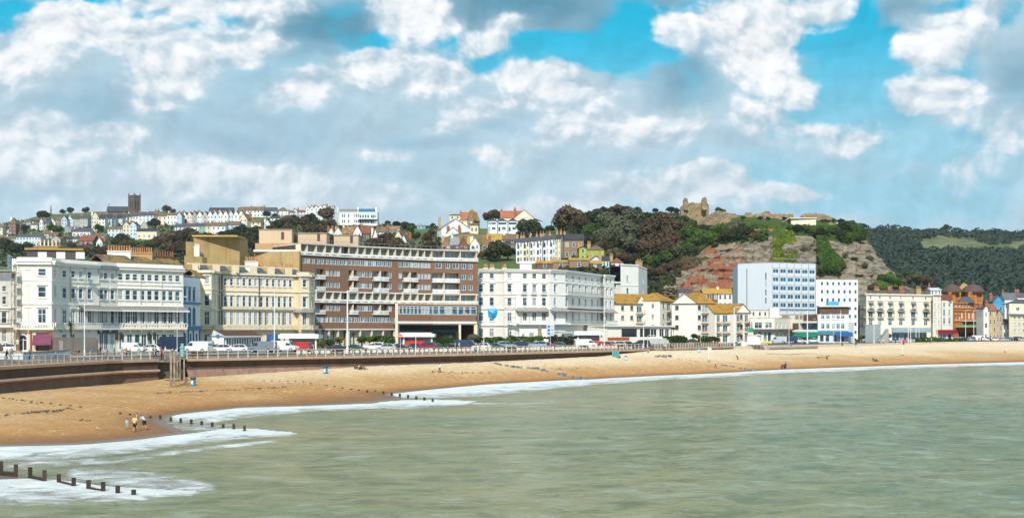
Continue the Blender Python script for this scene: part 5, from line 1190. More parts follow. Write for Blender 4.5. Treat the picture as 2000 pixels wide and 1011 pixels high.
# --- low buildings in front
b=Bld('arcade','two storey white corner arcade with broad windows, single storey shops beneath a dark overhang','building',XS(1510,6.2))
f=Fac(b,XS(1465,6.25),XS(1513,6.2),ZP,zof(620.5,6.2),wall((.78,.73,.63),.2));z0,z1=zof(641,6.2),zof(629,6.2)
for a,c in((1466,1470),(1474,1489),(1495,1508)):f.win((f.t(a)+f.t(c))/2,f.t(c)-f.t(a),z0,z1,'cross')
for a in(1472,1484,1495,1503):f.win(f.t(a),1.3,6.0,9.0,'plain',sill=False)
f.build();f.box(b.mb('overhang',plain((.12,.10,.08),.8)),-.2,f.L+.1,9.3,9.9,.003,1.4)
g=Fac(b,XS(1513,6.2),XS(1547,6.0),ZP,zof(620.5,6.2),wall((.66,.63,.54),.2))
for a in(1518,1526,1534,1542):g.win(g.t(a),1.1,z0,z1,'cross');g.win(g.t(a),1.1,6,8.8,'plain',sill=False)
g.build();g.box(b.mb('overhang',plain((.12,.10,.08),.8)),0,g.L,9.3,9.9,.003,1.2)
B_=[XS(1545,5.75),XS(1463,5.8)];flatroof(b,[f.p0,f.p1,g.p1,*B_],f.z1+.02,plain((.42,.40,.36),.9));shell(b,[g.p1,B_[0],B_[1],f.p0],ZP,f.z1,WHITE)
h=Fac(b,XS(1463,5.95),XS(1506,5.9),f.z1,zof(605.5,5.9),wall((.78,.74,.66),.2))
for u in(1472,1484.5,1495,1503):h.win(h.t(u),.9,zof(617,5.9),zof(609,5.9),'plain')
h.build();m=MB();q=XS(1513,5.95);m.box((q.x,q.y+2,zof(613,5.95)),(3.0,4,3.6));b.one('stair_tower',m,PWHITE);flatroof(b,[h.p0,h.p1,XS(1505,5.78),XS(1463,5.78)],h.z1+.02);shell(b,[h.p1,XS(1505,5.78)],f.z1,h.z1,WHITE);b.done()
b=Bld('shop_house','brown and white three storey shop with recessed balcony over a green blind','building',XS(1570,6.1))
zt=zof(613,6.1);f=Fac(b,XS(1523,5.95),XS(1597,6.15),ZP,zt,wall((.74,.70,.60),.2),depth=.3);BR2=plain((.14,.08,.055),.8)
for a,c,k in((1527,1543,0),(1553,1560,0),(1562,1568,0)):f.quad(b.mb('panel',plain((.40,.27,.17),.8)),f.t(a),f.t(c),zof(623,6.1),zof(615,6.1),.02)
m=b.mb('brown_panel',BR2);f.quad(m,f.t(1569),f.t(1596),zof(626.5,6.1),zof(614.5,6.1),.025);f.quad(m,f.t(1548),f.t(1560),zof(643.5,6.1),zof(630.5,6.1),.025)
f.win(f.t(1591),.8,zof(622,6.1),zof(615.5,6.1),'plain');f.hole(f.t(1561),f.t(1596),zof(643.5,6.1),zof(630.5,6.1),1.4);f.quad(b.mb('balcony_glazing',GLASSB),f.t(1561),f.t(1596),zof(643.5,6.1),zof(630.5,6.1),-1.38);railing(f,b.mb('railing',DARK),f.t(1561),f.t(1596),zof(643.5,6.1),1.1,.03,16)
f.box(b.mb('fascia',PWHITE),f.t(1548),f.L+2.0,zof(648,6.1),zof(645,6.1),.003,1.5);f.wins([1553,1560,1572,1585],1.3,5.9,8.2,kind='plain',sill=False);f.build()
n_=Vector((2,10));flatroof(b,[f.p0,f.p1,f.p1+n_,f.p0+n_],zt+.02);shell(b,[f.p1,f.p1+n_,f.p0+n_,f.p0],ZP,zt,WHITE)
m=MB();A=[f.pt(f.t(1561),8.9,1.4),f.pt(f.L+2.0,8.9,1.4),f.pt(f.L+2.3,7.5,3.0),f.pt(f.t(1559),7.5,3.0)];m.face(A[::-1]);m.face([A[3]-Vector((0,0,.35)),A[2]-Vector((0,0,.35)),A[2],A[3]]);o=b.one('awning',m,plain((.01,.20,.13),.6));o['label']='green shop awning';b.done()
b=Bld('seaside_house','pale blue white three storey house with a brown set-back attic and sky blue roof box','building',XS(1635,6.2))
zt=zof(612.5,6.2);f=Fac(b,XS(1597.5,6.18),XS(1657,6.2),ZP,zt,wall((.62,.67,.72),.15),depth=.2)
for u in(1607,1617,1628,1637,1646,1654):
 f.win(f.t(u),1.05,zof(622.5,6.2),zof(615,6.2),'cross');f.win(f.t(u),1.05,zof(642,6.2),zof(631.5,6.2),'cross')
for u in(1602,1622.5,1642):f.box(b.mb('pilaster',PWHITE),f.t(u)-.12,f.t(u)+.12,9.5,zt,.003,.12)
f.box(b.mb('fascia',plain((.05,.22,.32),.5)),0,f.L,8.2,9.4,.003,.4);f.wins([1605,1616,1630,1645],1.3,5.9,8.0,kind='plain',sill=False);f.build()
n_=Vector((1.5,7));flatroof(b,[f.p0,f.p1,f.p1+n_,f.p0+n_],zt+.02);shell(b,[f.p1,f.p1+n_,f.p0+n_,f.p0],ZP,zt,WHITE)
m=MB();A,B_=XS(1601,6.05),XS(1658,6.05);m.prism([(A.x,A.y),(B_.x,B_.y),(B_.x,B_.y+4),(A.x,A.y+4)],zt,zof(599,6.05));b.one('attic',m,BR2)
g=Fac(b,A,B_,zt,zof(599,6.05),BR2);
for u in(1609,1629.5,1646):g.win(g.t(u),.9,zt+.4,zt+1.9,'plain',sill=False)
m=MB();m.box(((A.x+B_.x)/2,A.y+1.6,zof(597.6,6.05)),(B_.x-A.x+.8,5.0,.4));b.one('roof',m,PWHITE)
m=MB();q=XS(1629,5.95);m.box((q.x,q.y+2,zof(592.5,5.95)),(3.7,2.2,1.5));b.one('roof_box',m,plain((.08,.42,.72),.5))
m=MB();h_=f;A=[h_.pt(f.t(1632),9.0,.4),h_.pt(f.L+1.2,9.0,.4),h_.pt(f.L+1.2,7.9,2.2),h_.pt(f.t(1632),7.9,2.2)];m.face(A[::-1]);m.face([A[3]-Vector((0,0,.3)),A[2]-Vector((0,0,.3)),A[2],A[3]]);o=b.one('awning',m,plain((.01,.09,.30),.6));o['label']='deep blue shop awning'
m=MB();q=XS(1666,6.1);m.prism([(f.p1.x+.003,f.p1.y),(XS(1668,6.15).x,XS(1668,6.15).y),(XS(1668,6).x,XS(1668,6).y+4),(f.p1.x+.003,f.p1.y+6)],ZP,zof(630,6.1));b.one('side_wing',m,wall((.72,.71,.66),.2));b.done()
# --- cream balconied terrace
b=Bld('balconied_terrace','long cream terrace with rows of hooded iron balconies on every floor','building',XS(1770,5.1))
CW=wall((.84,.79,.66),.15);s0,s1=5.3,5.12;zt=zof(574,5.2)
f=Fac(b,XS(1692,s0),XS(1822,s1),ZP,zt,CW,depth=.15);l=Fac(b,XS(1679,5.15),XS(1692,s0),ZP,zt,CW)
ir=b.mb('iron_railing',plain((.20,.20,.20),.6));hd=b.mb('hood',plain((.30,.28,.25),.8));bl=b.mb('balcony',plain((.55,.50,.42),.8))
def hood(f,t,w,z):
 A=[f.pt(t-w*.6,z,1.0),f.pt(t+w*.6,z,1.0),f.pt(t+w*.42,z+.85,.02),f.pt(t-w*.42,z+.85,.02)]
 hd.face(A);hd.face([A[0],A[3],f.pt(t-w*.6,z,.02)]);hd.face([A[1],f.pt(t+w*.6,z,.02),A[2]])
R3=[(578.5,584),(592,601.5),(608,619.5),(625.5,634)]
for u in(1700.5,1718.5,1738.5,1759.5,1783.5,1808):
 t=f.t(u)
 f.win(t,.95,zof(584,5.2),zof(579,5.2),'sash',hood=0)
 f.win(t,1.35,zof(601.5,5.2),zof(593,5.2),'cross',sill=False);f.win(t,2.3,zof(619.5,5.2),zof(608.5,5.2),'strip',sill=False);f.win(t,1.9,zof(635,5.2),zof(625.5,5.2),'cross',sill=False,gm=GLASSB)
 hood(f,t,2.2,zof(592.6,5.2));hood(f,t,3.2,zof(608,5.2))
 for v,w in((602,2.2),(620,3.0)):z=zof(v,5.2);f.box(bl,t-w/2,t+w/2,z-.2,z,.003,1.0);railing(f,ir,t-w/2,t+w/2,z,.9,.95,int(w/.35))
for v0,v1 in R3[1:]:l.win(l.L/2,1.2,zof(v1,5.2),zof(v0,5.2),'cross');z=zof(v1,5.2);l.box(bl,.3,l.L-.3,z-.2,z,.003,.9);railing(l,ir,.3,l.L-.3,z,.9,.85,6)
cr_=b.mb('cornice',plain((.80,.76,.64),.8))
for q in(f,l):q.band(cr_,zt-.5,zt-.1,.5);q.band(cr_,zof(588,5.2),zof(587,5.2),.15);q.build()
bay=XS(1851,5.2);g=Fac(b,XS(1822,s1+.04),XS(1838,5.12),ZP,zt+.3,CW)
for v0,v1 in R3:g.win(g.t(1826.5),.9,zof(v1,5.15),zof(v0,5.15),'cross');g.win(g.t(1834),.9,zof(v1,5.15),zof(v0,5.15),'cross')
g.band(cr_,zt-.3,zt+.1,.5);g.build();E=XS(1839,4.85)
shell(b,[g.p1,E,XS(1690,4.8),l.p0],ZP,zt,CW);flatroof(b,[l.p0,l.p1,f.p1,g.p0,g.p1,E,XS(1690,4.8)],zt-.2,SLATE)
q0,q1=XS(1700,5.05),XS(1822,4.95);m=MB();F2=Fac(b,q0,q1,0,1,CW)
m.face([F2.pt(0,zt-.2,0),F2.pt(F2.L,zt-.2,0),F2.pt(F2.L,zt+2.0,-3.5),F2.pt(0,zt+2.0,-3.5)]);b.one('mansard_roof',m,rooft((.10,.09,.09),(.22,.13,.06),.4))
for u,mt in((1742,BRICK),(1765,BRICK),(1798,TAN),(1716,TAN)):q=XS(u,5.0);chimney(b,(q.x,q.y+3),1.9,.9,zt-.4,zt+2.5,.1,mt,4,POT)
b.done()
b=Bld('pavilion','low grey glazed promenade pavilion with a broad outside stair','building',XS(1750,5.9))
f=Fac(b,XS(1690,6.0),XS(1720,5.95),ZP,zof(634,5.95),plain((.36,.42,.42),.5));f.build();f2=Fac(b,XS(1742,5.85),XS(1810,5.7),ZP,zof(640,5.8),plain((.46,.52,.53),.4));k=9
for i in range(k):f2.win(f2.L*(i+.5)/k,f2.L/k*.8,6.0,8.4,'plain',gm=GLASSB,sill=False)
f2.build('glazed_wall');f2.box(b.mb('fascia',plain((.40,.50,.54),.4)),-.3,f2.L+.3,8.8,10.4,.003,1.6)
m=MB();A,B_=XS(1718,6.15),XS(1736,6.05)
for i in range(9):t=i/9;p=A.lerp(B_,t);q=A.lerp(B_,t+1/9);m.prism([(p.x,p.y),(q.x,q.y),(q.x,q.y+3),(p.x,p.y+3)],ZP,ZP+.6+t*4.2)
b.one('stair',m,plain((.62,.58,.54),.8));flatroof(b,[f.p0,f.p1,f.p1+Vector((1,5)),f.p0+Vector((1,5))],f.z1+.1,plain((.4,.44,.44),.6));flatroof(b,[f2.p0,f2.p1,f2.p1+Vector((1,5)),f2.p0+Vector((1,5))],f2.z1+.1,plain((.4,.44,.46),.6));b.done()
b=Bld('corner_house','narrow white bay fronted house with rust red attic beside the orange brick theatre','building',XS(1850,5.0))
f=Fac(b,XS(1839.5,5.12),XS(1861,5.08),ZP,zof(588,5),WHITE)
for v0,v1 in((592,600),(605,617),(621,633)):f.wins([1844.5,1855],1.4,zof(v1,5),zof(v0,5),kind='cross')
f.box(b.mb('fascia',plain((.28,.02,.04),.5)),-3.5,f.L+1,8.2,9.7,.003,1.2);f.wins([1845,1855],2.2,5.8,8.0,kind='plain',sill=False);f.build();m=MB();q=XS(1850,5.1);m.box((q.x,q.y+1.6,zof(588,5)+1.2),(4.3,3,2.4),0,0,.85);b.one('attic',m,rooft((.22,.08,.05)));
shell(b,[f.p1,f.p1+Vector((0,6)),f.p0+Vector((0,6)),f.p0],ZP,f.z1,WHITE);b.done()
# --- orange brick theatre
OB=brick((.44,.17,.05),(.38,.13,.035));OC=brick((.56,.27,.09),(.46,.19,.06));b=Bld('theatre','orange brick theatre with two dark domed turrets and a pale green canopy','building',XS(1890,4.95))
p0,p1=XS(1861.5,5.0),XS(1918,4.9);zt=zof(592,4.95);f=Fac(b,p0,p1,ZP,zt,OB,depth=.35)
for u,w in((1867,1.2),(1874,1.2),(1910,1.2),(1916,1.0)):
 f.win(f.t(u),w,zof(599,4.95),zof(593,4.95),'sash');f.win(f.t(u),w,zof(624,4.95),zof(616.5,4.95),'sash');f.win(f.t(u),w*.9,zof(613,4.95),zof(609,4.95),'arch',sill=False)
for u in(1880,1886,1892,1898):f.win(f.t(u),1.0,zof(599,4.95),zof(593.5,4.95),'plain')
for u in(1879,1893,1900):f.win(f.t(u),1.15,zof(622,4.95),zof(609.5,4.95),'arch',gm=POTW,sill=False)
oc=b.mb('terracotta_band',OC)
for v in(601.5,606,626,591.5):f.band(oc,zof(v,4.95)-.25,zof(v,4.95)+.2,.3)
f.hole(f.t(1873),f.t(1905),ZP,8.6,2.5);f.build();gq=b.mb('canopy',[plain((.33,.42,.24),.5),plain((.60,.62,.6),.3)]);f.box(gq,f.t(1865),f.L+2.2,zof(639,5.1),zof(634,5.1),.1,3.2);f.box(gq,f.t(1878),f.t(1904),zof(626,5)-.2,zof(625,5),.003,2.6,1)
dr=b.mb('foyer',plain((.30,.10,.04),.5));f.quad(dr,f.t(1873),f.t(1905),ZP,8.6,-2.45)
n_=Vector((1.5,16));shell(b,[p1,p1+n_,p0+n_,p0],ZP,zt,OB);flatroof(b,[p0,p1,p1+n_,p0+n_],zt)
for u0,u1 in((1853,1873),(1891,1918)):
 a,c=XS(u0,4.85),XS(u1,4.82);g=Fac(b,a,c,zt-.3,zof(570,4.85),OC);g.band(b.mb('terracotta_band',OC),g.z1-.5,g.z1,.35)
 for q in(0.02,.5,.98):g.box(b.mb('pilaster',OC),max(0,g.L*q-.5),min(g.L,g.L*q+.5),g.z0,g.z1,.003,.3)
 g.build();r=(c.x-a.x)/2+1.2;cx,cy=(a.x+c.x)/2,a.y+r;shell(b,[c,c+Vector((0,2*r)),a+Vector((0,2*r)),a],zt-.3,g.z1,OC)
 m=MB();m.lathe((cx,cy,g.z1),[(r*1.05,0),(r*1.02,.5),(r*.9,1.3),(r*.72,2.1),(r*.45,2.8),(r*.2,3.2),(.5,3.4),(.5,3.9),(.75,4.0),(.2,4.6),(.08,5.6)],16);b.one('dome',m,rooft((.13,.085,.07)))
m=MB();q=XS(1886,4.6);pitched(b,(q.x,q.y+2),10,9,0,zof(575,4.7),zof(552.5,4.6),rooft((.36,.24,.11),(.42,.27,.06),.6),'hip');m.box((q.x,q.y+2,(zof(575,4.7)+zt)/2),(9.6,8.6,zof(575,4.7)-zt));b.one('wall',m,OC)
q=XS(1889,4.95);pitched(b,(q.x,q.y+1.5),6.2,3.2,0,zof(591,4.95),zof(579.5,4.9),SLATE,'hip');b.done()
# --- far right town
b=Bld('modern_flats','pale yellow flat roofed flats cut by the right edge of the view','building',XS(1985,5.0));Wy=wall((.74,.68,.50),.2)
f=Fac(b,XS(1971,5.25),XS(2060,5.1),ZP,zof(593,5.2),Wy,depth=.15)
for v0,v1 in((617.5,623),(630,635),(642,648)):
 for u in(1982,1991,2000,2012,2026,2040):f.win(f.t(u),1.3,zof(v1,5.2),zof(v0,5.2),'case')
f.box(b.mb('balcony',WHITE),-.3,f.L,zof(613,5.2),zof(606.5,5.2),.003,1.2);f.win(f.t(1988),2.0,zof(606,5.2)-.1,zof(603,5.2)+.6,'case',sill=False);f.build();g=Fac(b,XS(1966,4.95),f.p0,ZP,f.z1,wall((.5,.47,.38),.2));g.build();shell(b,[f.p1,XS(2060,4.8),XS(1966,4.95)],ZP,f.z1,Wy);q=XS(2008,5.0);pitched(b,(q.x,q.y+2),16,9,0,zof(592.5,5.2),zof(584,5.0),SLATE,'hip');b.done()
TW=[(1921,1931,667,603,596,'white narrow house with a dark gable right of the theatre',(.74,.72,.68),(.12,.11,.11),'gable',1,3),(1931,1946,667,606,592,'tan brick town house with red chimney right of the theatre',(.50,.36,.19),(.30,.13,.07),'side',2,4),(1946,1958,667,615,604,'weathered brown gabled house in the town gap',(.45,.34,.22),(.16,.13,.11),'gable',2,3),(1958,1972,662,632,622,'low grey cottage beside the pale yellow flats',(.60,.62,.62),(.12,.12,.13),'side',2,2),(1940,1960,612,589,577,'bright blue house under a slate roof at the foot of the wooded hill',(.06,.33,.55),(.13,.15,.18),'gable',2,1),(1962,1986,608,584,571,'white gabled house under slates below the wooded hill',(.74,.75,.76),(.16,.17,.19),'side',3,1),(1987,2003,604,580,571,'white house at the right edge below the wooded hill',(.76,.76,.76),(.12,.12,.13),'side',2,1),(1922,1942,600,589,580,'dark tarred net shop roof behind the theatre',(.08,.08,.085),(.07,.07,.075),'gable',2,1),(1955,1975,622,602,592,'slate grey house crowded behind the tan brick town house',(.35,.36,.37),(.11,.12,.14),'side',2,1),(1942,1956,604,592,584,'small dark slate cottage left of the bright blue house',(.2,.22,.25),(.08,.09,.1),'side',2,1),(1993,2010,592,579,571,'grey cottage highest on the right at the foot of the wood',(.4,.42,.45),(.1,.1,.11),'gable',2,1),(1818,1838,578,566,561,'white rooftop house behind the cream balconied terrace',(.8,.8,.8),(.62,.64,.66),'side',3,1)]
for i,(u0,u1,vb,ve,vr,lab,wc_,rc,kd,nx,ny) in enumerate(TW):
 Yt=520 if vb>650 else(540 if vb==578 else 600+i*6)
 house('town_house',lab,'house',u0,u1,vb,ve,vr,wall(wc_,.3),rooft(rc),kd,nx,ny,0,Yt,8,1,'town houses at the right',drop=12)
# ------------------------------------------------------------------ trees
def cards(pts,nrm,size,tone,rng,flat=.55):
 """leaf clump quads at pts, roughly facing nrm"""
 n=len(pts);r=rng.normal(size=(n,3));d=nrm+r*flat;d/=np.linalg.norm(d,axis=1)[:,None]+1e-9
 a=np.cross(d,rng.normal(size=(n,3)));a/=np.linalg.norm(a,axis=1)[:,None]+1e-9;b=np.cross(d,a)
 s=np.asarray(size).reshape(-1,1)*np.ones((n,1));e=rng.uniform(.55,1.0,(n,1))
 V=np.stack([pts-a*s-b*s*e*.6,pts+a*s*.7-b*s*e,pts+a*s+b*s*e*.7,pts-a*s*.6+b*s*e],1).reshape(-1,3)
 return V,np.arange(n*4).reshape(n,4),np.repeat(tone,4)
def crown_pts(rng,nb,nc,squash=.8,lump=.42,spread=.62):
 P_,N_,T_=[],[],[]
 for i in range(nb):
  d=rng.normal(size=3);d/=np.linalg.norm(d);d[2]=d[2]*.8+.1 if rng.random()<.55 else abs(d[2])
  c=d*spread*rng.uniform(.55,1.0)*np.array([1,1,squash]);r=lump*rng.uniform(.65,1.15)
  q=rng.normal(size=(nc,3));q/=np.linalg.norm(q,axis=1)[:,None];q[:,2]=np.where(q[:,2]<-.55,-q[:,2],q[:,2])
  P_.append(c+q*r*rng.uniform(.8,1.08,(nc,1))*np.array([1,1,.9]));N_.append(q);T_.append(np.clip(rng.uniform(.15,.75)+rng.normal(0,.16,nc),0,1))
 return np.concatenate(P_),np.concatenate(N_),np.concatenate(T_)
CROWNS=[]
for k in range(7):
 rng=np.random.default_rng(50+k);p,n,t=crown_pts(rng,17+k%3*3,95,(.8,.95,.7,1.05,.8,.65,.9)[k])
 V,Q,T=cards(p,n,rng.uniform(.045,.10,len(p)),t,rng)
 V[:,2]+=.15;o=npmesh('crown',V,Q,BARK,{'tone':T});CROWNS.append(o.data);bpy.data.objects.remove(o)
TR=[]
for k in range(3):
 m=MB();rng=np.random.default_rng(k);m.tube([(0,0,-1.15),(.02,0,-.5),(.0,.02,.2)],[.10,.075,.05],7)
 for i in range(5):
  a=i*1.26+k;m.tube([(0,0,-.45+i*.1),(.25*math.cos(a),.25*math.sin(a),-.05+i*.08),(.5*math.cos(a),.5*math.sin(a),.3)],[.045,.03,.012],5)
 o=m.build('trunk',BARK);TR.append(o.data);bpy.data.objects.remove(o)
FOL={'d':foliage((.028,.038,.016),(.085,.09,.04)),'b':foliage((.070,.048,.026),(.17,.12,.065)),'o':foliage((.075,.085,.045),(.20,.20,.12)),'g':foliage((.035,.075,.012),(.12,.19,.035)),'y':foliage((.09,.12,.01),(.26,.30,.03))}
KN={'d':'dark evergreen','b':'brownish','o':'grey olive','g':'green','y':'yellow green'}
tcount=0
def tree(u,v,r,k,where,fn=None,ymin=430,Y=None,name=None,flat=1.0,group=None):
 """crown centred at photo position u, v with radius r pixels, standing on the slope"""
 global tcount
 tcount+=1
 if Y is None:Y,z=hit(u,v+r*.75,fn,ymin)
 else:z=lz(u,Y,fn)
 s=F/Y;rad=r*1.22/s;X=(u-1000)/s;zc=H-(v-VH)/s
 nm=name or('tree' if rad>2.6 else 'shrub');i=tcount*5%7
 side=('rounded','broad','spreading','upright','bushy','low','dense')[i]
 e=thing(nm,f'{side} {KN[k]} {nm} {where}',nm,(X,Y,z),tcount*1.7%6.28,group or f'{nm}s {where}'.split(',')[0])
 c=bpy.data.objects.new('crown',CROWNS[i]);C.objects.link(c);c.parent=e;c.location=(0,0,zc-z-.08*rad);c.scale=(rad*1.08,rad*1.08,rad*flat)
 setmat(c,FOL[k]);h=zc-z
 t=bpy.data.objects.new('trunk',TR[tcount%3]);C.objects.link(t);t.parent=e;t.location=(0,0,max(h,rad*.5));t.scale=(rad,rad,max((h+.4)/1.15,rad*.6))
 return e
def near(u):return('left of the church' if u<200 else 'below the church' if u<300 else 'below the gabled houses' if u<420 else 'under the coloured terrace' if u<520 else 'below the ridge houses' if u<640 else 'near the white clifftop hotel' if u<720 else 'among red roofed houses' if u<850 else 'by the brick villas')
LT=[(85,421,11,'d'),(137,412,7,'d'),(167,411,7,'d'),(122,415,6,'d'),(10,482,17,'d'),(32,488,15,'d'),(52,482,11,'d'),(103,447,10,'g'),(48,447,8,'d'),(113,450,9,'g'),(192,447,9,'g'),(240,470,14,'d'),(228,474,10,'d'),(258,478,12,'g'),(196,492,13,'b'),(165,492,13,'b'),(222,492,14,'b'),(140,482,9,'b'),(303,438,11,'d'),(295,437,7,'d'),(326,409,9,'b'),(338,413,6,'b'),(246,484,14,'b'),(275,492,14,'b'),(290,483,12,'g'),(308,478,15,'b'),(322,470,15,'b'),(338,466,17,'b'),(352,462,15,'b'),(370,460,15,'b'),(384,466,14,'b'),(330,490,17,'b'),(352,488,18,'b'),(374,488,17,'b'),(312,497,13,'o'),(392,480,14,'b'),(400,464,10,'d'),(415,464,9,'d'),(432,461,9,'d'),(450,462,14,'d'),(470,455,15,'d'),(474,444,8,'d'),(486,466,16,'d'),(500,455,13,'d'),(498,478,16,'d'),(470,478,16,'d'),(512,465,13,'d'),(366,433,6,'g'),(530,447,10,'b'),(545,440,13,'d'),(560,436,14,'b'),(576,432,13,'d'),(592,437,13,'b'),(606,430,13,'d'),(622,440,12,'d'),(600,448,11,'b'),(620,449,12,'b'),(645,441,12,'b'),(641,420,16,'b'),(560,448,10,'b'),(635,452,10,'b'),(521,419,8,'d'),(536,422,6,'d'),(738,478,16,'b'),(755,474,18,'b'),(772,478,15,'b'),(722,480,12,'b'),(790,484,10,'b'),(792,441,9,'d'),(803,447,10,'g'),(775,438,7,'d'),(757,437,6,'d'),(812,462,9,'d'),(834,468,12,'b'),(840,482,12,'b'),(826,486,9,'b'),(845,440,5,'d'),(805,440,5,'d'),(843,457,8,'b'),(955,424,13,'b'),(968,420,10,'b'),(975,425,9,'d'),(1034,447,20,'d'),(1050,455,14,'d'),(1020,462,12,'d'),(975,494,22,'d'),(960,496,16,'d'),(992,496,15,'d'),(942,500,9,'b'),(1075,448,9,'d')]
HT=[(1114,429,29,'b'),(1095,440,16,'b'),(1133,440,18,'b'),(1153,431,18,'d'),(1168,424,15,'d'),(1180,415,11,'d'),(1184,430,18,'o'),(1210,413,15,'b'),(1203,440,22,'o'),(1235,430,22,'o'),(1217,456,26,'o'),(1228,481,22,'o'),(1175,467,20,'o'),(1157,452,18,'g'),(1178,484,17,'b'),(1196,460,20,'o'),(1207,472,20,'o'),(1252,452,22,'d'),(1264,456,24,'b'),(1296,442,26,'b'),(1310,411,8,'d'),(1321,413,8,'d'),(1278,428,14,'d'),(1253,495,23,'b'),(1278,481,24,'b'),(1300,467,22,'b'),(1320,449,20,'b'),(1296,492,22,'b'),(1317,477,20,'b'),(1270,514,18,'g'),(1324,494,14,'o'),(1302,504,15,'g'),(1262,535,16,'b'),(1200,500,15,'o'),(1215,505,14,'b'),(1235,508,15,'d'),(1258,425,12,'d'),(1243,415,10,'d'),(1225,411,9,'d'),(1195,412,8,'b'),(1290,425,11,'b'),(1280,412,6,'d'),(1150,470,13,'d'),(1270,440,16,'b'),(1346,463,20,'g'),(1358,474,16,'g'),(1336,434,12,'g'),(1352,440,11,'g'),(1370,462,16,'g'),(1388,467,17,'g'),(1404,455,14,'g'),(1427,449,14,'o'),(1440,443,13,'o'),(1413,465,14,'d'),(1436,460,15,'d'),(1458,455,14,'d'),(1472,462,10,'b'),(1340,485,15,'g'),(1355,492,12,'d'),(1330,460,14,'b'),(1340,447,12,'b'),(1376,448,10,'d'),(1448,466,9,'d'),(1300,525,12,'b'),(1288,533,12,'b'),(1325,520,10,'b'),(1395,480,7,'g'),(1500,428,5,'g'),(1485,427,5,'d'),(1452,426,4,'d'),(1404,411,7,'g'),(1413,413,5,'g')]
RT=[(1545,447,9,'g'),(1558,448,10,'d'),(1572,450,11,'g'),(1586,453,12,'g'),(1600,455,12,'d'),(1614,453,12,'g'),(1628,451,12,'g'),(1641,449,12,'d'),(1653,444,12,'g'),(1664,441,10,'g'),(1672,450,12,'g'),(1683,458,11,'g'),(1643,434,8,'d'),(1655,437,7,'d'),(1656,468,13,'g'),(1646,462,12,'d'),(1667,464,11,'g'),(1681,468,9,'d'),(1606,432,4,'g'),(1612,431,4,'d'),(1618,433,4,'g'),(1628,432,5,'g'),(1533,428,5,'d'),(1620,529,14,'g'),(1606,528,11,'g'),(1632,530,10,'g'),(1642,521,10,'b'),(1668,508,7,'d'),(1650,500,6,'o'),(1700,506,7,'o'),(1690,520,7,'o'),(1715,500,5,'o'),(1723,545,11,'g'),(1736,551,12,'g'),(1750,555,11,'g'),(1738,538,7,'g'),(1760,552,10,'o'),(1775,548,12,'o'),(1790,542,13,'o'),(1803,548,12,'b'),(1770,536,8,'g'),(1755,540,8,'o'),(1815,556,10,'b'),(1703,562,9,'b')]
ORD=('','second ','third ')
for i,(u,v,r,k) in enumerate(LT):tree(u,v,r,k,near(u),group='trees between hillside houses')
for i,(u,v,r,k) in enumerate(HT):tree(u,v,r,k,'on the slope left of the castle' if u<1330 else 'below the castle gatehouse' if u<1400 else 'below the castle curtain wall',ymin=500,group='trees on the castle hill')
for i,(u,v,r,k) in enumerate(RT):tree(u,v,r,k,'on the cliff edge behind the tall hotel' if u<1610 else 'on the cliff edge above the white offices' if u<1690 else 'at the foot of the cliff behind the balconied terrace',ymin=535,group='shrubs on the cliff')
for u,v,r,k in[(1848,447,8,'d'),(1841,450,6,'d'),(1931,454,6,'d'),(1787,451,5,'d'),(1766,452,5,'d'),(1810,452,5,'d'),(1960,459,6,'d'),(1975,461,7,'d'),(1990,462,7,'d')]:tree(u,v,r,k,'on the skyline of the far hill',eastz,1000,group='trees on the far skyline')
rng=np.random.default_rng(3);PP,NN,TT,SS=[],[],[],[]
for v in np.arange(446,640,4.2):
 for u in np.arange(1640,2120,9.0):
  uu_,vv_=u+rng.uniform(-5,5),v+rng.uniform(-2.5,2.5)
  if vv_<450+(uu_-1690)*.035:continue
  md=(1795<uu_<2010 and 465+(uu_-1795)*.03<vv_<496-abs(uu_-1890)*.03 and not(1915<uu_<1970 and vv_<479)) or(1715<uu_<1745 and 494<vv_<502)
  if md:continue
  Y,z=hit(uu_,vv_,eastz,760)
  if Y>1640:continue
  r=rng.uniform(3.5,7.5);nb=60;q=rng.normal(size=(nb,3));q/=np.linalg.norm(q,axis=1)[:,None];q[:,2]=np.abs(q[:,2])
  PP.append(np.array([(uu_-1000)/F*Y,Y,z+r*.25])+q*r*np.array([1,1,.85])*rng.uniform(.8,1.1,(nb,1)));NN.append(q);TT.append(np.clip(rng.uniform(0,.5)+.9*(fbm(np.array([uu_*.03]),np.array([vv_*.08]),3,4)[0]-.25)+rng.normal(0,.1,nb),0,1));SS.append(np.full(nb,r*.2))
V,Q,T=cards(np.concatenate(PP),np.concatenate(NN),np.concatenate(SS),np.concatenate(TT),rng,.4)
tag(npmesh('wood',V,Q,foliage((.032,.052,.036),(.068,.088,.05),trans=.15),{'tone':T}),'dark green wood covering the far hill below the meadow','wood',kind='stuff')  # distance haze painted into the leaf colours as a bluish tint
def ivy(poly,n,size,k,label):
 rng=np.random.default_rng(len(label));P_=np.array(poly,float);lo,hi=P_.min(0),P_.max(0);pts=[]
 while len(pts)<n:
  q=rng.uniform(lo,hi)
  if inside(np.array([q[0]]),np.array([q[1]]),P_)[0]:
   Y,z=hit2(q[0],q[1]);pts.append(((q[0]-1000)/F*Y,Y-1.2-rng.uniform(0,.8),z+.4))
 V,Q,T=cards(np.array(pts),np.tile([0,-.9,.45],(n,1)),rng.uniform(size*.6,size*1.2,n),rng.uniform(0,1,n),rng,.5)
 tag(npmesh('ivy',V,Q,FOL[k],{'tone':T}),label,'ivy',kind='stuff')
_Y2=np.arange(530,660,.4)
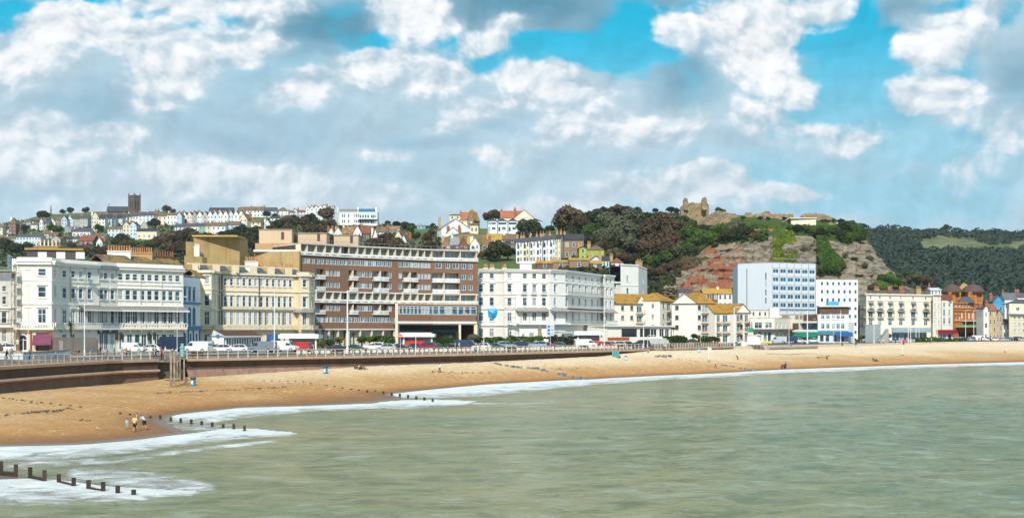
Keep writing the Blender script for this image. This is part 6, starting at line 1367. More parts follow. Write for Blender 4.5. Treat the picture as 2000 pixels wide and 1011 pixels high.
def hit2(u,v):
 z=landz(np.full(len(_Y2),u),_Y2);vv=VH-(z-H)/_Y2*F;k=np.nonzero(vv<=v)[0];i=k[0] if len(k) else len(_Y2)-1
 return _Y2[i],z[i]
ivy([(1509,462),(1520,458),(1535,462),(1545,452),(1556,478),(1560,515),(1510,515)],2600,.5,'y','bright yellow green creeper hanging down the cliff behind the tall hotel')
ivy([(1508,450),(1516,446),(1545,453),(1546,464),(1528,470),(1510,462)],700,.5,'g','dark green creeper over the brick parapet')
ivy([(1594,462),(1610,458),(1622,490),(1640,505),(1652,520),(1628,532),(1604,530),(1596,500)],2300,.5,'g','green creeper in the gully above the white offices')
ivy([(1718,548),(1735,535),(1750,545),(1765,560),(1720,565),(1700,562)],900,.5,'g','green scrub at the right foot of the cliff')
ivy([(1300,520),(1345,500),(1372,508),(1360,520),(1318,530),(1290,548)],800,.4,'b','rusty heath on the cliff ledge left of the red rock')
# ------------------------------------------------------------------ castle
def stone_mat():
 m,nt,b=newmat('rubble_masonry');v=N(nt,'ShaderNodeTexVoronoi');v.inputs['Scale'].default_value=1.5;lk(nt,wpos(nt,1,1,1.5),v.inputs['Vector'])
 n1=noise(nt,wpos(nt),.3,5,.65);c=mixc(nt,ramp(nt,n1.outputs[0],.35,.65),(.40,.29,.165),(.27,.215,.15))
 c=mixc(nt,.45,c,ramp(nt,v.outputs['Distance'],.1,.7,.75,.2),'SOFT_LIGHT');n2=noise(nt,wpos(nt),1.6,5,.7);c=mixc(nt,ramp(nt,n2.outputs[0],.56,.7),c,(.075,.055,.04))
 lk(nt,c,b.inputs['Base Color']);b.inputs['Roughness'].default_value=.95;b.inputs['Specular IOR Level'].default_value=.15;bump(nt,b,v.outputs['Distance'],.8,.5);return m
STONE=stone_mat()
def ruin(name,label,top,vb,Y0,Y1=None,th=2.2,rough=.5):
 """broken masonry wall: crest (u, v) list, base row vb (number or list), real thickness th"""
 Y1=Y1 or Y0;us=np.linspace(top[0][0],top[-1][0],max(8,int((top[-1][0]-top[0][0])/1.3)));n=len(us);nv=12
 Ys=np.interp(us,[us[0],us[-1]],[Y0,Y1]);vt=np.interp(us,[p[0] for p in top],[p[1] for p in top])
 vbv=np.interp(us,[p[0] for p in vb],[p[1] for p in vb]) if isinstance(vb,list) else np.full(n,float(vb))
 rng=np.random.default_rng(int(us[0]));zt=H-(vt-VH)/F*Ys+rng.normal(0,.18,n);zb=H-(vbv-VH)/F*Ys-2;X=(us-1000)/F*Ys;Vf,Vb=[],[]
 for i in range(n):
  for j in range(nv):
   z=zb[i]+(zt[i]-zb[i])*j/(nv-1);w_=rough*(fbm(np.array([X[i]*.5]),np.array([z*.6]),3,2)[0]-.45)*2+rng.normal(0,.07)
   Vf.append((X[i]+rng.normal(0,.06),Ys[i]-th/2+w_-.5*(1-j/(nv-1)),z));Vb.append((X[i],Ys[i]+th/2+w_*.5,z-(.3 if j==nv-1 else 0)))
 V=np.array(Vf+Vb);N0=n*nv;q=[]
 for i in range(n-1):
  for j in range(nv-1):a=i*nv+j;q.append((a,a+nv,a+nv+1,a+1));q.append((N0+a,N0+a+1,N0+a+nv+1,N0+a+nv))
  a=i*nv+nv-1;q.append((a,a+nv,N0+a+nv,N0+a))
 for i in(0,n-1):
  for j in range(nv-1):a=i*nv+j;q.append((a,a+1,N0+a+1,N0+a) if i==0 else(a,N0+a,N0+a+1,a+1))
 o=npmesh(name,V,np.array(q),STONE)
 if label:tag(o,label,'castle ruin')
 return o
cast=thing('castle_gatehouse','ruined stone castle gatehouse with two stubby turrets on the hilltop','castle ruin',P(1356,428,640))
for nm,top,vb,Y0 in(('front_wall',[(1329,404),(1331,400),(1340,397),(1350,395.5),(1362,397),(1372,396),(1380,397),(1384,401)],[(1329,420),(1345,426),(1360,430),(1384,424)],640),('turret',[(1334.5,391),(1336,387.5),(1339,386.5),(1342,388),(1343,393)],402,639.5),('turret',[(1370.5,391),(1372,386.5),(1376,385.5),(1379,387),(1380,393)],402,639.5)):
 o=ruin(nm,None,top,vb,Y0,Y0+4 if nm=='front_wall' else None,2.2 if nm=='front_wall' else 2.6);o.parent=cast;o.matrix_parent_inverse=Matrix.Translation(-Vector(cast.location))
m=MB();p=P(1378,388,640);m.tube([p,p+Vector((0,0,2.2))],.05,5);o=m.build('flagstaff',STEEL,cast,cast.location)
ruin('castle_wall','broad curving castle curtain wall right of the gatehouse',[(1358,430),(1368,424),(1384,421),(1391,415),(1403,411),(1416,412),(1424,417),(1427,424)],[(1358,436),(1367,449),(1390,447),(1410,441),(1427,435)],633,640)
ruin('castle_wall','low tumbled castle wall stepping down right of the curtain wall',[(1424,416),(1432,417),(1440,419),(1442.5,424)],427,664)
ruin('castle_wall','short squared castle wall block left of the long ruin',[(1453.6,421),(1455.5,415.5),(1461,414.5),(1468,416),(1470,421)],427,680)
ruin('castle_wall','long castle ruin wall with a raised lump near its left end',[(1471,420),(1476,417),(1484,417.5),(1492,413),(1501,412.5),(1505,418),(1530,418),(1548,418.5),(1549,424)],428,690)
ruin('castle_wall','long rounded castle wall behind the white flat roofed building',[(1561,425),(1566,419),(1575,416.5),(1593,417),(1612,419),(1626,426),(1633,430)],432,690)
ruin('castle_wall','small standing stone stub on the castle lawn',[(1490,434),(1492,430),(1494,431),(1499,438)],442,655)
b=Bld('visitor_shelter','flat roofed pale visitor building with a tilted canopy on the castle lawn','building',P(1568,442,628));q=F/628
m=MB();m.prism([((1545-1000)/q,628),((1592-1000)/q,626),((1592-1000)/q,634),((1545-1000)/q,636)],H-(446-VH)/q,H-(427-VH)/q);b.one('wall',m,wall((.74,.68,.54),.25))
m=MB();A=[P(1527,433.5,626),P(1548,425.6,627),P(1593,427.2,625.5),P(1548,425,636)];zt=H-(426.6-VH)/q;m.prism([((1542-1000)/q,627),((1593-1000)/q,625.4),((1593-1000)/q,635),((1542-1000)/q,637)],zt-.1,zt+.25)
m.face([P(1527,433.5,627),P(1543,426.6,627),P(1543,426,636),P(1529,432,636)]);m.face([P(1543,427.2,627),P(1527,434.1,627),P(1529,432.6,636),P(1543,426.6,636)]);b.one('roof',m,wall((.74,.70,.58),.2))
m=MB();p=P(1580,439.3,626.3);m.box((p.x,p.y,p.z),(.8,.15,1.2));b.one('door',m,plain((.25,.25,.25),.5));b.done()
m=MB();RW_=brick((.50,.15,.09),(.40,.11,.07));A=[P(1470,447.5,590),P(1500,447,584),P(1538,448.5,576.5)];B_=[P(1488,459,582),P(1504,459,578),P(1538,455,575.5)]
for i in range(2):
 a0,a1,b0,b1=A[i],A[i+1],B_[i],B_[i+1];d=Vector((.3,1.6,0));m.face([b0,b1,a1,a0]);m.face([a0,a1,a1+d,a0+d]);m.face([b0+d,a0+d,a1+d,b1+d]);m.face([b0,b0+d,b1+d,b1])
 if i==0:m.face([b0,a0,a0+d,b0+d])
 else:m.face([b1,b1+d,a1+d,a1])
tag(m.build('parapet_wall',RW_,None,A[1]),'red brick parapet wall along the top of the cliff','wall')
# ------------------------------------------------------------------ church, mast
b=Bld('church','dark stone church with a square pinnacled tower on the skyline','church',P(245,418,1300));q=F/1300;DS=wall((.135,.11,.095),.6);zc=lambda v:H-(v-VH)/q;xc=lambda u:(u-1000)/q
A=(xc(250.5),1300);t=xc(272)-xc(250.5);f=Fac(b,(xc(250.5),1302),(xc(263),1298),zc(420),zc(383),DS,depth=.8);g=Fac(b,(xc(263),1298),(xc(272),1303),zc(420),zc(383),DS,depth=.8)
for w_ in(f,g):
 for k in(.3,.7):w_.win(w_.L*k,1.3,zc(407),zc(393),'arch',fm=DS,gm=plain((.02,.02,.022),.6),sill=False)
 for v in(409,385.5):w_.band(b.mb('string_course',DS),zc(v),zc(v)+.5,.25)
 n=6
 for i in range(n):w_.box(b.mb('battlement',DS),w_.L*(i+.15)/n,w_.L*(i+.75)/n,zc(383),zc(383)+1.0,-.6,.1)
 w_.build()
shell(b,[(xc(272),1303),(xc(264),1310),(xc(250.5),1302)],zc(420),zc(383),DS);flatroof(b,[(xc(250.5),1302),(xc(263),1298),(xc(272),1303),(xc(264),1310)],zc(384),DS)
for(x,y) in((xc(250.5),1302),(xc(263),1298),(xc(271.8),1303),(xc(260),1309)):
 m=MB();m.lathe((x,y,zc(420)),[(.75,0),(.7,zc(382)-zc(420)),(.75,zc(381)-zc(420)),(.12,zc(375.5)-zc(420))],6);b.one('pinnacle',m,DS)
m=MB();pitched(b,(xc(228),1308),xc(250)-xc(206),10,.12,zc(412),zc(401.5),rooft((.075,.08,.09)),'side');m.box((xc(228),1308,(zc(412)+zc(424))/2),(xc(249)-xc(207),9,zc(412)-zc(424)),.12);b.one('wall',m,DS)
m=MB();x=xc(208);m.face([(x,1303,zc(412)),(x,1313,zc(412)),(x,1308,zc(401.5))]);m.box((x,1308,zc(399)),(.4,.4,3));m.box((x,1308,zc(398)),(1.2,.3,.3));b.one('gable',m,DS);b.done()
m=MB();p=P(99.5,428,1290);s_=F/1290
for dx,dy in((-.9,-.9),(.9,-.9),(.9,.9),(-.9,.9)):m.tube([(p.x+dx,p.y+dy,p.z-3),(p.x+dx*.25,p.y+dy*.25,p.z+26/s_)],.16,4)
for k in range(8):z=p.z+k*3.0/s_;w_=.9-.08*k;m.tube([(p.x-w_,p.y-w_,z),(p.x+w_,p.y-w_,z+2.6/s_)],.09,4);m.tube([(p.x+w_,p.y-w_,z),(p.x-w_,p.y-w_,z+2.6/s_)],.09,4)
m.tube([(p.x,p.y,p.z),(p.x,p.y,p.z+27/s_)],.12,4)
tag(m.build('lattice_mast',plain((.25,.27,.30),.6),None,p),'thin grey lattice radio mast on the skyline left of the church','mast')
# ------------------------------------------------------------------ hillside houses
WC={'w':(.74,.74,.73),'c':(.70,.64,.48),'y':(.66,.60,.42),'b':(.42,.57,.70),'p':(.56,.66,.74),'g':(.34,.35,.36),'n':(.22,.42,.30),'r':(.25,.11,.09),'k':(.16,.12,.10),'t':(.45,.68,.66),'o':(.31,.21,.14),'s':(.45,.44,.40),'i':(.33,.42,.08)}
RC={'s':rooft((.095,.10,.11)),'b':rooft((.17,.12,.09),(.24,.17,.08),.4),'r':rooft((.26,.095,.06)),'d':rooft((.06,.06,.065)),'o':rooft((.27,.14,.085),(.34,.23,.11),.5),'l':rooft((.20,.13,.08),(.48,.29,.06),.85),'p':rooft((.30,.31,.32)),'q':rooft((.42,.16,.09))}
WN={'w':'white','c':'cream','y':'yellow','b':'sky blue','p':'pale blue','g':'grey','n':'green','r':'red brick','k':'dark brick','t':'pale teal','o':'orange brick','s':'stone grey','i':'lime green'}
RN={'s':'slate','b':'brown','r':'red','d':'dark','o':'orange tiled','l':'lichened ochre','p':'pale grey','q':'bright orange'}
KN2={'side':'pitched roof','gable':'gable','hip':'hipped roof'}
HS=[]
def row(where,cat,lst):
 for k in lst:HS.append((where,cat)+k)
row('on ridge left of mast','house',[(-14,5,462,444,438,'c','b','side',2,2,0),(6,22,459,447,441,'p','d','side',3,2,0),(17,31,459,437,424,'r','b','hip',2,3,0),(31,46,447,441,437,'t','b','side',3,1,0),(46,60,440,433,429,'g','b','side',2,1,0),(60,73,449,439,434,'w','b','side',3,1,0),(72,84,449,433,426,'w','s','gable',2,2,.2),(84,96,448,436,429,'g','s','side',2,2,0)])
row('on ridge between mast and church','house',[(96,108,445,433,427,'w','b','gable',2,2,0),(108,119,444,430,423,'o','b','side',2,2,0),(119.5,131,446,428,421,'b','d','gable',2,3,0),(131,141.5,444,428,421,'w','b','gable',2,3,0),(141.5,156,445,427,420,'g','s','side',3,3,0),(156,171,445,426,419,'s','s','side',3,3,0),(171,192,452,424,413,'c','s','gable',3,4,.3),(192,205,444,427,418,'w','d','side',2,3,0),(205,218,443,426,417,'p','d','side',2,3,0),(218,225,441,425,419,'y','s','side',1,3,0),(225,239,439,426,418,'p','d','side',3,2,0)])
row('under the church tower','terraced house',[(239,248,438,424,416,'w','s','side',2,2,0),(248,259,438,423,415,'c','s','side',2,2,0),(259,270,438,422,414,'w','s','side',2,2,0),(270,285,438,421,413,'w','s','side',2,3,0),(285,300,438,420,412,'p','s','side',2,3,0),(300,308,438,418,410,'k','b','side',1,2,0),(308,326,439,422,416,'c','b','side',2,2,0),(326,345,439,420,414,'w','b','side',3,2,0),(345,355,441,421,413,'b','r','gable',2,2,0)])
gc=['w','c','g','w','s','w','p','w','w','p','w','w']
row('in long gabled ridge row','gabled house',[(355+10.1*i,365+10.1*i,438-i*.15,421-i*.2,412.5-i*.2,gc[i],'s','gable',1+i%2,2,0) for i in range(12)])
row('behind long gabled row','house',[(408,455,414,411,404.5,'g','d','side',8,1,0),(464,488,424,411,403,'w','b','side',4,2,0),(488,515,424,411,402.5,'w','b','side',4,2,0),(515,540,424,412,404,'p','s','side',3,2,0),(540,563,424,412,404,'w','b','hip',3,2,0)])
row('above the dark trees','terraced house',[(341,364,450,443,436,'p','s','side',3,1,0),(364,388,452,442,435,'w','s','side',3,1,0),(388,401.5,458,441,434,'n','s','side',2,2,0),(401.5,413,459,441,434,'y','b','side',1,2,0),(413,440,460,441,433,'w','b','side',3,2,0),(440,467,458,439,431,'b','b','side',3,2,0)])
row('right of the gabled row','house',[(467,490,447,428,416,'c','b','gable',2,3,-.25),(490,509,448,434,427,'c','b','side',2,2,0),(511,527,451,437,428,'w','s','gable',2,2,.2),(528,545,432,426,421,'w','d','side',2,1,0),(548,572,429,423,419,'w','p','side',4,1,0),(572,598,428,422,418,'w','p','side',4,1,0),(580,597,420,414,409.5,'w','r','side',3,1,0),(606,630,433,424,418,'w','s','gable',2,1,0)])
row('in distant crescent by clifftop hotel','gabled house',[(597+8.2*i,605.2+8.2*i,420-i*1.0,408-i*.9,402-i*.7,'w','d','gable',1,2,0) for i in range(5)]+[(562,572,424,415,410,'w','b','side',2,1,0),(640,652,413,404,400,'w','p','side',2,1,0),(572,581,418,412,407,'p','s','gable',1,1,0)])
row('halfway up the left hillside','house',[(122,139,455,448,441,'g','p','gable',2,1,0),(141,176,463,452,445,'w','s','side',5,1,0),(32,56,479,462,456,'p','s','side',4,2,0),(56,79,478,462,455,'p','s','side',4,2,0),(9,32,475,466,460,'b','b','side',3,1,0),(-12,12,472,465,458,'k','b','side',2,1,0),(82,97,466,456,449,'s','b','side',1,1,0),(96,112,468,459,452,'k','b','side',2,1,0),(128,150,472,466,460,'k','d','side',3,1,0),(142,156,474,466,462,'t','s','side',2,1,0),(152,188,480,470,458,'k','r','side',3,1,-.2),(188,200,482,473,463,'w','b','gable',2,1,0),(183,206,471,461,455,'s','b','side',3,1,0),(210,239,463,447,441,'p','b','side',4,2,0),(240,253,468,440,432,'y','b','gable',2,4,0),(253,266.5,468,440,432,'p','s','gable',2,4,0),(267,288,452,441,431,'s','s','gable',1,1,.3),(267,306,468,451,445,'c','d','side',4,1,0),(100,118,476,466,460,'s','b','gable',2,1,0)])
row('behind the brown flats','house',[(619,634,458,448,441,'o','b','gable',2,1,.2),(634,652,472,455,444,'w','o','gable',2,2,.2),(652,668,472,456,443,'w','o','gable',2,2,0),(668,690,472,456,441,'k','o','side',2,2,0),(690,706,472,455,440,'w','b','gable',2,2,0),(705,722,470,455,441,'k','r','side',2,1,0),(720,738,474,466,446,'w','r','gable',2,1,.2),(735,757,462,453,441,'w','b','side',3,1,0),(755,780,457,449,440,'o','o','side',3,1,0),(768,800,482,468,449,'c','b','gable',2,2,-.3),(783,806,482,470,458,'w','b','gable',1,2,-.3)])
row('left of blue gabled houses','house',[(852,918,457,446,427,'w','p','gable',1,1,.25),(878,899,440,420,417,'y','b','side',2,2,0),(898,919,440,430,413,'c','q','side',2,1,0),(913,936,446,430,411,'o','l','gable',2,2,-.3),(918,934,456,439,434,'c','b','side',2,1,0),(872,898,458,455,443,'w','d','gable',1,1,0)])
row('in the brick villa row','villa',[(862,880,494,479,464,'o','l','gable',2,2,0),(880,897,494,478,461,'k','p','side',2,2,0),(897,913,494,479,464,'r','s','gable',2,2,0),(913,921,494,477,461,'k','l','side',1,2,0),(918,937,497,478,463,'w','l','gable',2,2,0),(941,958,500,478,464,'o','l','gable',2,3,0),(951,982,488,468,456,'w','l','side',4,2,0),(982,1012,488,468,456,'k','b','side',4,2,0)])
row('in terrace behind white hotel','terraced house',[(1008+12.8*i,1020.8+12.8*i,514,472-i*1.1,463-i*1.2,'c' if i==1 else 'w','s','side',2,3,0) for i in range(6)]+[(1085,1101,512,465,455,'c','d','side',3,4,-.2)])
row('on slope behind white hotel','house',[(1101,1140,506,468,455,'o','d','side',3,2,0),(1102,1118,503,487,483,'w','p','side',2,1,0),(1118,1131,503,488,483,'y','s','side',1,1,0),(1131,1146,510,484,480,'i','d','gable',1,2,0),(1146,1186,510,488,477,'i','b','hip',2,1,-.15),(1152,1176,522,508,499,'p','d','gable',2,1,0),(1170,1190,524,508,498,'t','d','side',3,1,0),(1193,1217,524,513,502,'w','r','hip',2,1,0),(1048,1080,526,513,508,'k','l','side',1,1,0),(1080,1112,526,511,506,'o','l','side',1,1,0),(1112,1150,526,507,502,'o','l','side',1,1,0),(1148,1176,528,514,508,'k','l','side',1,1,0)])
row('at foot of the red cliff','house',[(1374,1402,604,573,562,'r','l','side',3,2,0),(1402,1440,604,573,563,'w','l','side',4,2,0),(1326,1352,604,570,562,'s','s','side',2,2,0),(1448,1482,606,592,582,'o','l','hip',3,1,0)])
cnt={}
for i,(where,cat,u0,u1,vb,ve,vr,wc_,rc,kd,nx,ny,rz) in enumerate(HS):
 key=(where,WN[wc_],RN[rc],kd);cnt.setdefault(key,[]).append(i)
ordw=['first','second','third','fourth','fifth','sixth','seventh','eighth']
for i,(where,cat,u0,u1,vb,ve,vr,wc_,rc,kd,nx,ny,rz) in enumerate(HS):
 key=(where,WN[wc_],RN[rc],kd);l=sorted(cnt[key],key=lambda j:HS[j][2]);pre='' if len(l)==1 else ordw[l.index(i)]+' from left, '
 lab=f'{pre}{WN[wc_]} {cat} under {RN[rc]} {KN2[kd]} {where}'
 o=i;ym=430;dp=9 if kd!='gable' else 11;Yf=None
 if 'foot of the red' in where:Yf=512
 house('hillside_house',lab,cat,u0,u1,vb,ve,vr,wall(WC[wc_],.3) if wc_ not in 'rko' else brick(WC[wc_],tuple(c*.75 for c in WC[wc_])),RC[rc],kd,nx,ny,rz,Yf,dp,1 if i%3 else 2,'hillside houses',drop=5,pots=3 if u1-u0>14 else 2,bay='villa row' in where or 'terrace behind' in where,cm=TAN if 'behind white hotel' in where else(BRICK,TAN,WHITE)[i%3],ymin=430)
b=Bld('clifftop_hotel','large white hotel with chimneys and glazed balcony high on the left hill','building',P(694,438,1040));q=F/1040;zc=lambda v:H-(v-VH)/q;X_=lambda u:((u-1000)/q,1040)
f=Fac(b,X_(663),X_(737),zc(446),zc(414),wall((.78,.80,.81),.15));g=Fac(b,(X_(650)[0],1050),X_(663),zc(446),zc(404),wall((.72,.74,.75),.15));g.build()
for u in(669,673,681,692,696,700):
 for v0,v1 in((418,424.5),(429,435)):f.win(f.t(u),1.1,zc(v1),zc(v0),'sash',sill=False)
for u in(704,709,714,719,726,730,734):f.win(f.t(u),1.5,zc(426),zc(419.5),'plain',gm=GLASSB,sill=False);f.win(f.t(u),1.4,zc(437),zc(430),'plain',gm=GLASSB,sill=False)
f.band(b.mb('cornice',PWHITE),zc(415.5),zc(414),.3);f.box(b.mb('balcony',PWHITE),f.t(701),f.L,zc(428),zc(427),.003,2);f.box(b.mb('canopy',DARK),f.t(701),f.t(728),zc(430),zc(429.2),.003,2.5);f.build()
m=MB();A,B_=X_(664),X_(737);m.prism([(A[0],1041),(X_(697)[0],1041),(X_(697)[0],1050),(A[0],1050)],zc(414),zc(408));b.one('attic',m,plain((.25,.25,.24),.7));m=MB();m.prism([(X_(700)[0],1041),(X_(732)[0],1041),(X_(732)[0],1050),(X_(700)[0],1050)],zc(414),zc(407.5));b.one('glass_attic',m,plain((.05,.20,.32),.2,spec=.6))
for u in(660,698.5,734):chimney(b,(X_(u)[0],1044),1.6,1.6,zc(416),zc(404),0,WHITE,2,POT)
shell(b,[B_,(B_[0],1052),(X_(650)[0],1052),(X_(650)[0],1050)],zc(446),zc(414),WHITE);flatroof(b,[(X_(650)[0],1050),X_(663),B_,(B_[0],1052)],zc(414));b.done()
for i,(u0,u1) in enumerate(((952,971),(971.5,991),(991.5,1011),(1011.5,1032),(1032.5,1058))):
 lab=('leftmost','second','third','fourth','rightmost')[i];Y=690;b=Bld('gabled_house',f'{lab} of five blue and white gabled modern houses on the hill','house',P((u0+u1)/2,457,Y),'blue and white gabled modern houses');q=F/Y;zc=lambda v:H-(v-VH)/q
 A,B_=((u0-1000)/q,Y),((u1-1000)/q,Y);BL=plain((.16,.27,.34),.5);f=Fac(b,A,B_,zc(461),zc(439),wall((.72,.74,.75),.1),depth=.2);f.win(f.L*.2,1.1,zc(452),zc(443),'plain',sill=False);f.win(f.L*.65,1.9,zc(449),zc(443),'case',sill=False);f.build()
 f2=Fac(b,A,B_,zc(439),zc(432),BL,depth=.3)
 f2.win(f2.L*.5,f2.L*.8,zc(438.5),zc(434),'strip',fm=BL,sill=False);f2.build();w_=f.L;cx=(A[0]+B_[0])/2;m=MB();m.face([(A[0],Y,zc(432)),(B_[0],Y,zc(432)),(cx,Y,zc(427))]);b.one('gable',m,plain((.06,.11,.14),.2,spec=.6))
 pitched(b,(cx,Y+5),w_,10.5,0,zc(432),zc(426.3),plain((.10,.15,.18),.6),'gable',.25);shell(b,[B_,(B_[0],Y+10),(A[0],Y+10),A],zc(461),zc(432),BL);f.box(b.mb('party_post',BL),-.05,.3,zc(457),zc(432),.002,.5);b.done()
house('red_roofed_house','large cream gabled house with bright orange roof behind the blue gabled houses','house',978,1022,450,425,410,wall((.74,.66,.50),.2),RC['q'],'side',3,1,0,712,9,1,fm=PWHITE)
house('red_roofed_house','cream gable end with orange chimney behind the blue gabled houses','house',1004,1043,450,426,409,wall((.74,.66,.50),.2),RC['q'],'gable',2,1,0,707,9,1,pots=4)
house('park_pavilion','small blue pavilion with grey hipped roof on the hilltop lawn','pavilion',808,831,449,441,435.5,plain((.05,.30,.42),.5),RC['p'],'hip',4,1,0,850,7,0)
# ------------------------------------------------------------------ sea wall and railings
CONC=wall((.105,.07,.053),1.0);PINK=wall((.31,.20,.15),1.1);LOWW=wall((.17,.115,.09),1.1);COP=wall((.46,.33,.24),.6)
def wallline(u0,u1,n):
 us=np.linspace(u0,u1,n);WU=[p[0] for p in WALL];P_=[]
 for u in us:
  v=np.interp(u,WU,[p[1] for p in WALL]);P_.append(G(u,v))
 return P_,[np.interp(u,WU,WZ) for u in us]
def sweep(L,prof,m,mi):
 """prof(i) -> list of (seaward offset, z); swept along L"""
 n=len(prof(0));rows=[]
 for i,p in enumerate(L):
  a=L[max(i-1,0)];b=L[min(i+1,len(L)-1)];t=Vector((b[0]-a[0],b[1]-a[1])).normalized();q=prof(i)
  rows.append([(p[0]+t.y*o,p[1]-t.x*o,z) for o,z in q])
 for i in range(len(L)-1):
  for j in range(n-1):m.face([rows[i][j],rows[i+1][j],rows[i+1][j+1],rows[i][j+1]],mi)
 m.face(rows[0],mi);m.face(rows[-1][::-1],mi)
def seawall(label,u0,u1,kind):
 n=max(4,int((u1-u0)/14));L,Z=wallline(u0,u1,n);loc=L[0];e=thing('sea_wall',label,'sea wall',loc,0,'sea wall sections')
 m=MB();sweep(L,lambda i:[(-1.5,ZP-.05),(-1.5,ZP+.06),(.38,ZP+.06),(.38,ZP-.28),(.05,ZP-.28)],m,0);m.build('coping',COP,e,loc)
 m=MB()
 if kind=='ledge':
  zl=4.0
  sweep(L,lambda i:[(.06,ZP-.27),(.10,zl+.25)],m,0);m.build('upper_wall',CONC,e,loc)
  m=MB();sweep(L,lambda i:[(.08,zl+.27),(.55,zl+.22),(.62,zl+.02),(.30,zl-.12),(.08,zl-.2)],m,0);m.build('ledge',COP,e,loc)
  m=MB();sweep(L,lambda i:[(.05,zl-.1),(.08,3.4),(.25,2.7),(.6,2.0),(.9,1.0)],m,0);m.build('lower_wall',LOWW,e,loc)
 else:
  sweep(L,lambda i:[(.04,ZP-.26),(-.25,ZP-.6),(-.42,ZP-1.0),(-.25,ZP-1.5)],m,0);m.build('upper_wall',CONC,e,loc)
  m=MB();sweep(L,lambda i:[(-.24,ZP-1.48),(.15,ZP-1.6),(.4,ZP-2.4),(.75,ZP-3.6)],m,0);m.build('lower_wall',PINK,e,loc)
 for a in range(3,n-1,4):
  pass
 return e,L
seawall('dark stepped sea wall with a ledge at the left edge of the view',-260,307,'ledge')
seawall('long curved sea wall with overhanging coping behind the wide beach',366,1266,'long')
seawall('low sea wall step below the flats with ochre roofs',1280,1431,'low')
PST=plain((.62,.53,.40),.6)
_p=MB();_p.box((0,0,.55),(.13,.13,1.1),0,0,.7);_pm=_p.build('post',PST).data;bpy.data.objects.remove(bpy.data.objects['post'])
e=thing('sea_wall','low pale promenade edge along the top of the far beach','sea wall',WPTS[-1],0,'sea wall sections');m=MB();sweep([Vector((*q,0)) for q in EDGE[len(WPTS)-1:]],lambda i:[(-.6,ZP+.02),(-.6,ZP+.12),(.05,ZP+.12),(.1,ZP-.9)],m,0);m.build('edging',wall((.62,.52,.40),.5),e,WPTS[-1])
def railingrun(label,u0,u1,inset=.35,gap=None,step=1.75):
 L,_=wallline(u0,u1,60);L=[Vector((q.x,q.y,ZP+.06)) for q in off2(L,inset)];loc=L[0];e=thing('promenade_railing',label,'railing',loc,0,'promenade railings')
 tot=sum((b-a).length for a,b in zip(L,L[1:]));n=int(tot/step);acc=0;k=0;pts=[]
 for a,b in zip(L,L[1:]):
  d=(b-a).length
  while k*step<=acc+d+1e-6:pts.append(a.lerp(b,(k*step-acc)/d));k+=1
  acc+=d
 big=sorted(pts,key=lambda q:q.y)
 for i,q in enumerate(big):
  if i<100:o=bpy.data.objects.new('post',_pm);C.objects.link(o);o.parent=e;o.location=q-loc
 if len(big)>100:
  m=MB()
  for q in big[100:]:m.box((q.x,q.y,q.z+.55),(.13,.13,1.1),0,0,.7)
  o=m.build('post',PST,e,loc);o['kind']='stuff'
 for h,r in((1.08,.045),(.62,.03),(.2,.03)):
  m=MB();m.tube([q+Vector((0,0,h)) for q in L],r,5);m.build('rail',PST,e,loc)
railingrun('cream post and rail fence on the sea wall left of the wooden steps',-200,304)
railingrun('long cream post and rail fence on the sea wall right of the wooden steps',368,1262)
railingrun('short cream railing on the low wall below the ochre roofed flats',1282,1429,.35,None,1.6)
OAK=plain((.33,.27,.21),.9,var=.3);b=Bld('beach_steps','weathered timber landing and steps from the promenade down to the beach','steps',G(326,702))
A,B_=G(308,703.5),G(338,703);dz=Vector((0,0,1));m=MB();dv=(B_-A);dn=Vector((dv.y,-dv.x,0)).normalized()
c_=(A+B_)/2+dn*.6;rz=math.atan2(dv.y,dv.x);m.box((c_.x,c_.y,ZP-.1),(dv.length,3.0,.22),rz);b.one('deck',m,OAK)
for i,u in enumerate((309,318,327,336)):m=MB();p=A.lerp(B_,i/3)+dn*1.9;m.box((p.x,p.y,ZP+.5),(.16,.16,1.3),rz);b.one('post',m,OAK)
m=MB()
for h in(1.1,.6):p=(A+B_)/2+dn*1.9;m.box((p.x,p.y,ZP+h),(dv.length,.1,.14),rz)
b.one('handrail',m,OAK)
for u,v0,v1,w_ in((335.5,685,745,.27),(342,685,744,.27),(347.5,690,739,.15),(353,694,738,.15),(361,700,737,.2)):m=MB();p=G(u,705);s=F/p.y;z1,z0=H-(v0-VH)/s,H-(v1-VH)/s-.6;m.box((p.x,p.y-.4,(z0+z1)/2),(w_,w_,z1-z0),.2);b.one('pile',m,OAK)
p=G(345,704);q=bz(356,738)
for k in(-.6,.6):m=MB();m.tube([(p.x+.2,p.y+k-.5,ZP),(q.x,q.y+k,q.z)],.12,4);b.one('stringer',m,OAK)
m=MB()
for i in range(10):r=Vector((p.x+.2,p.y-.5,ZP)).lerp(q,(i+.5)/10);m.box(tuple(r),(.32,1.1,.05),.1)
b.one('tread',m,OAK);A,B_=G(300,702),G(372,701);m=MB();dv=B_-A;c_=(A+B_)/2-dn*1.7;m.box((c_.x,c_.y,3.4),(dv.length,.4,4.0),math.atan2(dv.y,dv.x));b.one('back_wall',m,plain((.13,.10,.085),.9));b.done()
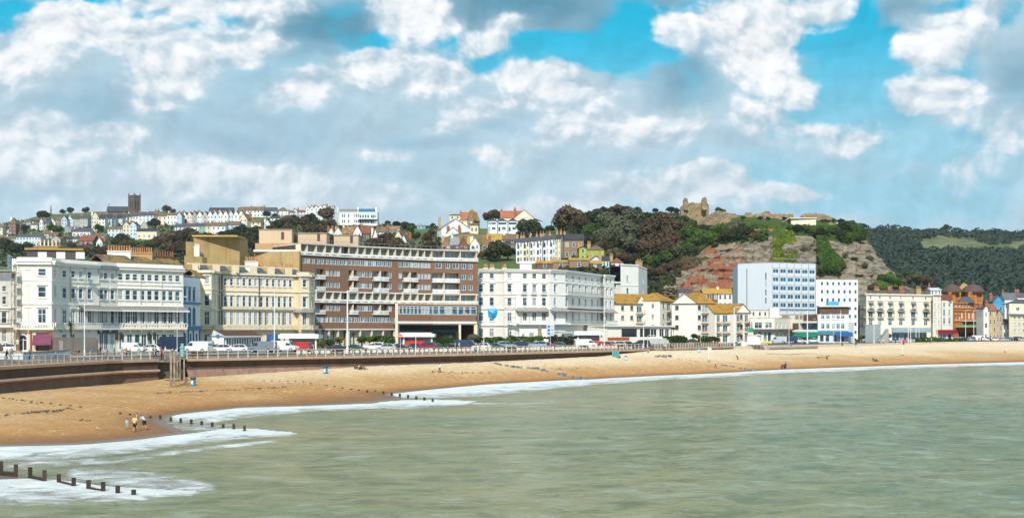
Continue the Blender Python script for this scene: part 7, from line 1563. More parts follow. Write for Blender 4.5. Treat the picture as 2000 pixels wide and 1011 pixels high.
# ------------------------------------------------------------------ groynes
def groyne(label,pts,hts,w,plank=None,dark=WOODD,lean=0):
 e=None
 for(u,v),h in zip(pts,hts):
  p=bz(u,v) if isinstance(v,float) else G(u,v,SL)
  if e is None:e=thing('groyne',label,'groyne',p,0);loc=p
  m=MB();m.box((p.x,p.y,p.z+h/2-.5+(0 if isinstance(v,float) else.03)),(w,w,h+1.0+(0 if isinstance(v,float) else.06)),.3+random.uniform(-.1,.1));m.build('post',dark,e,loc)
 for a,c,z0,z1 in plank or[]:
  p,q=a,c;d=q-p;m=MB();m.box(((p.x+q.x)/2,(p.y+q.y)/2,SL+(z0+z1)/2),(d.length,.16,z1-z0),math.atan2(d.y,d.x));m.build('plank',dark,e,loc)
gp=[(2,925),(31,931),(59,934),(87,940),(115,942),(144,949),(173,954),(201.5,959),(230,963),(261,966)]
gh=[.70,.68,.60,.60,.42,.42,.42,.46,.36,.22]
W0=[G(u,v,SL) for u,v in gp]
groyne('dark timber groyne of square posts and planks in the foam at lower left',gp,gh,.23,[(W0[0]+Vector((-2,.3,0)),W0[1],-.1,.28),(W0[1],W0[2],-.2,.03),(W0[2],W0[3],-.1,.2),(W0[4],W0[5],-.2,.12),(W0[6],W0[7],-.2,.1)])
groyne('row of low dark groyne posts running into the surf beside the family',[(235,808.),(254,811.),(294,816.),(313,818),(333.5,822),(353,825),(373.5,828),(394,830),(414.5,833),(436,835),(456.5,838),(477.5,841)],[.16,.18,.2,.34,.34,.36,.4,.32,.34,.28,.42,.4],.22)
groyne('row of small dark groyne posts crossing the middle of the beach',[(653,755.),(669,758.),(685,761.),(701,763.),(717,766.),(733,768),(749,770),(765,773),(781,775),(797,777),(813,780),(829,782),(845,784)],[.12,.12,.14,.16,.3,.36,.36,.38,.4,.34,.36,.36,.3],.24)
groyne('nearly buried line of dark post stubs across the upper left beach',[(7,778.),(25,780.),(43,782.),(62,785.),(81,787.),(99,789.),(118,791.),(137,793.),(157,796.)],[.09]*9,.26)
groyne('nearly buried line of dark post stubs right of the blue bin',[(515,743.),(531,744.),(546,744.),(562,745.),(577,745.),(592,746.),(606,748.),(638,753.),(687,760.)],[.08]*9,.26)
def rubble(label,pts,wd,mat):
 L=[bz(u,float(v)) for u,v in pts];rng=random.Random(len(label));m=MB();loc=L[0]
 for a,c in zip(L,L[1:]):
  n=max(2,int((c-a).length/.55))
  for i in range(n):
   p=a.lerp(c,(i+rng.random())/n);s=rng.uniform(.35,1.0)*wd;z,_=beachz(np.array([p.x]),np.array([p.y]))
   k=len(m.v);m.box((p.x+rng.uniform(-.5,.5)*wd,p.y+rng.uniform(-.5,.5)*wd,float(z[0])+.1*s),(s*1.3,s,s*.55),rng.uniform(0,3),0,.6)
   for j in range(k,len(m.v)):x,y,zz_=m.v[j];m.v[j]=(x+rng.uniform(-.12,.12),y+rng.uniform(-.12,.12),zz_+rng.uniform(-.08,.08))
 tag(m.build('rock_groyne',mat,None,loc),label,'rock groyne')
GR_=plain((.22,.23,.23),.8,var=.35)
rubble('long grey broken rock line slanting down the upper middle beach',[(962,710),(975,712),(990,715),(1010,717),(1030,719.5),(1045,721),(1062,724),(1075,727)],1.0,GR_)
rubble('dark rock line entering the surf in the middle of the beach',[(1090,731),(1102,734),(1115,736.5),(1130,739),(1145,741)],1.0,GR_)
rubble('small dark rock heap below the low sea wall',[(1285,696.5),(1295,696),(1305,696),(1309,696)],.9,GR_)
rubble('grey rock line running to the water beside the walker in magenta',[(1408,713),(1420,714.5),(1432,717),(1445,720),(1460,722),(1476,724)],.8,GR_)
rubble('thin trail of dark stones on the beach near the white flag pole',[(1322,700.5),(1340,702.5),(1355,705),(1368,707)],.35,GR_)
rng=np.random.default_rng(5);m=MB()
for(u0,v0,u1,v1,n) in((5,812,130,800,60),(300,768,560,757,130),(60,806,120,803,40),(130,820,180,822,12),(560,748,640,753,20),(840,727,960,729,60),(1050,722,1160,718,30),(0,778,150,800,18)):
 for i in range(n):
  t=rng.random();u,v=u0+(u1-u0)*t+rng.normal(0,2),v0+(v1-v0)*t+rng.normal(0,.8);p=bz(u,float(v));r=rng.uniform(.05,.2);a=rng.uniform(0,6)
  k=5;ring=[(p.x+r*math.cos(a+6.283*j/k)*rng.uniform(.5,1.2),p.y+.6*r*math.sin(a+6.283*j/k),p.z+.03) for j in range(k)]
  for j in range(k):m.face([(p.x,p.y,p.z+.12),ring[j],ring[(j+1)%k]])
tag(m.build('seaweed',plain((.06,.045,.03),.8)),'dark strand lines of dried seaweed on the beach','seaweed',kind='stuff')
# ------------------------------------------------------------------ cars and vans
TYRE=plain((.02,.02,.02),.8);CGL=plain((.025,.035,.04),.08,spec=.8,var=.02);LAMP=plain((.75,.75,.72),.15);TAIL=plain((.35,.01,.01),.2)
def paint(c,rough=.28):
 k=('paint',c)
 if k in MATS:return MATS[k]
 m,nt,b=newmat('car_paint');n1=noise(nt,wpos(nt),1.2,3);lk(nt,mixc(nt,ramp(nt,n1.outputs[0],.4,.8),c,tuple(x*.85 for x in c)),b.inputs['Base Color'])
 b.inputs['Roughness'].default_value=rough;b.inputs['Coat Weight'].default_value=.6;b.inputs['Coat Roughness'].default_value=.08;MATS[k]=m;return m
def carproto(name,prof,glass,L,W,wheels,wr=.32):
 """side profile lofted over three widths (sill, waist, roof tumblehome); x forward"""
 e=thing(name,'prototype','car')
 m=MB();n=len(prof)
 def ring(y,k):return[(x*(1-.0*k),y*(1-.20*max(0,(z-.95)/.7)*1.0) if True else y,z) for x,z in prof]
 for y0,y1 in((-W/2,-W/2+.06),(-W/2+.06,W/2-.06),(W/2-.06,W/2)):
  a=[(x*(.985 if abs(y0)>W/2-.01 else 1),y0*(1-.17*max(0,min(1,(z-.9)/.6))),z) for x,z in prof];c=[(x*(.985 if abs(y1)>W/2-.01 else 1),y1*(1-.17*max(0,min(1,(z-.9)/.6))),z) for x,z in prof]
  for i in range(n):j=(i+1)%n;m.face([a[i],a[j],c[j],c[i]])
 for y in(-W/2,W/2):q=[(x*.985,y*(1-.17*max(0,min(1,(z-.9)/.6))),z) for x,z in prof];m.face(q if y<0 else q[::-1])
 m.build('body',PWHITE,e,Vector((0,0,0)))
 m=MB();ty=lambda y,z:y*(1-.17*max(0,min(1,(z-.9)/.6)))
 for poly in glass['side']:
  for s in(-1,1):q=[(x,s*(abs(ty(W/2,z))+.012),z) for x,z in poly];m.face(q if s<0 else q[::-1])
 for(x0,z0),(x1,z1) in glass['ends']:
  f_=1 if x0>0 else-1;q=[(x0+.015*f_,-ty(W/2,z0)*.9,z0),(x0+.015*f_,ty(W/2,z0)*.9,z0),(x1+.015*f_,ty(W/2,z1)*.88,z1+.012),(x1+.015*f_,-ty(W/2,z1)*.88,z1+.012)];m.face(q if f_>0 else q[::-1])
 m.build('windows',CGL,e,Vector((0,0,0)))
 for x in wheels:
  for s in(-1,1):
   m=MB();m.tube([(x,s*(W/2-.2),wr),(x,s*(W/2+.015),wr)],wr,14);o=m.build('wheel',TYRE,e,Vector((0,0,0)));m=MB();m.tube([(x,s*(W/2-.1),wr),(x,s*(W/2+.03),wr)],wr*.6,10);m.build('rim',plain((.45,.46,.47),.35),o)
 xf=max(p[0] for p in prof);xr=min(p[0] for p in prof)
 for s in(-1,1):
  m=MB();m.box((xf-.06,s*(W/2-.28),.68),(.14,.36,.15));m.build('headlight',LAMP,e,Vector((0,0,0)))
  m=MB();m.box((xr+.06,s*(W/2-.16),.82),(.14,.2,.24));m.build('tail_light',TAIL,e,Vector((0,0,0)))
 return e
hatch=carproto('parked_car',[(-1.95,.30),(2.0,.28),(2.05,.55),(1.9,.78),(1.0,.94),(.35,1.40),(-.3,1.47),(-1.2,1.42),(-1.75,1.0),(-1.98,.75)],{'side':[[(.95,.95),(.3,1.36),(-.25,1.41),(-.25,.95)],[(-.33,.95),(-.33,1.41),(-1.1,1.37),(-1.55,.98)]],'ends':[((.98,.97),(.37,1.38)),((-1.74,1.02),(-1.24,1.38))]},4,1.72,(1.28,-1.22))
saloon=carproto('parked_car',[(-2.2,.30),(2.2,.28),(2.25,.55),(2.1,.76),(1.05,.92),(.35,1.36),(-.5,1.40),(-1.3,1.05),(-2.1,.98),(-2.25,.7)],{'side':[[(1.0,.93),(.3,1.31),(-.2,1.34),(-.2,.93)],[(-.28,.93),(-.28,1.34),(-.55,1.33),(-1.15,1.0)]],'ends':[((1.03,.94),(.37,1.33)),((-1.28,1.06),(-.54,1.37))]},4.5,1.76,(1.38,-1.32))
suv=carproto('parked_car',[(-2.1,.35),(2.15,.33),(2.2,.65),(2.05,.98),(1.1,1.10),(.5,1.62),(-.4,1.70),(-1.75,1.66),(-2.05,1.15),(-2.12,.8)],{'side':[[(1.05,1.12),(.45,1.56),(-.25,1.63),(-.25,1.12)],[(-.33,1.12),(-.33,1.63),(-1.6,1.59),(-1.85,1.14)]],'ends':[((1.08,1.13),(.52,1.60)),((-2.04,1.17),(-1.78,1.62))]},4.4,1.84,(1.35,-1.3),.36)
van=carproto('parked_van',[(-2.6,.38),(2.5,.36),(2.55,.7),(2.4,1.05),(1.75,1.22),(1.1,1.98),(.8,2.06),(-2.5,2.06),(-2.62,1.9)],{'side':[[(1.65,1.22),(1.1,1.84),(.55,1.86),(.55,1.2)]],'ends':[((1.73,1.25),(1.14,1.94)),((-2.62,1.35),(-2.57,1.85))]},5.2,1.9,(1.6,-1.5),.36)
panel=carproto('parked_van',[(-2.2,.38),(2.2,.36),(2.25,.7),(2.1,.98),(1.4,1.12),(.9,1.75),(.6,1.82),(-2.1,1.82),(-2.22,1.7)],{'side':[[(1.3,1.14),(.9,1.64),(.35,1.66),(.35,1.14)]],'ends':[((1.38,1.15),(.94,1.71)),((-2.22,1.2),(-2.17,1.65))]},4.4,1.84,(1.4,-1.35),.34)
luton=carproto('parked_van',[(-3.1,.45),(2.6,.4),(2.65,.8),(2.5,1.1),(1.9,1.28),(1.4,1.95),(1.2,2.9),(-3.1,2.9)],{'side':[[(1.8,1.3),(1.4,1.85),(.8,1.85),(.8,1.28)]],'ends':[((1.88,1.3),(1.43,1.92))]},5.8,2.1,(1.7,-1.8),.38)
PC={'w':(.72,.72,.72),'s':(.42,.45,.48),'g':(.16,.19,.22),'k':(.018,.02,.024),'n':(.015,.03,.075),'r':(.45,.02,.025),'m':(.18,.015,.05),'t':(.02,.075,.09),'b':(.03,.16,.38),'v':(.05,.035,.06),'l':(.28,.36,.42),'e':(.03,.07,.05)}
PNM={'w':'white','s':'silver','g':'slate grey','k':'black','n':'navy blue','r':'red','m':'maroon','t':'dark teal','b':'bright blue','v':'dark plum','l':'pale blue grey','e':'dark green'}
KND={'h':(hatch,'hatchback'),'c':(saloon,'saloon car'),'u':(suv,'tall estate car'),'v':(van,'panel van'),'p':(panel,'small van'),'l':(luton,'box van')}
CARS=[(41,686.5,'h','r',0),(8,688,'u','w',1),(-20,689,'u','k',1),(327,686.5,'l','n',1),(293,687,'h','w',1),(313,684,'h','e',0),(262,688,'p','w',0),(386,688,'v','w',1),(419,686,'h','s',0),(432,687.3,'h','w',1),(464,687.2,'h','w',1),(481,685,'c','k',0),(512,688,'v','g',1),(557,686.5,'v','w',0),(585,686.3,'p','r',1),(661,686.5,'c','n',0),(694,686.3,'c','e',0),(730,684.8,'u','w',1),(755,685,'h','s',1),(781,684.2,'c','v',0),(806,683.5,'h','k',1),(833,683.7,'u','m',1),(855,683.2,'h','k',0),(876,682.8,'c','k',1),(911,682.5,'v','n',0),(942,682.8,'h','w',1),(969,682.2,'c','t',0),(988,681.6,'u','l',0),(1011,681.2,'u','n',1),(1030,680.6,'h','k',0),(1048,680.8,'u','l',1),(1070,680.2,'h','m',0),(1088,679.8,'h','t',1),(1144,679.3,'v','w',0),(1166,678.6,'h','t',1),(1182,678.9,'h','r',1),(1193,677.4,'c','n',0),(1208,677.8,'h','s',1),(1228,677.2,'c','k',0),(1252,677,'u','k',1),(1355,670.5,'h','k',0),(1520,669.5,'v','s',1),(1541,669.3,'v','n',1),(1562,669.2,'h','w',0),(1587,669,'h','w',1),(1605,668.6,'c','k',0),(1652,668,'v','w',1),(1667,667.6,'h','k',0),(1698,667,'u','l',1),(1725,666.8,'h','k',1),(1837,664.8,'c','n',0),(1868,664.6,'h','w',1),(1882,664,'c','n',0),(1894,663.6,'u','g',1),(1913,661.6,'v','w',0),(1936,664.6,'c','w',1),(1942,662,'h','w',0),(1965,664.2,'h','b',1),(1957,661.8,'c','s',0),(1984,664.4,'u','k',1),(1995,663,'h','s',0),(1925,662.2,'h','k',1),(1900,662.2,'h','s',0),(1876,662.3,'h','w',1),(1975,662,'h','n',0)]
CARS=[(u,max(v,665.8) if u>1800 else v,k,c,f_) for u,v,k,c,f_ in CARS]
ccount={}
def place(u):return('outside the corner terrace' if u<350 else 'outside the cream terrace' if u<640 else 'before the brown flats' if u<935 else 'before the white hotel' if u<1185 else 'beside the restaurant' if u<1300 else 'below the flats' if u<1420 else 'by the arcade' if u<1620 else 'before the balconied terrace' if u<1850 else 'by the theatre' if u<1930 else 'at the far right')
for i,(u,v,k,c,fl) in enumerate(CARS):ccount.setdefault((KND[k][1],PNM[c],place(u)),[]).append(u)
for i,(u,v,k,c,fl) in enumerate(CARS):
 pr,nm=KND[k];p=G(u,v);same=sorted(ccount[(nm,PNM[c],place(u))]);q=same.index(u)
 lab=f'{PNM[c]} {nm} parked {place(u)}'+('' if len(same)==1 else f', {ordw[q]} from left')
 rz=(PI if fl else 0)+random.uniform(-.38,.30)
 o=dup(pr,(p.x,p.y,ZP+.01),rz,lab,None,{'body':paint(PC[c])});o['category']='van' if k in 'vpl' else 'car';o['group']='vehicles parked along the seafront road'
for pr in(hatch,saloon,suv,van,panel,luton):
 for ch in list(pr.children_recursive):bpy.data.objects.remove(ch)
 bpy.data.objects.remove(pr)
# ------------------------------------------------------------------ kerb blocks
_b=MB();_b.box((0,0,.26),(.66,.34,.52),0,0,.88);CB=plain((.72,.68,.56),.8);cb_=_b.build('concrete_block',CB);lab='pale square concrete block in the long row along the kerb'
tag(cb_,lab,'bollard','concrete blocks along the kerb');first=True
KP=[G(u,v) for u,v in((583,690.8),(815,687.0),(1045,682.8),(1238,678.9))];segs=list(zip(KP,KP[1:]));
for a,c in segs:
 n=int((c-a).length/1.27);d=c-a
 for i in range(n):
  p=a.lerp(c,i/n);o=cb_ if first else dup(cb_);first=False;o.location=(p.x+random.uniform(-.05,.05),p.y,ZP+.005);o.rotation_euler=(0,0,random.uniform(-.12,.12))
# ------------------------------------------------------------------ lamp columns, flag poles, signs
def lamp(u,vt,vb,label,w=.11,arm=1,mat=None,side=1):
 p=G(u,vb);s=F/p.y;h=(vb-vt)/s;b=Bld('street_lamp',label,'street lamp',(p.x,p.y,ZP));mat=mat or PWHITE
 m=MB();m.lathe((p.x,p.y,ZP),[(w*1.8,0),(w*1.7,.9),(w*1.1,1.1),(w*.7,h)],8);b.one('column',m,mat)
 if arm:
  m=MB();m.tube([(p.x,p.y,ZP+h-.05),(p.x+.4*side,p.y,ZP+h+.12),(p.x+1.1*side,p.y,ZP+h+.1)],.05,6);o=b.one('arm',m,mat);m=MB();m.box((p.x+1.35*side,p.y,ZP+h+.08),(.75,.3,.14));b.one('lantern',m,plain((.6,.6,.6),.4),parent=o)
 b.done()
for a in((55,561,692,'tall thin grey lamp column left of the maroon awning',.055,1,STEEL),(165,594,696,'white lamp column behind the timber fence',.075,1,PWHITE),(346,580,690,'grey lamp column by the blue box van',.055,1,STEEL),(536,571,689,'white lamp column before the cream terrace',.09,0,PWHITE),(678.5,567,690,'thick white lamp column before the brown flats',.14,0,PWHITE),(812,657,688,'short white pole before the red shelter panels',.06,0,PWHITE),(945,655,684,'slim white pole left of the blue banner',.06,0,PWHITE),(1180,598,681,'white lamp column at the right end of the white hotel',.09,1,PWHITE),(1257,604,679,'thin white lamp column before the restaurant',.07,1,PWHITE),(1434,600,676,'white lamp column with bent arm beside the end gable',.11,1,PWHITE),(1541,607,672,'white lamp column before the arcade corner',.08,1,STEEL),(1577,606,670.5,'thickest white lamp column by the green shop awning',.17,0,PWHITE),(1707,612,670,'white lamp column before the grey pavilion',.09,0,PWHITE),(1668,620,670,'slim white column right of the blue awning',.09,0,PWHITE),(1642,606,670,'slim white column before the pale blue house',.08,0,PWHITE),(1628,640,671,'short slim pole left of the white minibus',.06,0,STEEL),(1774,615,668.5,'left one of two flag poles before the balconied terrace',.09,0,PWHITE),(1778.5,608,668.5,'right one of two flag poles before the balconied terrace',.09,0,PWHITE),(1789,608,667.5,'white lamp column with arm before the balconied terrace',.09,1,PWHITE),(1795,630,667.5,'short white pole before the balconied terrace',.08,0,PWHITE),(1818,625,666.5,'white pole left of the pink shop canopy',.09,0,PWHITE),(1822,632,666.5,'white pole in front of the pink shop canopy',.09,0,PWHITE),(1831,606,666.5,'white lamp column right of the pink shop canopy',.09,1,PWHITE),(1886,606,665,'left white lamp column before the theatre',.09,1,PWHITE),(1902,606,665,'right white lamp column before the theatre',.09,1,PWHITE),(1926,640,665.5,'short white pole right of the theatre',.09,0,PWHITE),(1944.5,604,664.5,'white lamp column before the tan brick town house',.10,0,PWHITE),(1971.5,606,664,'white lamp column at the corner of the pale yellow flats',.10,0,PWHITE),(1992,640,664,'short white pole near the right edge',.09,0,PWHITE),(1368,655,674,'short pole with flat sign by the flats hedge',.06,1,STEEL),(1265,655,679.5,'short pole with flat sign before the restaurant steps',.06,1,STEEL)):lamp(*a)
def signpost(u,vt,vb,label,kind):
 p=G(u,vb);s=F/p.y;h=(vb-vt)/s;b=Bld('road_sign',label,'road sign',(p.x,p.y,ZP));m=MB();m.tube([(p.x,p.y,ZP),(p.x,p.y,ZP+h)],.05,6);b.one('pole',m,STEEL)
 def disc(r,y,x0=0,z0=0,n=18):return[(p.x+x0+r*math.cos(2*PI*i/n),p.y+y,ZP+h-.35+z0+r*math.sin(2*PI*i/n)) for i in range(n)]
 if kind=='noentry':
  m=MB();m.face(disc(.42,-.10));m.face(disc(.42,-.06)[::-1]);b.one('sign_face',m,RED);m=MB();m.box((p.x,p.y-.115,ZP+h-.35),(.58,.01,.15));b.one('white_bar',m,PWHITE)
 elif kind=='disc':
  m=MB();m.face(disc(.4,-.10));m.face(disc(.4,-.06)[::-1]);b.one('sign_face',m,plain((.02,.16,.50),.4));
 elif kind=='parking':
  m=MB();m.box((p.x,p.y-.1,ZP+h-1.1),(1.6,.06,2.4));b.one('sign_face',m,plain((.62,.68,.78),.4));m=MB()
  for z in(-.35,-1.1,-1.85):m.box((p.x-.35,p.y-.14,ZP+h+z),(.5,.02,.5));m.box((p.x+.35,p.y-.14,ZP+h+z),(.55,.02,.12))
  b.one('sign_symbol',m,plain((.03,.16,.5),.4))
 elif kind=='green':
  m=MB();m.box((p.x,p.y-.1,ZP+h-.6),(1.5,.12,1.2));b.one('sign_face',m,plain((.01,.30,.14),.4));m=MB();m.box((p.x,p.y-.17,ZP+h-1.55),(1.5,.02,.6));b.one('lower_panel',m,PWHITE)
 elif kind=='lights':
  m=MB();m.box((p.x,p.y-.1,ZP+h-.6),(.42,.4,1.25));o=b.one('signal_head',m,plain((.012,.012,.012),.6));m=MB()
  for z in(-.2,-.6,-1.0):m.tube([(p.x,p.y-.31,ZP+h+z),(p.x,p.y-.36,ZP+h+z)],.12,8)
  b.one('lens',m,plain((.10,.05,.02),.3),parent=o)
 b.done()
signpost(782,652,686,'round red no entry sign with white bar at the hedge end','noentry');signpost(426,653,686,'round blue road sign before the cream terrace','disc');signpost(1075,634,682,'tall pale board of blue symbols before the white hotel','parking');signpost(1466,640,672,'green and white shop board beside the end gable','green')
for i,u in enumerate((228,236.5,291,302)):signpost(u,649,692,('black traffic signal leftmost of four outside the corner terrace','second black traffic signal from the left outside the corner terrace','third black traffic signal from the left outside the corner terrace','rightmost of the four black traffic signals by the box van')[i],'lights')
def flag(u,vt,vb,label,top,pole=None):
 p=bz(u,float(vb));s=F/p.y;h=(vb-vt)/s;b=Bld('beach_flag',label,'flag',(p.x,p.y,p.z));m=MB();m.tube([(p.x,p.y,p.z-.2),(p.x-.25,p.y,p.z+h)],.06,6);b.one('pole',m,PWHITE)
 m=MB();z=p.z+h;x=p.x-.25;w_=[(0,0),(.35,-.08),(.6,.1),(.75,-.05)]
 for(x0,y0),(x1,y1) in zip(w_,w_[1:]):m.face([(x+x0,p.y+y0,z-1.25+x0*.2),(x+x1,p.y+y1,z-1.25+x1*.2),(x+x1,p.y+y1,z-x1*.2),(x+x0,p.y+y0,z-x0*.2)])
 b.one('cloth',m,top);m=MB();m.box((p.x,p.y,p.z+.05),(.5,.5,.14));b.one('base',m,DARK);b.done()
flag(1385,677,706,'white leaning beach pole with furled pale flag',plain((.75,.66,.5),.8));flag(1763,664,693.5,'red flag on a white beach pole near the water',RED)
# ------------------------------------------------------------------ bins, kayak, hut, pipe, furniture
def bin_(u,vb,hpx,label,c1,c2):
 p=bz(u,float(vb)) if vb>677 else G(u,vb,5.2);h=hpx*p.y/F;b=Bld('litter_bin',label,'bin',tuple(p),'beach litter bins');r=h*.29
 m=MB();m.lathe((p.x,p.y,p.z),[(r*.9,0),(r,.05),(r,h*.74)],12);b.one('drum',m,c1)
 m=MB();m.lathe((p.x,p.y,p.z+h*.74),[(r*1.12,0),(r*1.15,h*.1),(r*1.0,h*.2),(r*.5,h*.27)],12);b.one('lid',m,c2)
 m=MB();m.box((p.x-r*.25,p.y-r*.9,p.z+h*.38),(r*.8,r*.3,h*.4));b.one('notice',m,PWHITE);b.done()
B1_,B2_,B3_=plain((.03,.24,.42),.5),plain((.015,.06,.11),.5),plain((.05,.35,.38),.5)
for a in((377.5,752.5,16.5,'blue lidded bin on the sand below the timber steps',B1_,B2_),(635.5,729,15,'blue lidded bin on the shingle below the long sea wall',B1_,B2_),(1222.5,703,8.5,'pale blue bin beside the teal beach tent',plain((.25,.50,.62),.5),B1_),(1365.5,687.5,8.5,'bright cyan bin just below the short railing',plain((.10,.45,.55),.5),B1_),(1545,680,6,'blue and white bin before the concrete pipe',plain((.35,.50,.62),.5),B2_),(1672,677.5,7,'teal bin at the top of the beach below the white offices',B3_,B2_),(1772,674,5,'small white and teal bin at the top of the far beach',plain((.55,.66,.66),.5),B3_),(1437.5,675.5,8,'dark teal bin beside the bent lamp column',plain((.02,.15,.19),.5),B2_),(360-1.5,698.5,0,'',None,None)):
 if a[2]:bin_(*a)
p=G(356,697.5);m=MB();b=Bld('information_post','tall turquoise information post on the promenade by the steps','post',p);m.lathe(tuple(p),[(.36,0),(.36,1.4),(.43,1.45),(.43,1.58),(.24,1.62),(.22,1.9),(.29,1.95),(.1,2.1)],10);b.one('column',m,plain((.20,.50,.46),.5));b.done()
def kayak(u,v):
 p=bz(u,float(v));b=Bld('rescue_board','bright yellow rescue board propped on the far beach','board',tuple(p));m=MB();L_=4.4
 prof=[(-1,0.02),(-.85,.5),(-.4,.9),(.2,1),(.7,.7),(1,.03)]
 for(a,wa),(c,wc_) in zip(prof,prof[1:]):
  for s in(-1,1):m.face([(p.x+a*L_/2,p.y,p.z+.35+.3*a),(p.x+c*L_/2,p.y,p.z+.35+.3*c),(p.x+c*L_/2,p.y+s*wc_*.4,p.z+.55+.3*c),(p.x+a*L_/2,p.y+s*wa*.4,p.z+.55+.3*a)])
  m.face([(p.x+a*L_/2,p.y-wa*.4,p.z+.55+.3*a),(p.x+c*L_/2,p.y-wc_*.4,p.z+.55+.3*c),(p.x+c*L_/2,p.y+wc_*.4,p.z+.56+.3*c),(p.x+a*L_/2,p.y+wa*.4,p.z+.56+.3*a)])
 b.one('hull',m,plain((.70,.55,.01),.4));m=MB()
 for x in(-1.2,1.0):m.box((p.x+x,p.y,p.z+.2),(.15,.9,.5))
 b.one('stand',m,DARK);b.done()
kayak(1607,700)
b=Bld('lifeguard_hut','white lifeguard cabin with corner window on a raised steel deck','hut',G(1473,679,5.2));p=G(1473,679,5.2);s=F/p.y;w_=26/s;z0=p.z+1.0;h_=16.5/s
f=Fac(b,(p.x-w_*.5,p.y),(p.x+w_*.22,p.y),z0,z0+h_,PWHITE);f.build();g=Fac(b,f.p1,(p.x+w_*.5,p.y+.5),z0,z0+h_-.2,PWHITE);g.win(g.L*.52,g.L*.8,z0+1.2,z0+2.5,'strip',gm=GLASSB,sill=False);g.build()
E=Vector((p.x+w_*.5,p.y+3.5));W_=Vector((p.x-w_*.5,p.y+3.2));shell(b,[g.p1,E,W_,f.p0],z0,z0+h_-.1,PWHITE);m=MB();m.prism([(q.x,q.y) for q in(f.p0+Vector((-.2,-.2)),f.p1+Vector((0,-.2)),g.p1+Vector((.2,-.2)),E+Vector((.2,.1)),W_)],z0+h_-.02,z0+h_+.2);b.one('roof',m,plain((.55,.50,.42),.7))
m=MB();m.box((p.x+.8,p.y+1.5,z0-.12),(w_*1.5,4.2,.22));b.one('deck',m,plain((.5,.5,.48),.6))
for i in range(6):m=MB();x=p.x-w_*.6+i*w_*.27;m.tube([(x,p.y-.3,p.z-.4),(x,p.y-.3,z0)],.08,5);b.one('leg',m,GREYM)
m=MB();m.box((p.x-w_*.72,p.y+.6,p.z+.7),(1.6,1.4,1.5));b.one('store_box',m,PWHITE);b.done()
a,c=G(1500,679.5,5.4),G(1595,677.3,5.4);m=MB();m.tube([a,c],.42,14);tag(m.build('outfall_pipe',wall((.34,.30,.25),.6),None,a),'long grey concrete outfall pipe lying along the top of the beach','pipe')
p=G(1497,671.5);m=MB();m.box((p.x,p.y,p.z+.5),(3.2,.8,.5),.2,0,.6);m.box((p.x-1.1,p.y,p.z+.15),(.2,.6,.3));m.box((p.x+1.1,p.y,p.z+.15),(.2,.6,.3));tag(m.build('rescue_ski',plain((.75,.55,.03),.4),None,p),'small yellow rescue ski parked behind the lifeguard cabin','boat')
b=Bld('timber_fence','tall grey vertical board fence with door before the corner terrace','fence',G(146,690));A,B_,D=XS(103,11.9),XS(188,11.7),XS(191.5,11.0);f=Fac(b,A,B_,ZP,zof(657.5,11.8),WOODG);m=MB();n=34
for i in range(n):f.box(m,f.L*i/n,f.L*(i+.93)/n,ZP,f.z1-random.uniform(0,.08),-.06+random.uniform(0,.03),0)
b.one('board_panel',m,WOODG);m=MB();g=Fac(b,B_,D,ZP,f.z1,WOODG);g.box(m,0,g.L,ZP,f.z1-.4,-.06,0);b.one('end_panel',m,plain((.55,.33,.13),.8));m=MB();f.box(m,f.t(115),f.t(123),ZP,zof(664,11.8),.005,.05);b.one('door',m,plain((.33,.30,.26),.9));b.done()
b=Bld('planter_wall','low white curved planter wall topped with shingle on the left promenade','wall',G(60,701));pts_=[G(u,v) for u,v in((-60,700),(20,701.5),(45,702),(85,700),(128,696.5))];m=MB()
top=pts_+[q+Vector((-.5,4,0)) for q in pts_[::-1]];m.prism([(q.x,q.y) for q in top],ZP,ZP+.85);b.one('wall',m,wall((.66,.69,.74),.35));m=MB();m.prism([(q.x,q.y+.25) for q in pts_]+[(q.x-.5,q.y+3.7) for q in pts_[::-1]],ZP+.85,ZP+1.05);b.one('fill',m,plain((.46,.36,.20),.9,var=.3));b.done()
def picnic(u,v,label,mat):
 p=G(u,v);b=Bld('picnic_table',label,'table',p);m=MB();m.box((p.x,p.y,ZP+.75),(1.9,.75,.06));b.one('table_top',m,mat)
 for s_ in(-.75,.75):m=MB();m.box((p.x,p.y+s_,ZP+.45),(1.9,.28,.05));b.one('bench',m,mat)
 for x in(-.7,.7):
  m=MB();m.tube([(p.x+x,p.y-.75,ZP),(p.x+x,p.y-.25,ZP+.74)],.05,4);m.tube([(p.x+x,p.y+.75,ZP),(p.x+x,p.y+.25,ZP+.74)],.05,4);m.tube([(p.x+x,p.y-.8,ZP+.42),(p.x+x,p.y+.8,ZP+.42)],.05,4);b.one('leg_frame',m,mat)
 b.done()
picnic(144,692.5,'orange timber picnic table before the grey board fence',plain((.48,.22,.06),.7));picnic(172,692,'dark timber picnic table at the right end of the board fence',plain((.12,.07,.05),.7));picnic(186,691,'brown picnic table beside the bright end board',plain((.30,.15,.06),.7))
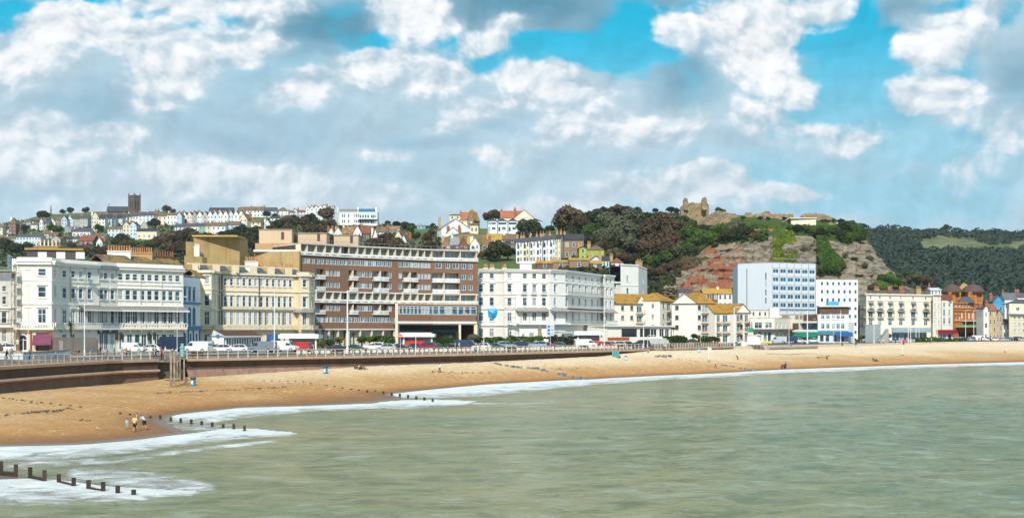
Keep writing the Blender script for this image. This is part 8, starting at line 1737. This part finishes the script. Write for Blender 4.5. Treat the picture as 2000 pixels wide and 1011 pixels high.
# ------------------------------------------------------------------ hedges, palms, bushes of the hotel gardens
def hedge(u0,u1,s0,s1,vt,label,k='g',wd=2.2):
 A,B_=XS(u0,s0),XS(u1,s1);d=B_-A;L_=d.length;d/=L_;n_=Vector((-d.y,d.x));zt=zof(vt,(s0+s1)/2);rng=np.random.default_rng(int(u0));n=int(L_*110);t=rng.uniform(0,L_,n);side=rng.random(n)
 h=zt-ZP;z=np.where(side<.55,rng.uniform(.1,1,n)*h,h);w_=np.where(side<.55,0,rng.uniform(0,wd,n));bumpv=.25*np.sin(t*1.3)+.2*np.sin(t*2.9+1);z=z+bumpv*(z/h);
 pts=np.stack([A.x+d.x*t+n_.x*w_+rng.normal(0,.12,n),A.y+d.y*t+n_.y*w_+rng.normal(0,.12,n),ZP+z],1);N_=np.where(side[:,None]<.55,np.array([[-n_.x,-n_.y,.2]]),np.array([[0,0,1.]]))
 V,Q,T=cards(pts,N_,rng.uniform(.16,.34,n),np.clip(rng.uniform(0,1,n)*.6+.3*np.sin(t*.9),0,1),rng,.6);loc=Vector((A.x,A.y,ZP));o=npmesh('hedge',V-np.array(loc),Q,FOL[k],{'tone':T});o.location=loc;tag(o,label,'hedge','clipped hedges along the seafront gardens')
hedge(738,772,8.7,8.6,659,'clipped green hedge left of the red shelter panels');hedge(833,896,8.4,8.2,661,'clipped green hedge before the dark shop fronts under the lounge');hedge(938,1015,8.1,7.9,661,'clipped green hedge before the left half of the white hotel');hedge(1016,1062,7.9,7.8,659.5,'clipped green hedge around the stone statue');hedge(1072,1128,7.8,7.6,660.5,'ragged dark hedge left of the white van','d');hedge(1307,1342,6.9,6.7,659,'clipped green hedge before the blank gabled flats');hedge(1364,1405,6.7,6.6,660,'clipped green hedge before the balcony flats');hedge(1788,1835,6.0,5.9,661,'low green lawn hedge before the balconied terrace');hedge(1836,1880,5.9,5.8,664,'low green hedge at the back of the far beach')
for u,v,r,k,w_ in((612,670,9,'g','behind the red van'),(628,672,9,'y','left of the thick lamp column'),(645,671,10,'g','beside the thick lamp column'),(663,666,8,'y','left of the brown flats garden'),(706,665,10,'g','before the brown flats colonnade'),(722,666,9,'y','before the brown flats colonnade'),(735,665,9,'g','at the end of the brown flats hedge'),(925,661,10,'o','before the dark archway'),(932,666,8,'d','between the brown flats and white hotel'),(1131,657,7,'o','beside the hotel shelter'),(1082,659,7,'d','by the tall sign board'),(1355,657,6,'d','at the corner of the balcony flats'),(1396,662,5,'d','below the balcony flats'),(1683,660,6,'y','before the outside stair'),(1722,659,6,'y','at the foot of the outside stair'),(1735,657,7,'b','right of the outside stair'),(1315,642,4,'g','on the restaurant terrace'),(1392,663,5,'d','by the brick garden wall')):
 s_=8.6 if u<800 else 8.1 if u<1200 else 6.7 if u<1500 else 5.9
 if u==1315:s_=6.3
 tree(u,v,r,k,w_,Y=F/s_,name='garden_bush',group='garden bushes along the seafront')
def palm(u,vb,vt,s,label,nl=34,blade=1.3,k='g'):
 p=XS(u,s);zt=zof(vt,s);b=Bld('palm_tree',label,'palm',(p.x,p.y,ZP));m=MB();m.tube([(p.x,p.y,ZP),(p.x+.1,p.y,(ZP+zt)/2),(p.x,p.y,zt)],[.22,.16,.13],7);b.one('trunk',m,BARK);rng=random.Random(int(u));m=MB()
 for i in range(nl):
  a=rng.uniform(0,6.28);e=rng.uniform(-.5,1.4);L_=blade*rng.uniform(.7,1.1);d=Vector((math.cos(a)*math.cos(e),math.sin(a)*math.cos(e),math.sin(e)));sd=Vector((-math.sin(a),math.cos(a),0))*.07;c0=Vector((p.x,p.y,zt));q1=c0+d*L_*.55;q2=c0+d*L_+Vector((0,0,-.25*L_))
  m.face([c0-sd,c0+sd,q1+sd*1.3,q1-sd*1.3]);m.face([q1-sd*1.3,q1+sd*1.3,q2])
 o=b.one('fronds',m,FOL[k]);b.done()
for a in((138,690,637,11.4,'spiky palm above the grey board fence',46,1.5,'y'),(618,672,650,8.9,'spiky palm right of the white shelter',30,1.2,'b'),(631,672,648,8.8,'taller spiky palm right of the white shelter',34,1.2,'o'),(651,670,650,8.7,'green spiky palm before the brown flats left end',40,1.4,'y'),(690,668,654,8.6,'reddish spiky palm beside the pale garden statue',34,1.2,'b'),(893,668,655,7.9,'yellow green palm before the pink shop panel',40,1.3,'y'),(1099,668,655,7.8,'brown spiky palm beside the tall sign board',26,1.0,'b')):palm(*a)
p=XS(690,8.5);m=MB();m.lathe((p.x,p.y,ZP),[(.6,0),(.5,.8),(.3,1.0),(.32,1.8),(.25,2.4),(.14,2.7),(.17,2.9),(.12,3.1)],10);tag(m.build('garden_statue',plain((.66,.62,.52),.8),None,(p.x,p.y,ZP)),'pale weathered garden statue among palms before the brown flats','statue')
def scrub(u0,u1,v0,v1,n,size,k,label,ymin=430,cond=None):
 rng=np.random.default_rng(n);pts=[]
 while len(pts)<n:
  u,v=rng.uniform(u0,u1),rng.uniform(v0,v1)
  if cond and not cond(u,v):continue
  Y,z=hit(u,v,None,ymin);
  pts.append(((u-1000)/F*Y,Y+rng.uniform(-1,1),z+rng.uniform(.1,.9)))
 V,Q,T=cards(np.array(pts),np.tile([0,-.35,.9],(n,1)),rng.uniform(size*.5,size*1.2,n),rng.uniform(0,1,n)**1.5,rng,.7)
 tag(npmesh('undergrowth',V,Q,FOL[k],{'tone':T}),label,'undergrowth',kind='stuff')
scrub(1090,1330,418,545,6000,.95,'d','dark undergrowth between the trees left of the castle',500)
scrub(1320,1500,440,492,4200,.6,'g','green undergrowth on the slope below the castle walls',555,lambda u,v:v<478-max(0,u-1400)*.05+max(0,1370-u)*.35)
scrub(-40,860,430,520,9000,1.2,'d','dark garden undergrowth between the houses of the left hillside',600,lambda u,v:not(808<u<850 and 448<v<476))
scrub(1266,1318,500,590,1500,.8,'d','dark scrub between the tall white house and the cliff foot',505)
scrub(1540,1690,444,470,2600,.6,'g','green undergrowth along the cliff edge',572,lambda u,v:v<452+max(0,u-1640)*.4)
# ------------------------------------------------------------------ people
SKIN=plain((.50,.29,.19),.6,var=.05);HAIRC={'d':plain((.02,.014,.01),.7),'b':plain((.12,.07,.035),.7),'l':plain((.42,.30,.14),.7),'g':plain((.45,.44,.42),.7),'w':plain((.7,.7,.68),.7)}
POSE={'stand':dict(pel=(0,0,.92),sho=(0,0,1.42),head=(0,-.02,1.62),kl=(-.09,-.02,.49),fl=(-.10,0,.06),kr=(.09,-.02,.49),fr=(.10,.02,.06),el=(-.25,.02,1.13),hl=(-.24,-.08,.86),er=(.25,.02,1.13),hr=(.24,-.08,.86)),'walk':dict(pel=(0,0,.90),sho=(.03,0,1.41),head=(.06,0,1.61),kl=(.14,-.09,.50),fl=(.25,-.09,.07),kr=(-.04,.09,.48),fr=(-.30,.09,.12),el=(-.08,-.24,1.14),hl=(-.12,-.24,.88),er=(.14,.24,1.14),hr=(.28,.22,.93)),'bend':dict(pel=(0,0,.90),sho=(.34,0,1.22),head=(.54,0,1.30),kl=(.02,-.12,.48),fl=(-.10,-.13,.06),kr=(.06,.12,.48),fr=(.16,.13,.06),el=(.36,-.22,.95),hl=(.42,-.16,.70),er=(.40,.22,.95),hr=(.46,.16,.72)),'sit':dict(pel=(0,0,.14),sho=(-.14,0,.62),head=(-.12,0,.84),kl=(.40,-.12,.46),fl=(.62,-.12,.06),kr=(.38,.12,.44),fr=(.66,.12,.06),el=(-.05,-.26,.38),hl=(.22,-.18,.34),er=(-.28,.24,.36),hr=(-.36,.24,.06)),'bench':dict(pel=(0,0,.50),sho=(-.06,0,.98),head=(-.03,0,1.19),kl=(.40,-.11,.50),fl=(.40,-.12,.06),kr=(.42,.11,.50),fr=(.46,.12,.06),el=(.0,-.26,.72),hl=(.26,-.14,.62),er=(.0,.26,.72),hr=(.28,.14,.62))}
def lerp3(a,b,t):return tuple(x+(y-x)*t for x,y in zip(a,b))
def bodymesh(P_):
 """one continuous skinned figure grown from a joint skeleton; x forward"""
 pel,sho,hd=P_['pel'],P_['sho'],P_['head'];V=[];E=[];Rr=[];part=[]
 def add(p,r,par,tag_):V.append(p);Rr.append(r);part.append(tag_);i=len(V)-1;(E.append((par,i)) if par is not None else None);return i
 side=(0,1,0) if abs(P_['kl'][1])>.03 and abs(P_['kl'][0]-P_['kr'][0])<.6 and P_['hl'][1]<-.1 else(1,0,0)
 a=add(pel,(.155,.115),None,'hip');w_=add(lerp3(pel,sho,.38),(.135,.10),a,'tor');c=add(lerp3(pel,sho,.75),(.165,.115),w_,'tor');s=add(sho,(.12,.09),c,'tor')
 n=add(lerp3(sho,hd,.45),(.055,.055),s,'skin');h=add(hd,(.082,.098),n,'head');add((hd[0]+.005,hd[1],hd[2]+.09),(.07,.085),h,'head')
 for k in 'lr':
  kn,ft,el,ha=P_['k'+k],P_['f'+k],P_['e'+k],P_['h'+k];sg=-1 if k=='l' else 1
  hp=(pel[0]+side[0]*.095*sg,pel[1]+side[1]*.095*sg,pel[2]-.04);th=add(hp,(.095,.095),a,'hip');t2=add(lerp3(hp,kn,.5),(.082,.082),th,'leg');k2=add(kn,(.058,.058),t2,'leg');cf=add(lerp3(kn,ft,.35),(.056,.056),k2,'shin');an=add(ft,(.038,.038),cf,'shin')
  add((ft[0]+(.14 if side[1] else 0),ft[1]-(0 if side[1] else.14),ft[2]-.025),(.035,.03),an,'shoe')
  sp=(sho[0]+side[0]*.17*sg,sho[1]+side[1]*.17*sg,sho[2]-.03);s1=add(sp,(.06,.06),s,'tor');e1=add(el,(.042,.042),s1,'sleeve');h1=add(lerp3(el,ha,.85),(.03,.03),e1,'arm');add(ha,(.036,.03),h1,'arm')
  dv=Vector(ha)-Vector(el);dv.normalize();q=Vector(ha)
  for j,o in enumerate((-.025,-.008,.009,.025)):f1=add(tuple(q+dv*.055+Vector((side[0]*0+side[1]*o,side[0]*o,0))),(.010,.010),len(V)-1-j*2,'arm');add(tuple(q+dv*(.10-.01*abs(j-1))+Vector((side[1]*o,side[0]*o,-.01))),(.008,.008),f1,'arm')
 me=bpy.data.meshes.new('person');me.from_pydata(V,E,[]);o=bpy.data.objects.new('person',me);C.objects.link(o)
 md=o.modifiers.new('s','SKIN');sb_=o.modifiers.new('d','SUBSURF');sb_.levels=1
 for i,r in enumerate(Rr):me.skin_vertices[0].data[i].radius=r;me.skin_vertices[0].data[i].use_root=(i==0)
 dg=bpy.context.evaluated_depsgraph_get();ev=o.evaluated_get(dg).to_mesh();X=np.array([v.co[:] for v in ev.vertices]);faces=[tuple(f.vertices) for f in ev.polygons];bpy.data.objects.remove(o)
 A=np.array([V[a] for a,b in E]);B_=np.array([V[b] for a,b in E]);tg=[part[b] for a,b in E];fc=np.array([X[list(f)].mean(0) for f in faces]);D=B_-A;t=np.clip(((fc[:,None]-A)*D).sum(2)/np.maximum((D*D).sum(1),1e-9),0,1);dd=np.linalg.norm(fc[:,None]-A-D*t[...,None],axis=2);lab=[tg[i] for i in dd.argmin(1)]
 hx=np.array(hd);hair=[l=='head' and(f[2]>hx[2]+.045 or f[0]<hx[0]-.03) for l,f in zip(lab,fc)]
 return X,faces,lab,hair
def submesh(name,X,faces,keep,off,mat):
 idx=sorted({i for f,k in zip(faces,keep) if k for i in f});mp_={i:j for j,i in enumerate(idx)};nn=np.zeros_like(X)
 for f in faces:
  p=X[list(f)];n_=np.cross(p[1]-p[0],p[2]-p[0])
  for i in f:nn[i]+=n_
 nn/=np.linalg.norm(nn,axis=1)[:,None]+1e-9;V=X+nn*off;me=bpy.data.meshes.new(name);me.from_pydata([tuple(V[i]) for i in idx],[],[tuple(mp_[i] for i in f) for f,k in zip(faces,keep) if k]);me.polygons.foreach_set('use_smooth',[True]*len(me.polygons));me.materials.append(mat);return me
PROTO={}
for nm,pz in POSE.items():
 X,faces,lab,hair=bodymesh(pz);allk=[True]*len(faces);d={}
 d['body']=submesh('person_body',X,faces,allk,0,SKIN);d['hair']=submesh('hair',X,faces,hair,.018,SKIN)
 d['top']=submesh('top',X,faces,[l in('tor','sleeve') for l in lab],.014,SKIN);d['shirt']=submesh('shirt',X,faces,[l in('tor','sleeve') for l in lab],.02,SKIN)
 d['trousers']=submesh('trousers',X,faces,[l in('hip','leg','shin') for l in lab],.016,SKIN);d['shorts']=submesh('shorts',X,faces,[l in('hip','leg') for l in lab],.02,SKIN);d['shoes']=submesh('shoes',X,faces,[l=='shoe' for l in lab],.012,SKIN);d['jacket']=submesh('jacket',X,faces,[l in('tor','sleeve','arm','hip') for l in lab],.024,SKIN)
 hd=pz['head'];m=MB();m.box((hd[0]+.098,hd[1],hd[2]+.02),(.03,.02,.045));m.box((hd[0]+.09,hd[1],hd[2]-.035),(.012,.045,.01))
 for s_ in(-.033,.033):m.box((hd[0]+.088,hd[1]+s_,hd[2]+.045),(.014,.02,.012),0,1)
 for s_ in(-.088,.088):m.box((hd[0],hd[1]+s_,hd[2]+.02),(.03,.012,.05))
 o=m.build('face',[SKIN,HAIRC['d']]);d['face']=o.data;bpy.data.objects.remove(o);PROTO[nm]=d
CL={'w':(.75,.75,.73),'k':(.02,.02,.025),'n':(.02,.035,.09),'b':(.03,.20,.42),'t':(.02,.25,.28),'a':(.25,.52,.55),'g':(.28,.29,.31),'p':(.62,.28,.32),'r':(.50,.03,.03),'y':(.72,.62,.28),'m':(.35,.03,.13),'o':(.65,.22,.06),'l':(.42,.55,.68),'j':(.06,.10,.18),'s':(.42,.38,.34),'x':None}
CN={'w':'white','k':'black','n':'navy','b':'blue','t':'teal','a':'aqua','g':'grey','p':'pink','r':'red','y':'cream yellow','m':'magenta','o':'orange','l':'pale blue','j':'dark denim','s':'stone'}
def cloth(k):return plain(CL[k],.85,var=.12,sc_=6)
def person(u,v,hpx,pose,topk,legk,label,hair='d',rz=0,short=False,coat=False,prom=None,z=None):
 if prom is None:prom=v<677 or u<1430 and v<708 and not(u>640 and v>696)
 p=G(u,v,z or ZP) if prom else bz(u,float(v))
 tall={'stand':1.72,'walk':1.72,'bend':1.42,'sit':.96,'bench':1.3}[pose];sc_=min(max((hpx*p.y/F)/tall,.5),1.12)
 e=thing('person',label,'person',(p.x,p.y,p.z),rz,'people on the seafront');e.scale=(sc_,)*3;d=PROTO[pose]
 def put(k,nm,mat):
  o=bpy.data.objects.new(nm,d[k]);C.objects.link(o);o.parent=e;o.material_slots[0].link='OBJECT';o.material_slots[0].material=mat;return o
 put('body','body',SKIN);put('hair','hair',HAIRC[hair]);o=put('face','face',SKIN)
 if topk!='x':put('jacket' if coat else 'shirt','jacket' if coat else 'shirt',cloth(topk))
 if legk!='x':put('shorts' if short else 'trousers','shorts' if short else 'trousers',cloth(legk))
 put('shoes','shoes',HAIRC['d'])
 return e
PI2=PI/2
person(248,838,17,'stand','l','a','toddler in pale blue standing left of the family on the wet sand','d',.6,True)
person(263,844,32,'walk','y','k','woman in cream yellow top and black shorts stooping on the wet sand','b',-1.2,True)
person(267,838,33,'stand','x','k','bare chested man in dark shorts behind the woman in cream yellow','d',-1.3,True)
person(282,839.5,29,'bend','l','k','man in pale striped top and dark shorts bending over beside the groyne','d',2.4,True)
person(858.5,727,17,'walk','w','k','child in white top and dark trousers alone in the middle of the beach','d',1.4)
for a in((693.5,720.5,10,'sit','k','k','person in black seated left of a group under the sea wall','d',-.6),(702,721,10,'sit','p','k','person in pink top seated in the middle of a group under the sea wall','d',-1.2),(706.5,721,10,'sit','k','k','person in dark clothes leaning in the group under the sea wall','b',-.4),(712,721,8,'sit','p','s','person in pale pink seated right of the group under the sea wall','l',-.2)):person(*a,prom=False)
person(360,741,9,'sit','w','n','person in white lounging on the sand at the foot of the timber steps','b',0,prom=False)
for a in((13,706,25,'walk','k','j','person in dark clothes walking at the left edge of the promenade','d',.3,False,True),(21,707,28,'walk','s','g','large person in pinkish grey coat walking at the left edge','g',.3,False,True),(57.5,703,21,'stand','b','k','person in bright blue jacket walking before the white planter wall','b',1.5,False,True),(66,703.5,14,'stand','w','w','child in white beside the person in bright blue jacket','b',1.4),(109,700,15,'walk','a','j','child in aqua top running past the planter wall end','l',.2),(157,692,17,'bench','s','n','person seated at the orange picnic table','b',2.2),(176,699,18,'bend','b','s','person in bright blue bending beside the dark picnic table','b',1.0),(196,690,14,'stand','k','n','person in black standing by the bright fence end','d',1.0),(210,699,18,'walk','b','k','walker in blue shirt right of the board fence','d',3.0),(223,699.5,21,'stand','t','k','person in dark teal jacket and shorts right of the board fence','d',1.5,True),(238,696,19,'walk','y','g','walker in yellow top below the slate blue house','b',0),(247,695,17,'stand','o','n','person in orange top near the traffic signals','d',1.2),(254,695,17,'stand','p','k','person in pink top near the traffic signals','b',-1),(270,695,19,'walk','w','l','walker in white before the white cab','g',0),(299,696,20,'stand','k','k','person in black standing before the box van','d',-1.3),(304,697,20,'walk','g','k','person in grey walking before the box van','d',3.1),(317,702.5,26,'bend','p','k','person in pink leaning on the timber landing rail','l',-1.5),(323,702,26,'stand','w','s','person in white standing on the timber landing','g',-1.5),(537,695,23,'walk','g','j','older walker in grey left of a pair below the slate grey van','g',0),(543.5,695.5,23,'walk','l','s','walker in pale blue right of a pair below the slate grey van','w',0),(603,691,15,'bench','g','k','cyclist in grey by the concrete blocks right of the red van','d',0),(798,685.5,17,'walk','t','k','walker in teal left of the dark cars by the red panels','d',3),(889,683.3,15,'stand','a','g','person in pale teal leaning at the navy van','b',-1.5),(897,683,15,'stand','w','l','person in white standing at the navy van','g',1.2),(930,688,14,'walk','r','n','walker in red right of the navy van','d',0),(937,688.5,18,'walk','p','g','walker in red and white right of the navy van','l',0),(1193,683,13,'walk','n','a','walker in navy top and aqua shorts near the red hatchback','d',0),(1206,672,13,'stand','k','w','person in black and white between the cars beside the restaurant','d',1.5),(1299,681,11,'bench','w','j','person in white on a bench by the short railing','g',2.5),(1310,681,10,'bench','k','k','person in black on a bench by the short railing','d',.4),(1388.5,677.5,14,'stand','k','k','person in black leftmost of a group at the short railing','d',-1.5),(1393,677,13,'stand','w','s','person in white in a group at the short railing','g',-1.5),(1399,677.5,12,'stand','p','p','person in pink in a group at the short railing','l',1.5),(1405,677.5,12,'walk','w','k','person in white and black right of a group at the short railing','d',0)):
 person(*a,prom=True)
for a in((1265,688.5,6,'sit','o','o','person in orange seated at the foot of the low wall','d',-1),(1208,699,7,'sit','p','k','person in pink seated beside the teal beach tent','l',.2),(1397.5,718.5,15,'walk','w','m','walker in magenta trousers and white top near the water','d',0),(1441,702.5,9,'bend','k','k','person in black bending over on the far beach','d',2.6),(1534.5,718.5,15,'stand','g','k','person in grey pushing a dark buggy near the water','g',3.0),(1706,704.5,7,'sit','k','j','person in black leftmost of three seated on the far beach','d',0),(1709.5,704.8,7,'sit','g','k','person in grey middle of three seated on the far beach','d',-1),(1714,705,5,'sit','p','p','person in pink rightmost of three seated on the far beach','l',.3),(1962,688.5,5,'sit','p','s','person in pink seated alone at the right end of the beach','d',.5)):person(*a,prom=False)
PR=[(1567,673,8,'sit','p','k'),(1645,676,10,'bend','o','k'),(1718,671,9,'stand','p','j'),(1725,671,9,'walk','w','j'),(1749,670,10,'stand','k','k'),(1765,668.5,9,'stand','r','k'),(1770,668.5,9,'walk','r','k'),(1809,669,9,'stand','w','k'),(1813,669,9,'bench','k','k'),(1819,668.5,10,'stand','w','g'),(1842,667,9,'walk','n','k'),(1858,667,9,'stand','w','p'),(1795,658,9,'walk','k','k'),(1784,658,9,'stand','w','j'),(1917,667,10,'stand','r','k'),(1912,667,9,'walk','m','n'),(1953,666.5,9,'stand','n','g'),(1978,666,9,'walk','s','n'),(1988,666,9,'stand','m','k'),(1583,666,8,'walk','l','j'),(1614,667,9,'stand','k','n'),(1827,660,8,'stand','y','k'),(1835,660,8,'stand','p','n'),(1739,660,8,'walk','t','k')]
def where(u):return 'by the shops' if u<1700 else 'before the pavilion' if u<1780 else 'before the balconied terrace' if u<1840 else 'before the theatre' if u<1930 else 'at the far right promenade'
PW={'sit':'seated','bend':'stooping','stand':'standing','walk':'walking','bench':'sitting'}
for i,(u,v,h_,ps,a,c) in enumerate(PR):person(u,v,h_,ps,a,c,f'{PW[ps]} person in {CN[a]} top and {CN[c]} trousers {where(u)}','dbgl'[i%4],(0,PI2,PI,-PI2)[i%4],prom=True)
p=bz(1203,698.);m=MB();b=Bld('beach_tent','upright teal beach shelter on the sand below the sea wall','tent',tuple(p));h_=11*p.y/F;w_=.7;A=[(p.x-w_,p.y+.3,p.z),(p.x+w_,p.y+.3,p.z),(p.x+w_*.9,p.y+.5,p.z+h_),(p.x-w_*.9,p.y+.5,p.z+h_)];Bq=[(p.x-w_*1.1,p.y-.8,p.z),(p.x+w_*1.1,p.y-.8,p.z)]
m.face(A);m.face([Bq[0],A[0],A[3]]);m.face([A[1],Bq[1],A[2]]);m.face([(x,y+.03,z) for x,y,z in A[::-1]]);b.one('cloth',m,plain((.02,.30,.34),.7));m=MB()
for q in(-w_,w_):m.tube([(p.x+q,p.y+.32,p.z),(p.x+q*.9,p.y+.52,p.z+h_+.1)],.03,5)
b.one('pole',m,STEEL);b.done()
p=bz(1530.5,719.);b=Bld('pushchair','dark three wheeled buggy pushed along the water edge','pushchair',tuple(p));m=MB();m.box((p.x,p.y,p.z+.55),(.8,.5,.35),0,0,1.2);b.one('seat',m,plain((.05,.03,.035),.8));m=MB();m.tube([(p.x+.35,p.y,p.z+.5),(p.x+.8,p.y,p.z+1.05)],.03,5);b.one('handle',m,DARK)
for x,y in((-.45,0),(.3,-.3),(.3,.3)):m=MB();m.tube([(p.x+x,p.y+y-.04,p.z+.2),(p.x+x,p.y+y+.04,p.z+.2)],.2,10);b.one('wheel',m,TYRE)
b.done()
p=G(911,684);m=MB();m.lathe(tuple(p),[(.28,0),(.28,.06),(.2,.08),(.05,.75)],10);tag(m.build('traffic_cone',plain((.75,.12,.02),.6),None,p),'orange traffic cone by the navy van','traffic cone')
BW=plain((.07,.05,.04),.8);bn=0
for u,v,lab in((386,699.5,'dark bench left of the white van on the promenade'),(660,694,'dark bin store bench below the thick lamp column'),(1000,687.3,'dark bench before the white hotel railing'),(1214,681.5,'dark bench beside the restaurant cars'),(1232,681.2,'dark bench beside the low wall end'),(1364,677.5,'dark bench on the low wall right of the flats'),(1142,682.6,'dark bench below the white van')):
 p=G(u,v);b=Bld('bench',lab,'bench',p,'promenade benches');m=MB();m.box((p.x,p.y,ZP+.45),(1.8,.45,.07),.4);b.one('seat',m,BW);m=MB();m.box((p.x-.08,p.y+.24,ZP+.75),(1.8,.07,.45),.4);b.one('backrest',m,BW)
 for x in(-.7,.7):m=MB();m.box((p.x+x*.92,p.y+x*.39,ZP+.22),(.08,.42,.44),.4);b.one('leg',m,DARK)
 b.done()
# ------------------------------------------------------------------ air
m=MB();m.box((0,1200,98),(2600,3300,208));hz=m.build('haze',DARK);hz.data.materials.clear();hm=bpy.data.materials.new('sea_air');hm.use_nodes=True;hn=hm.node_tree;hn.nodes.clear()
ho=N(hn,'ShaderNodeOutputMaterial');pv=N(hn,'ShaderNodeVolumePrincipled');pv.inputs['Color'].default_value=(.72,.86,1,1);pv.inputs['Density'].default_value=.00004;lk(hn,pv.outputs[0],ho.inputs['Volume'])
hz.data.materials.append(hm);tag(hz,'thin blue sea air over the bay','haze',kind='stuff')
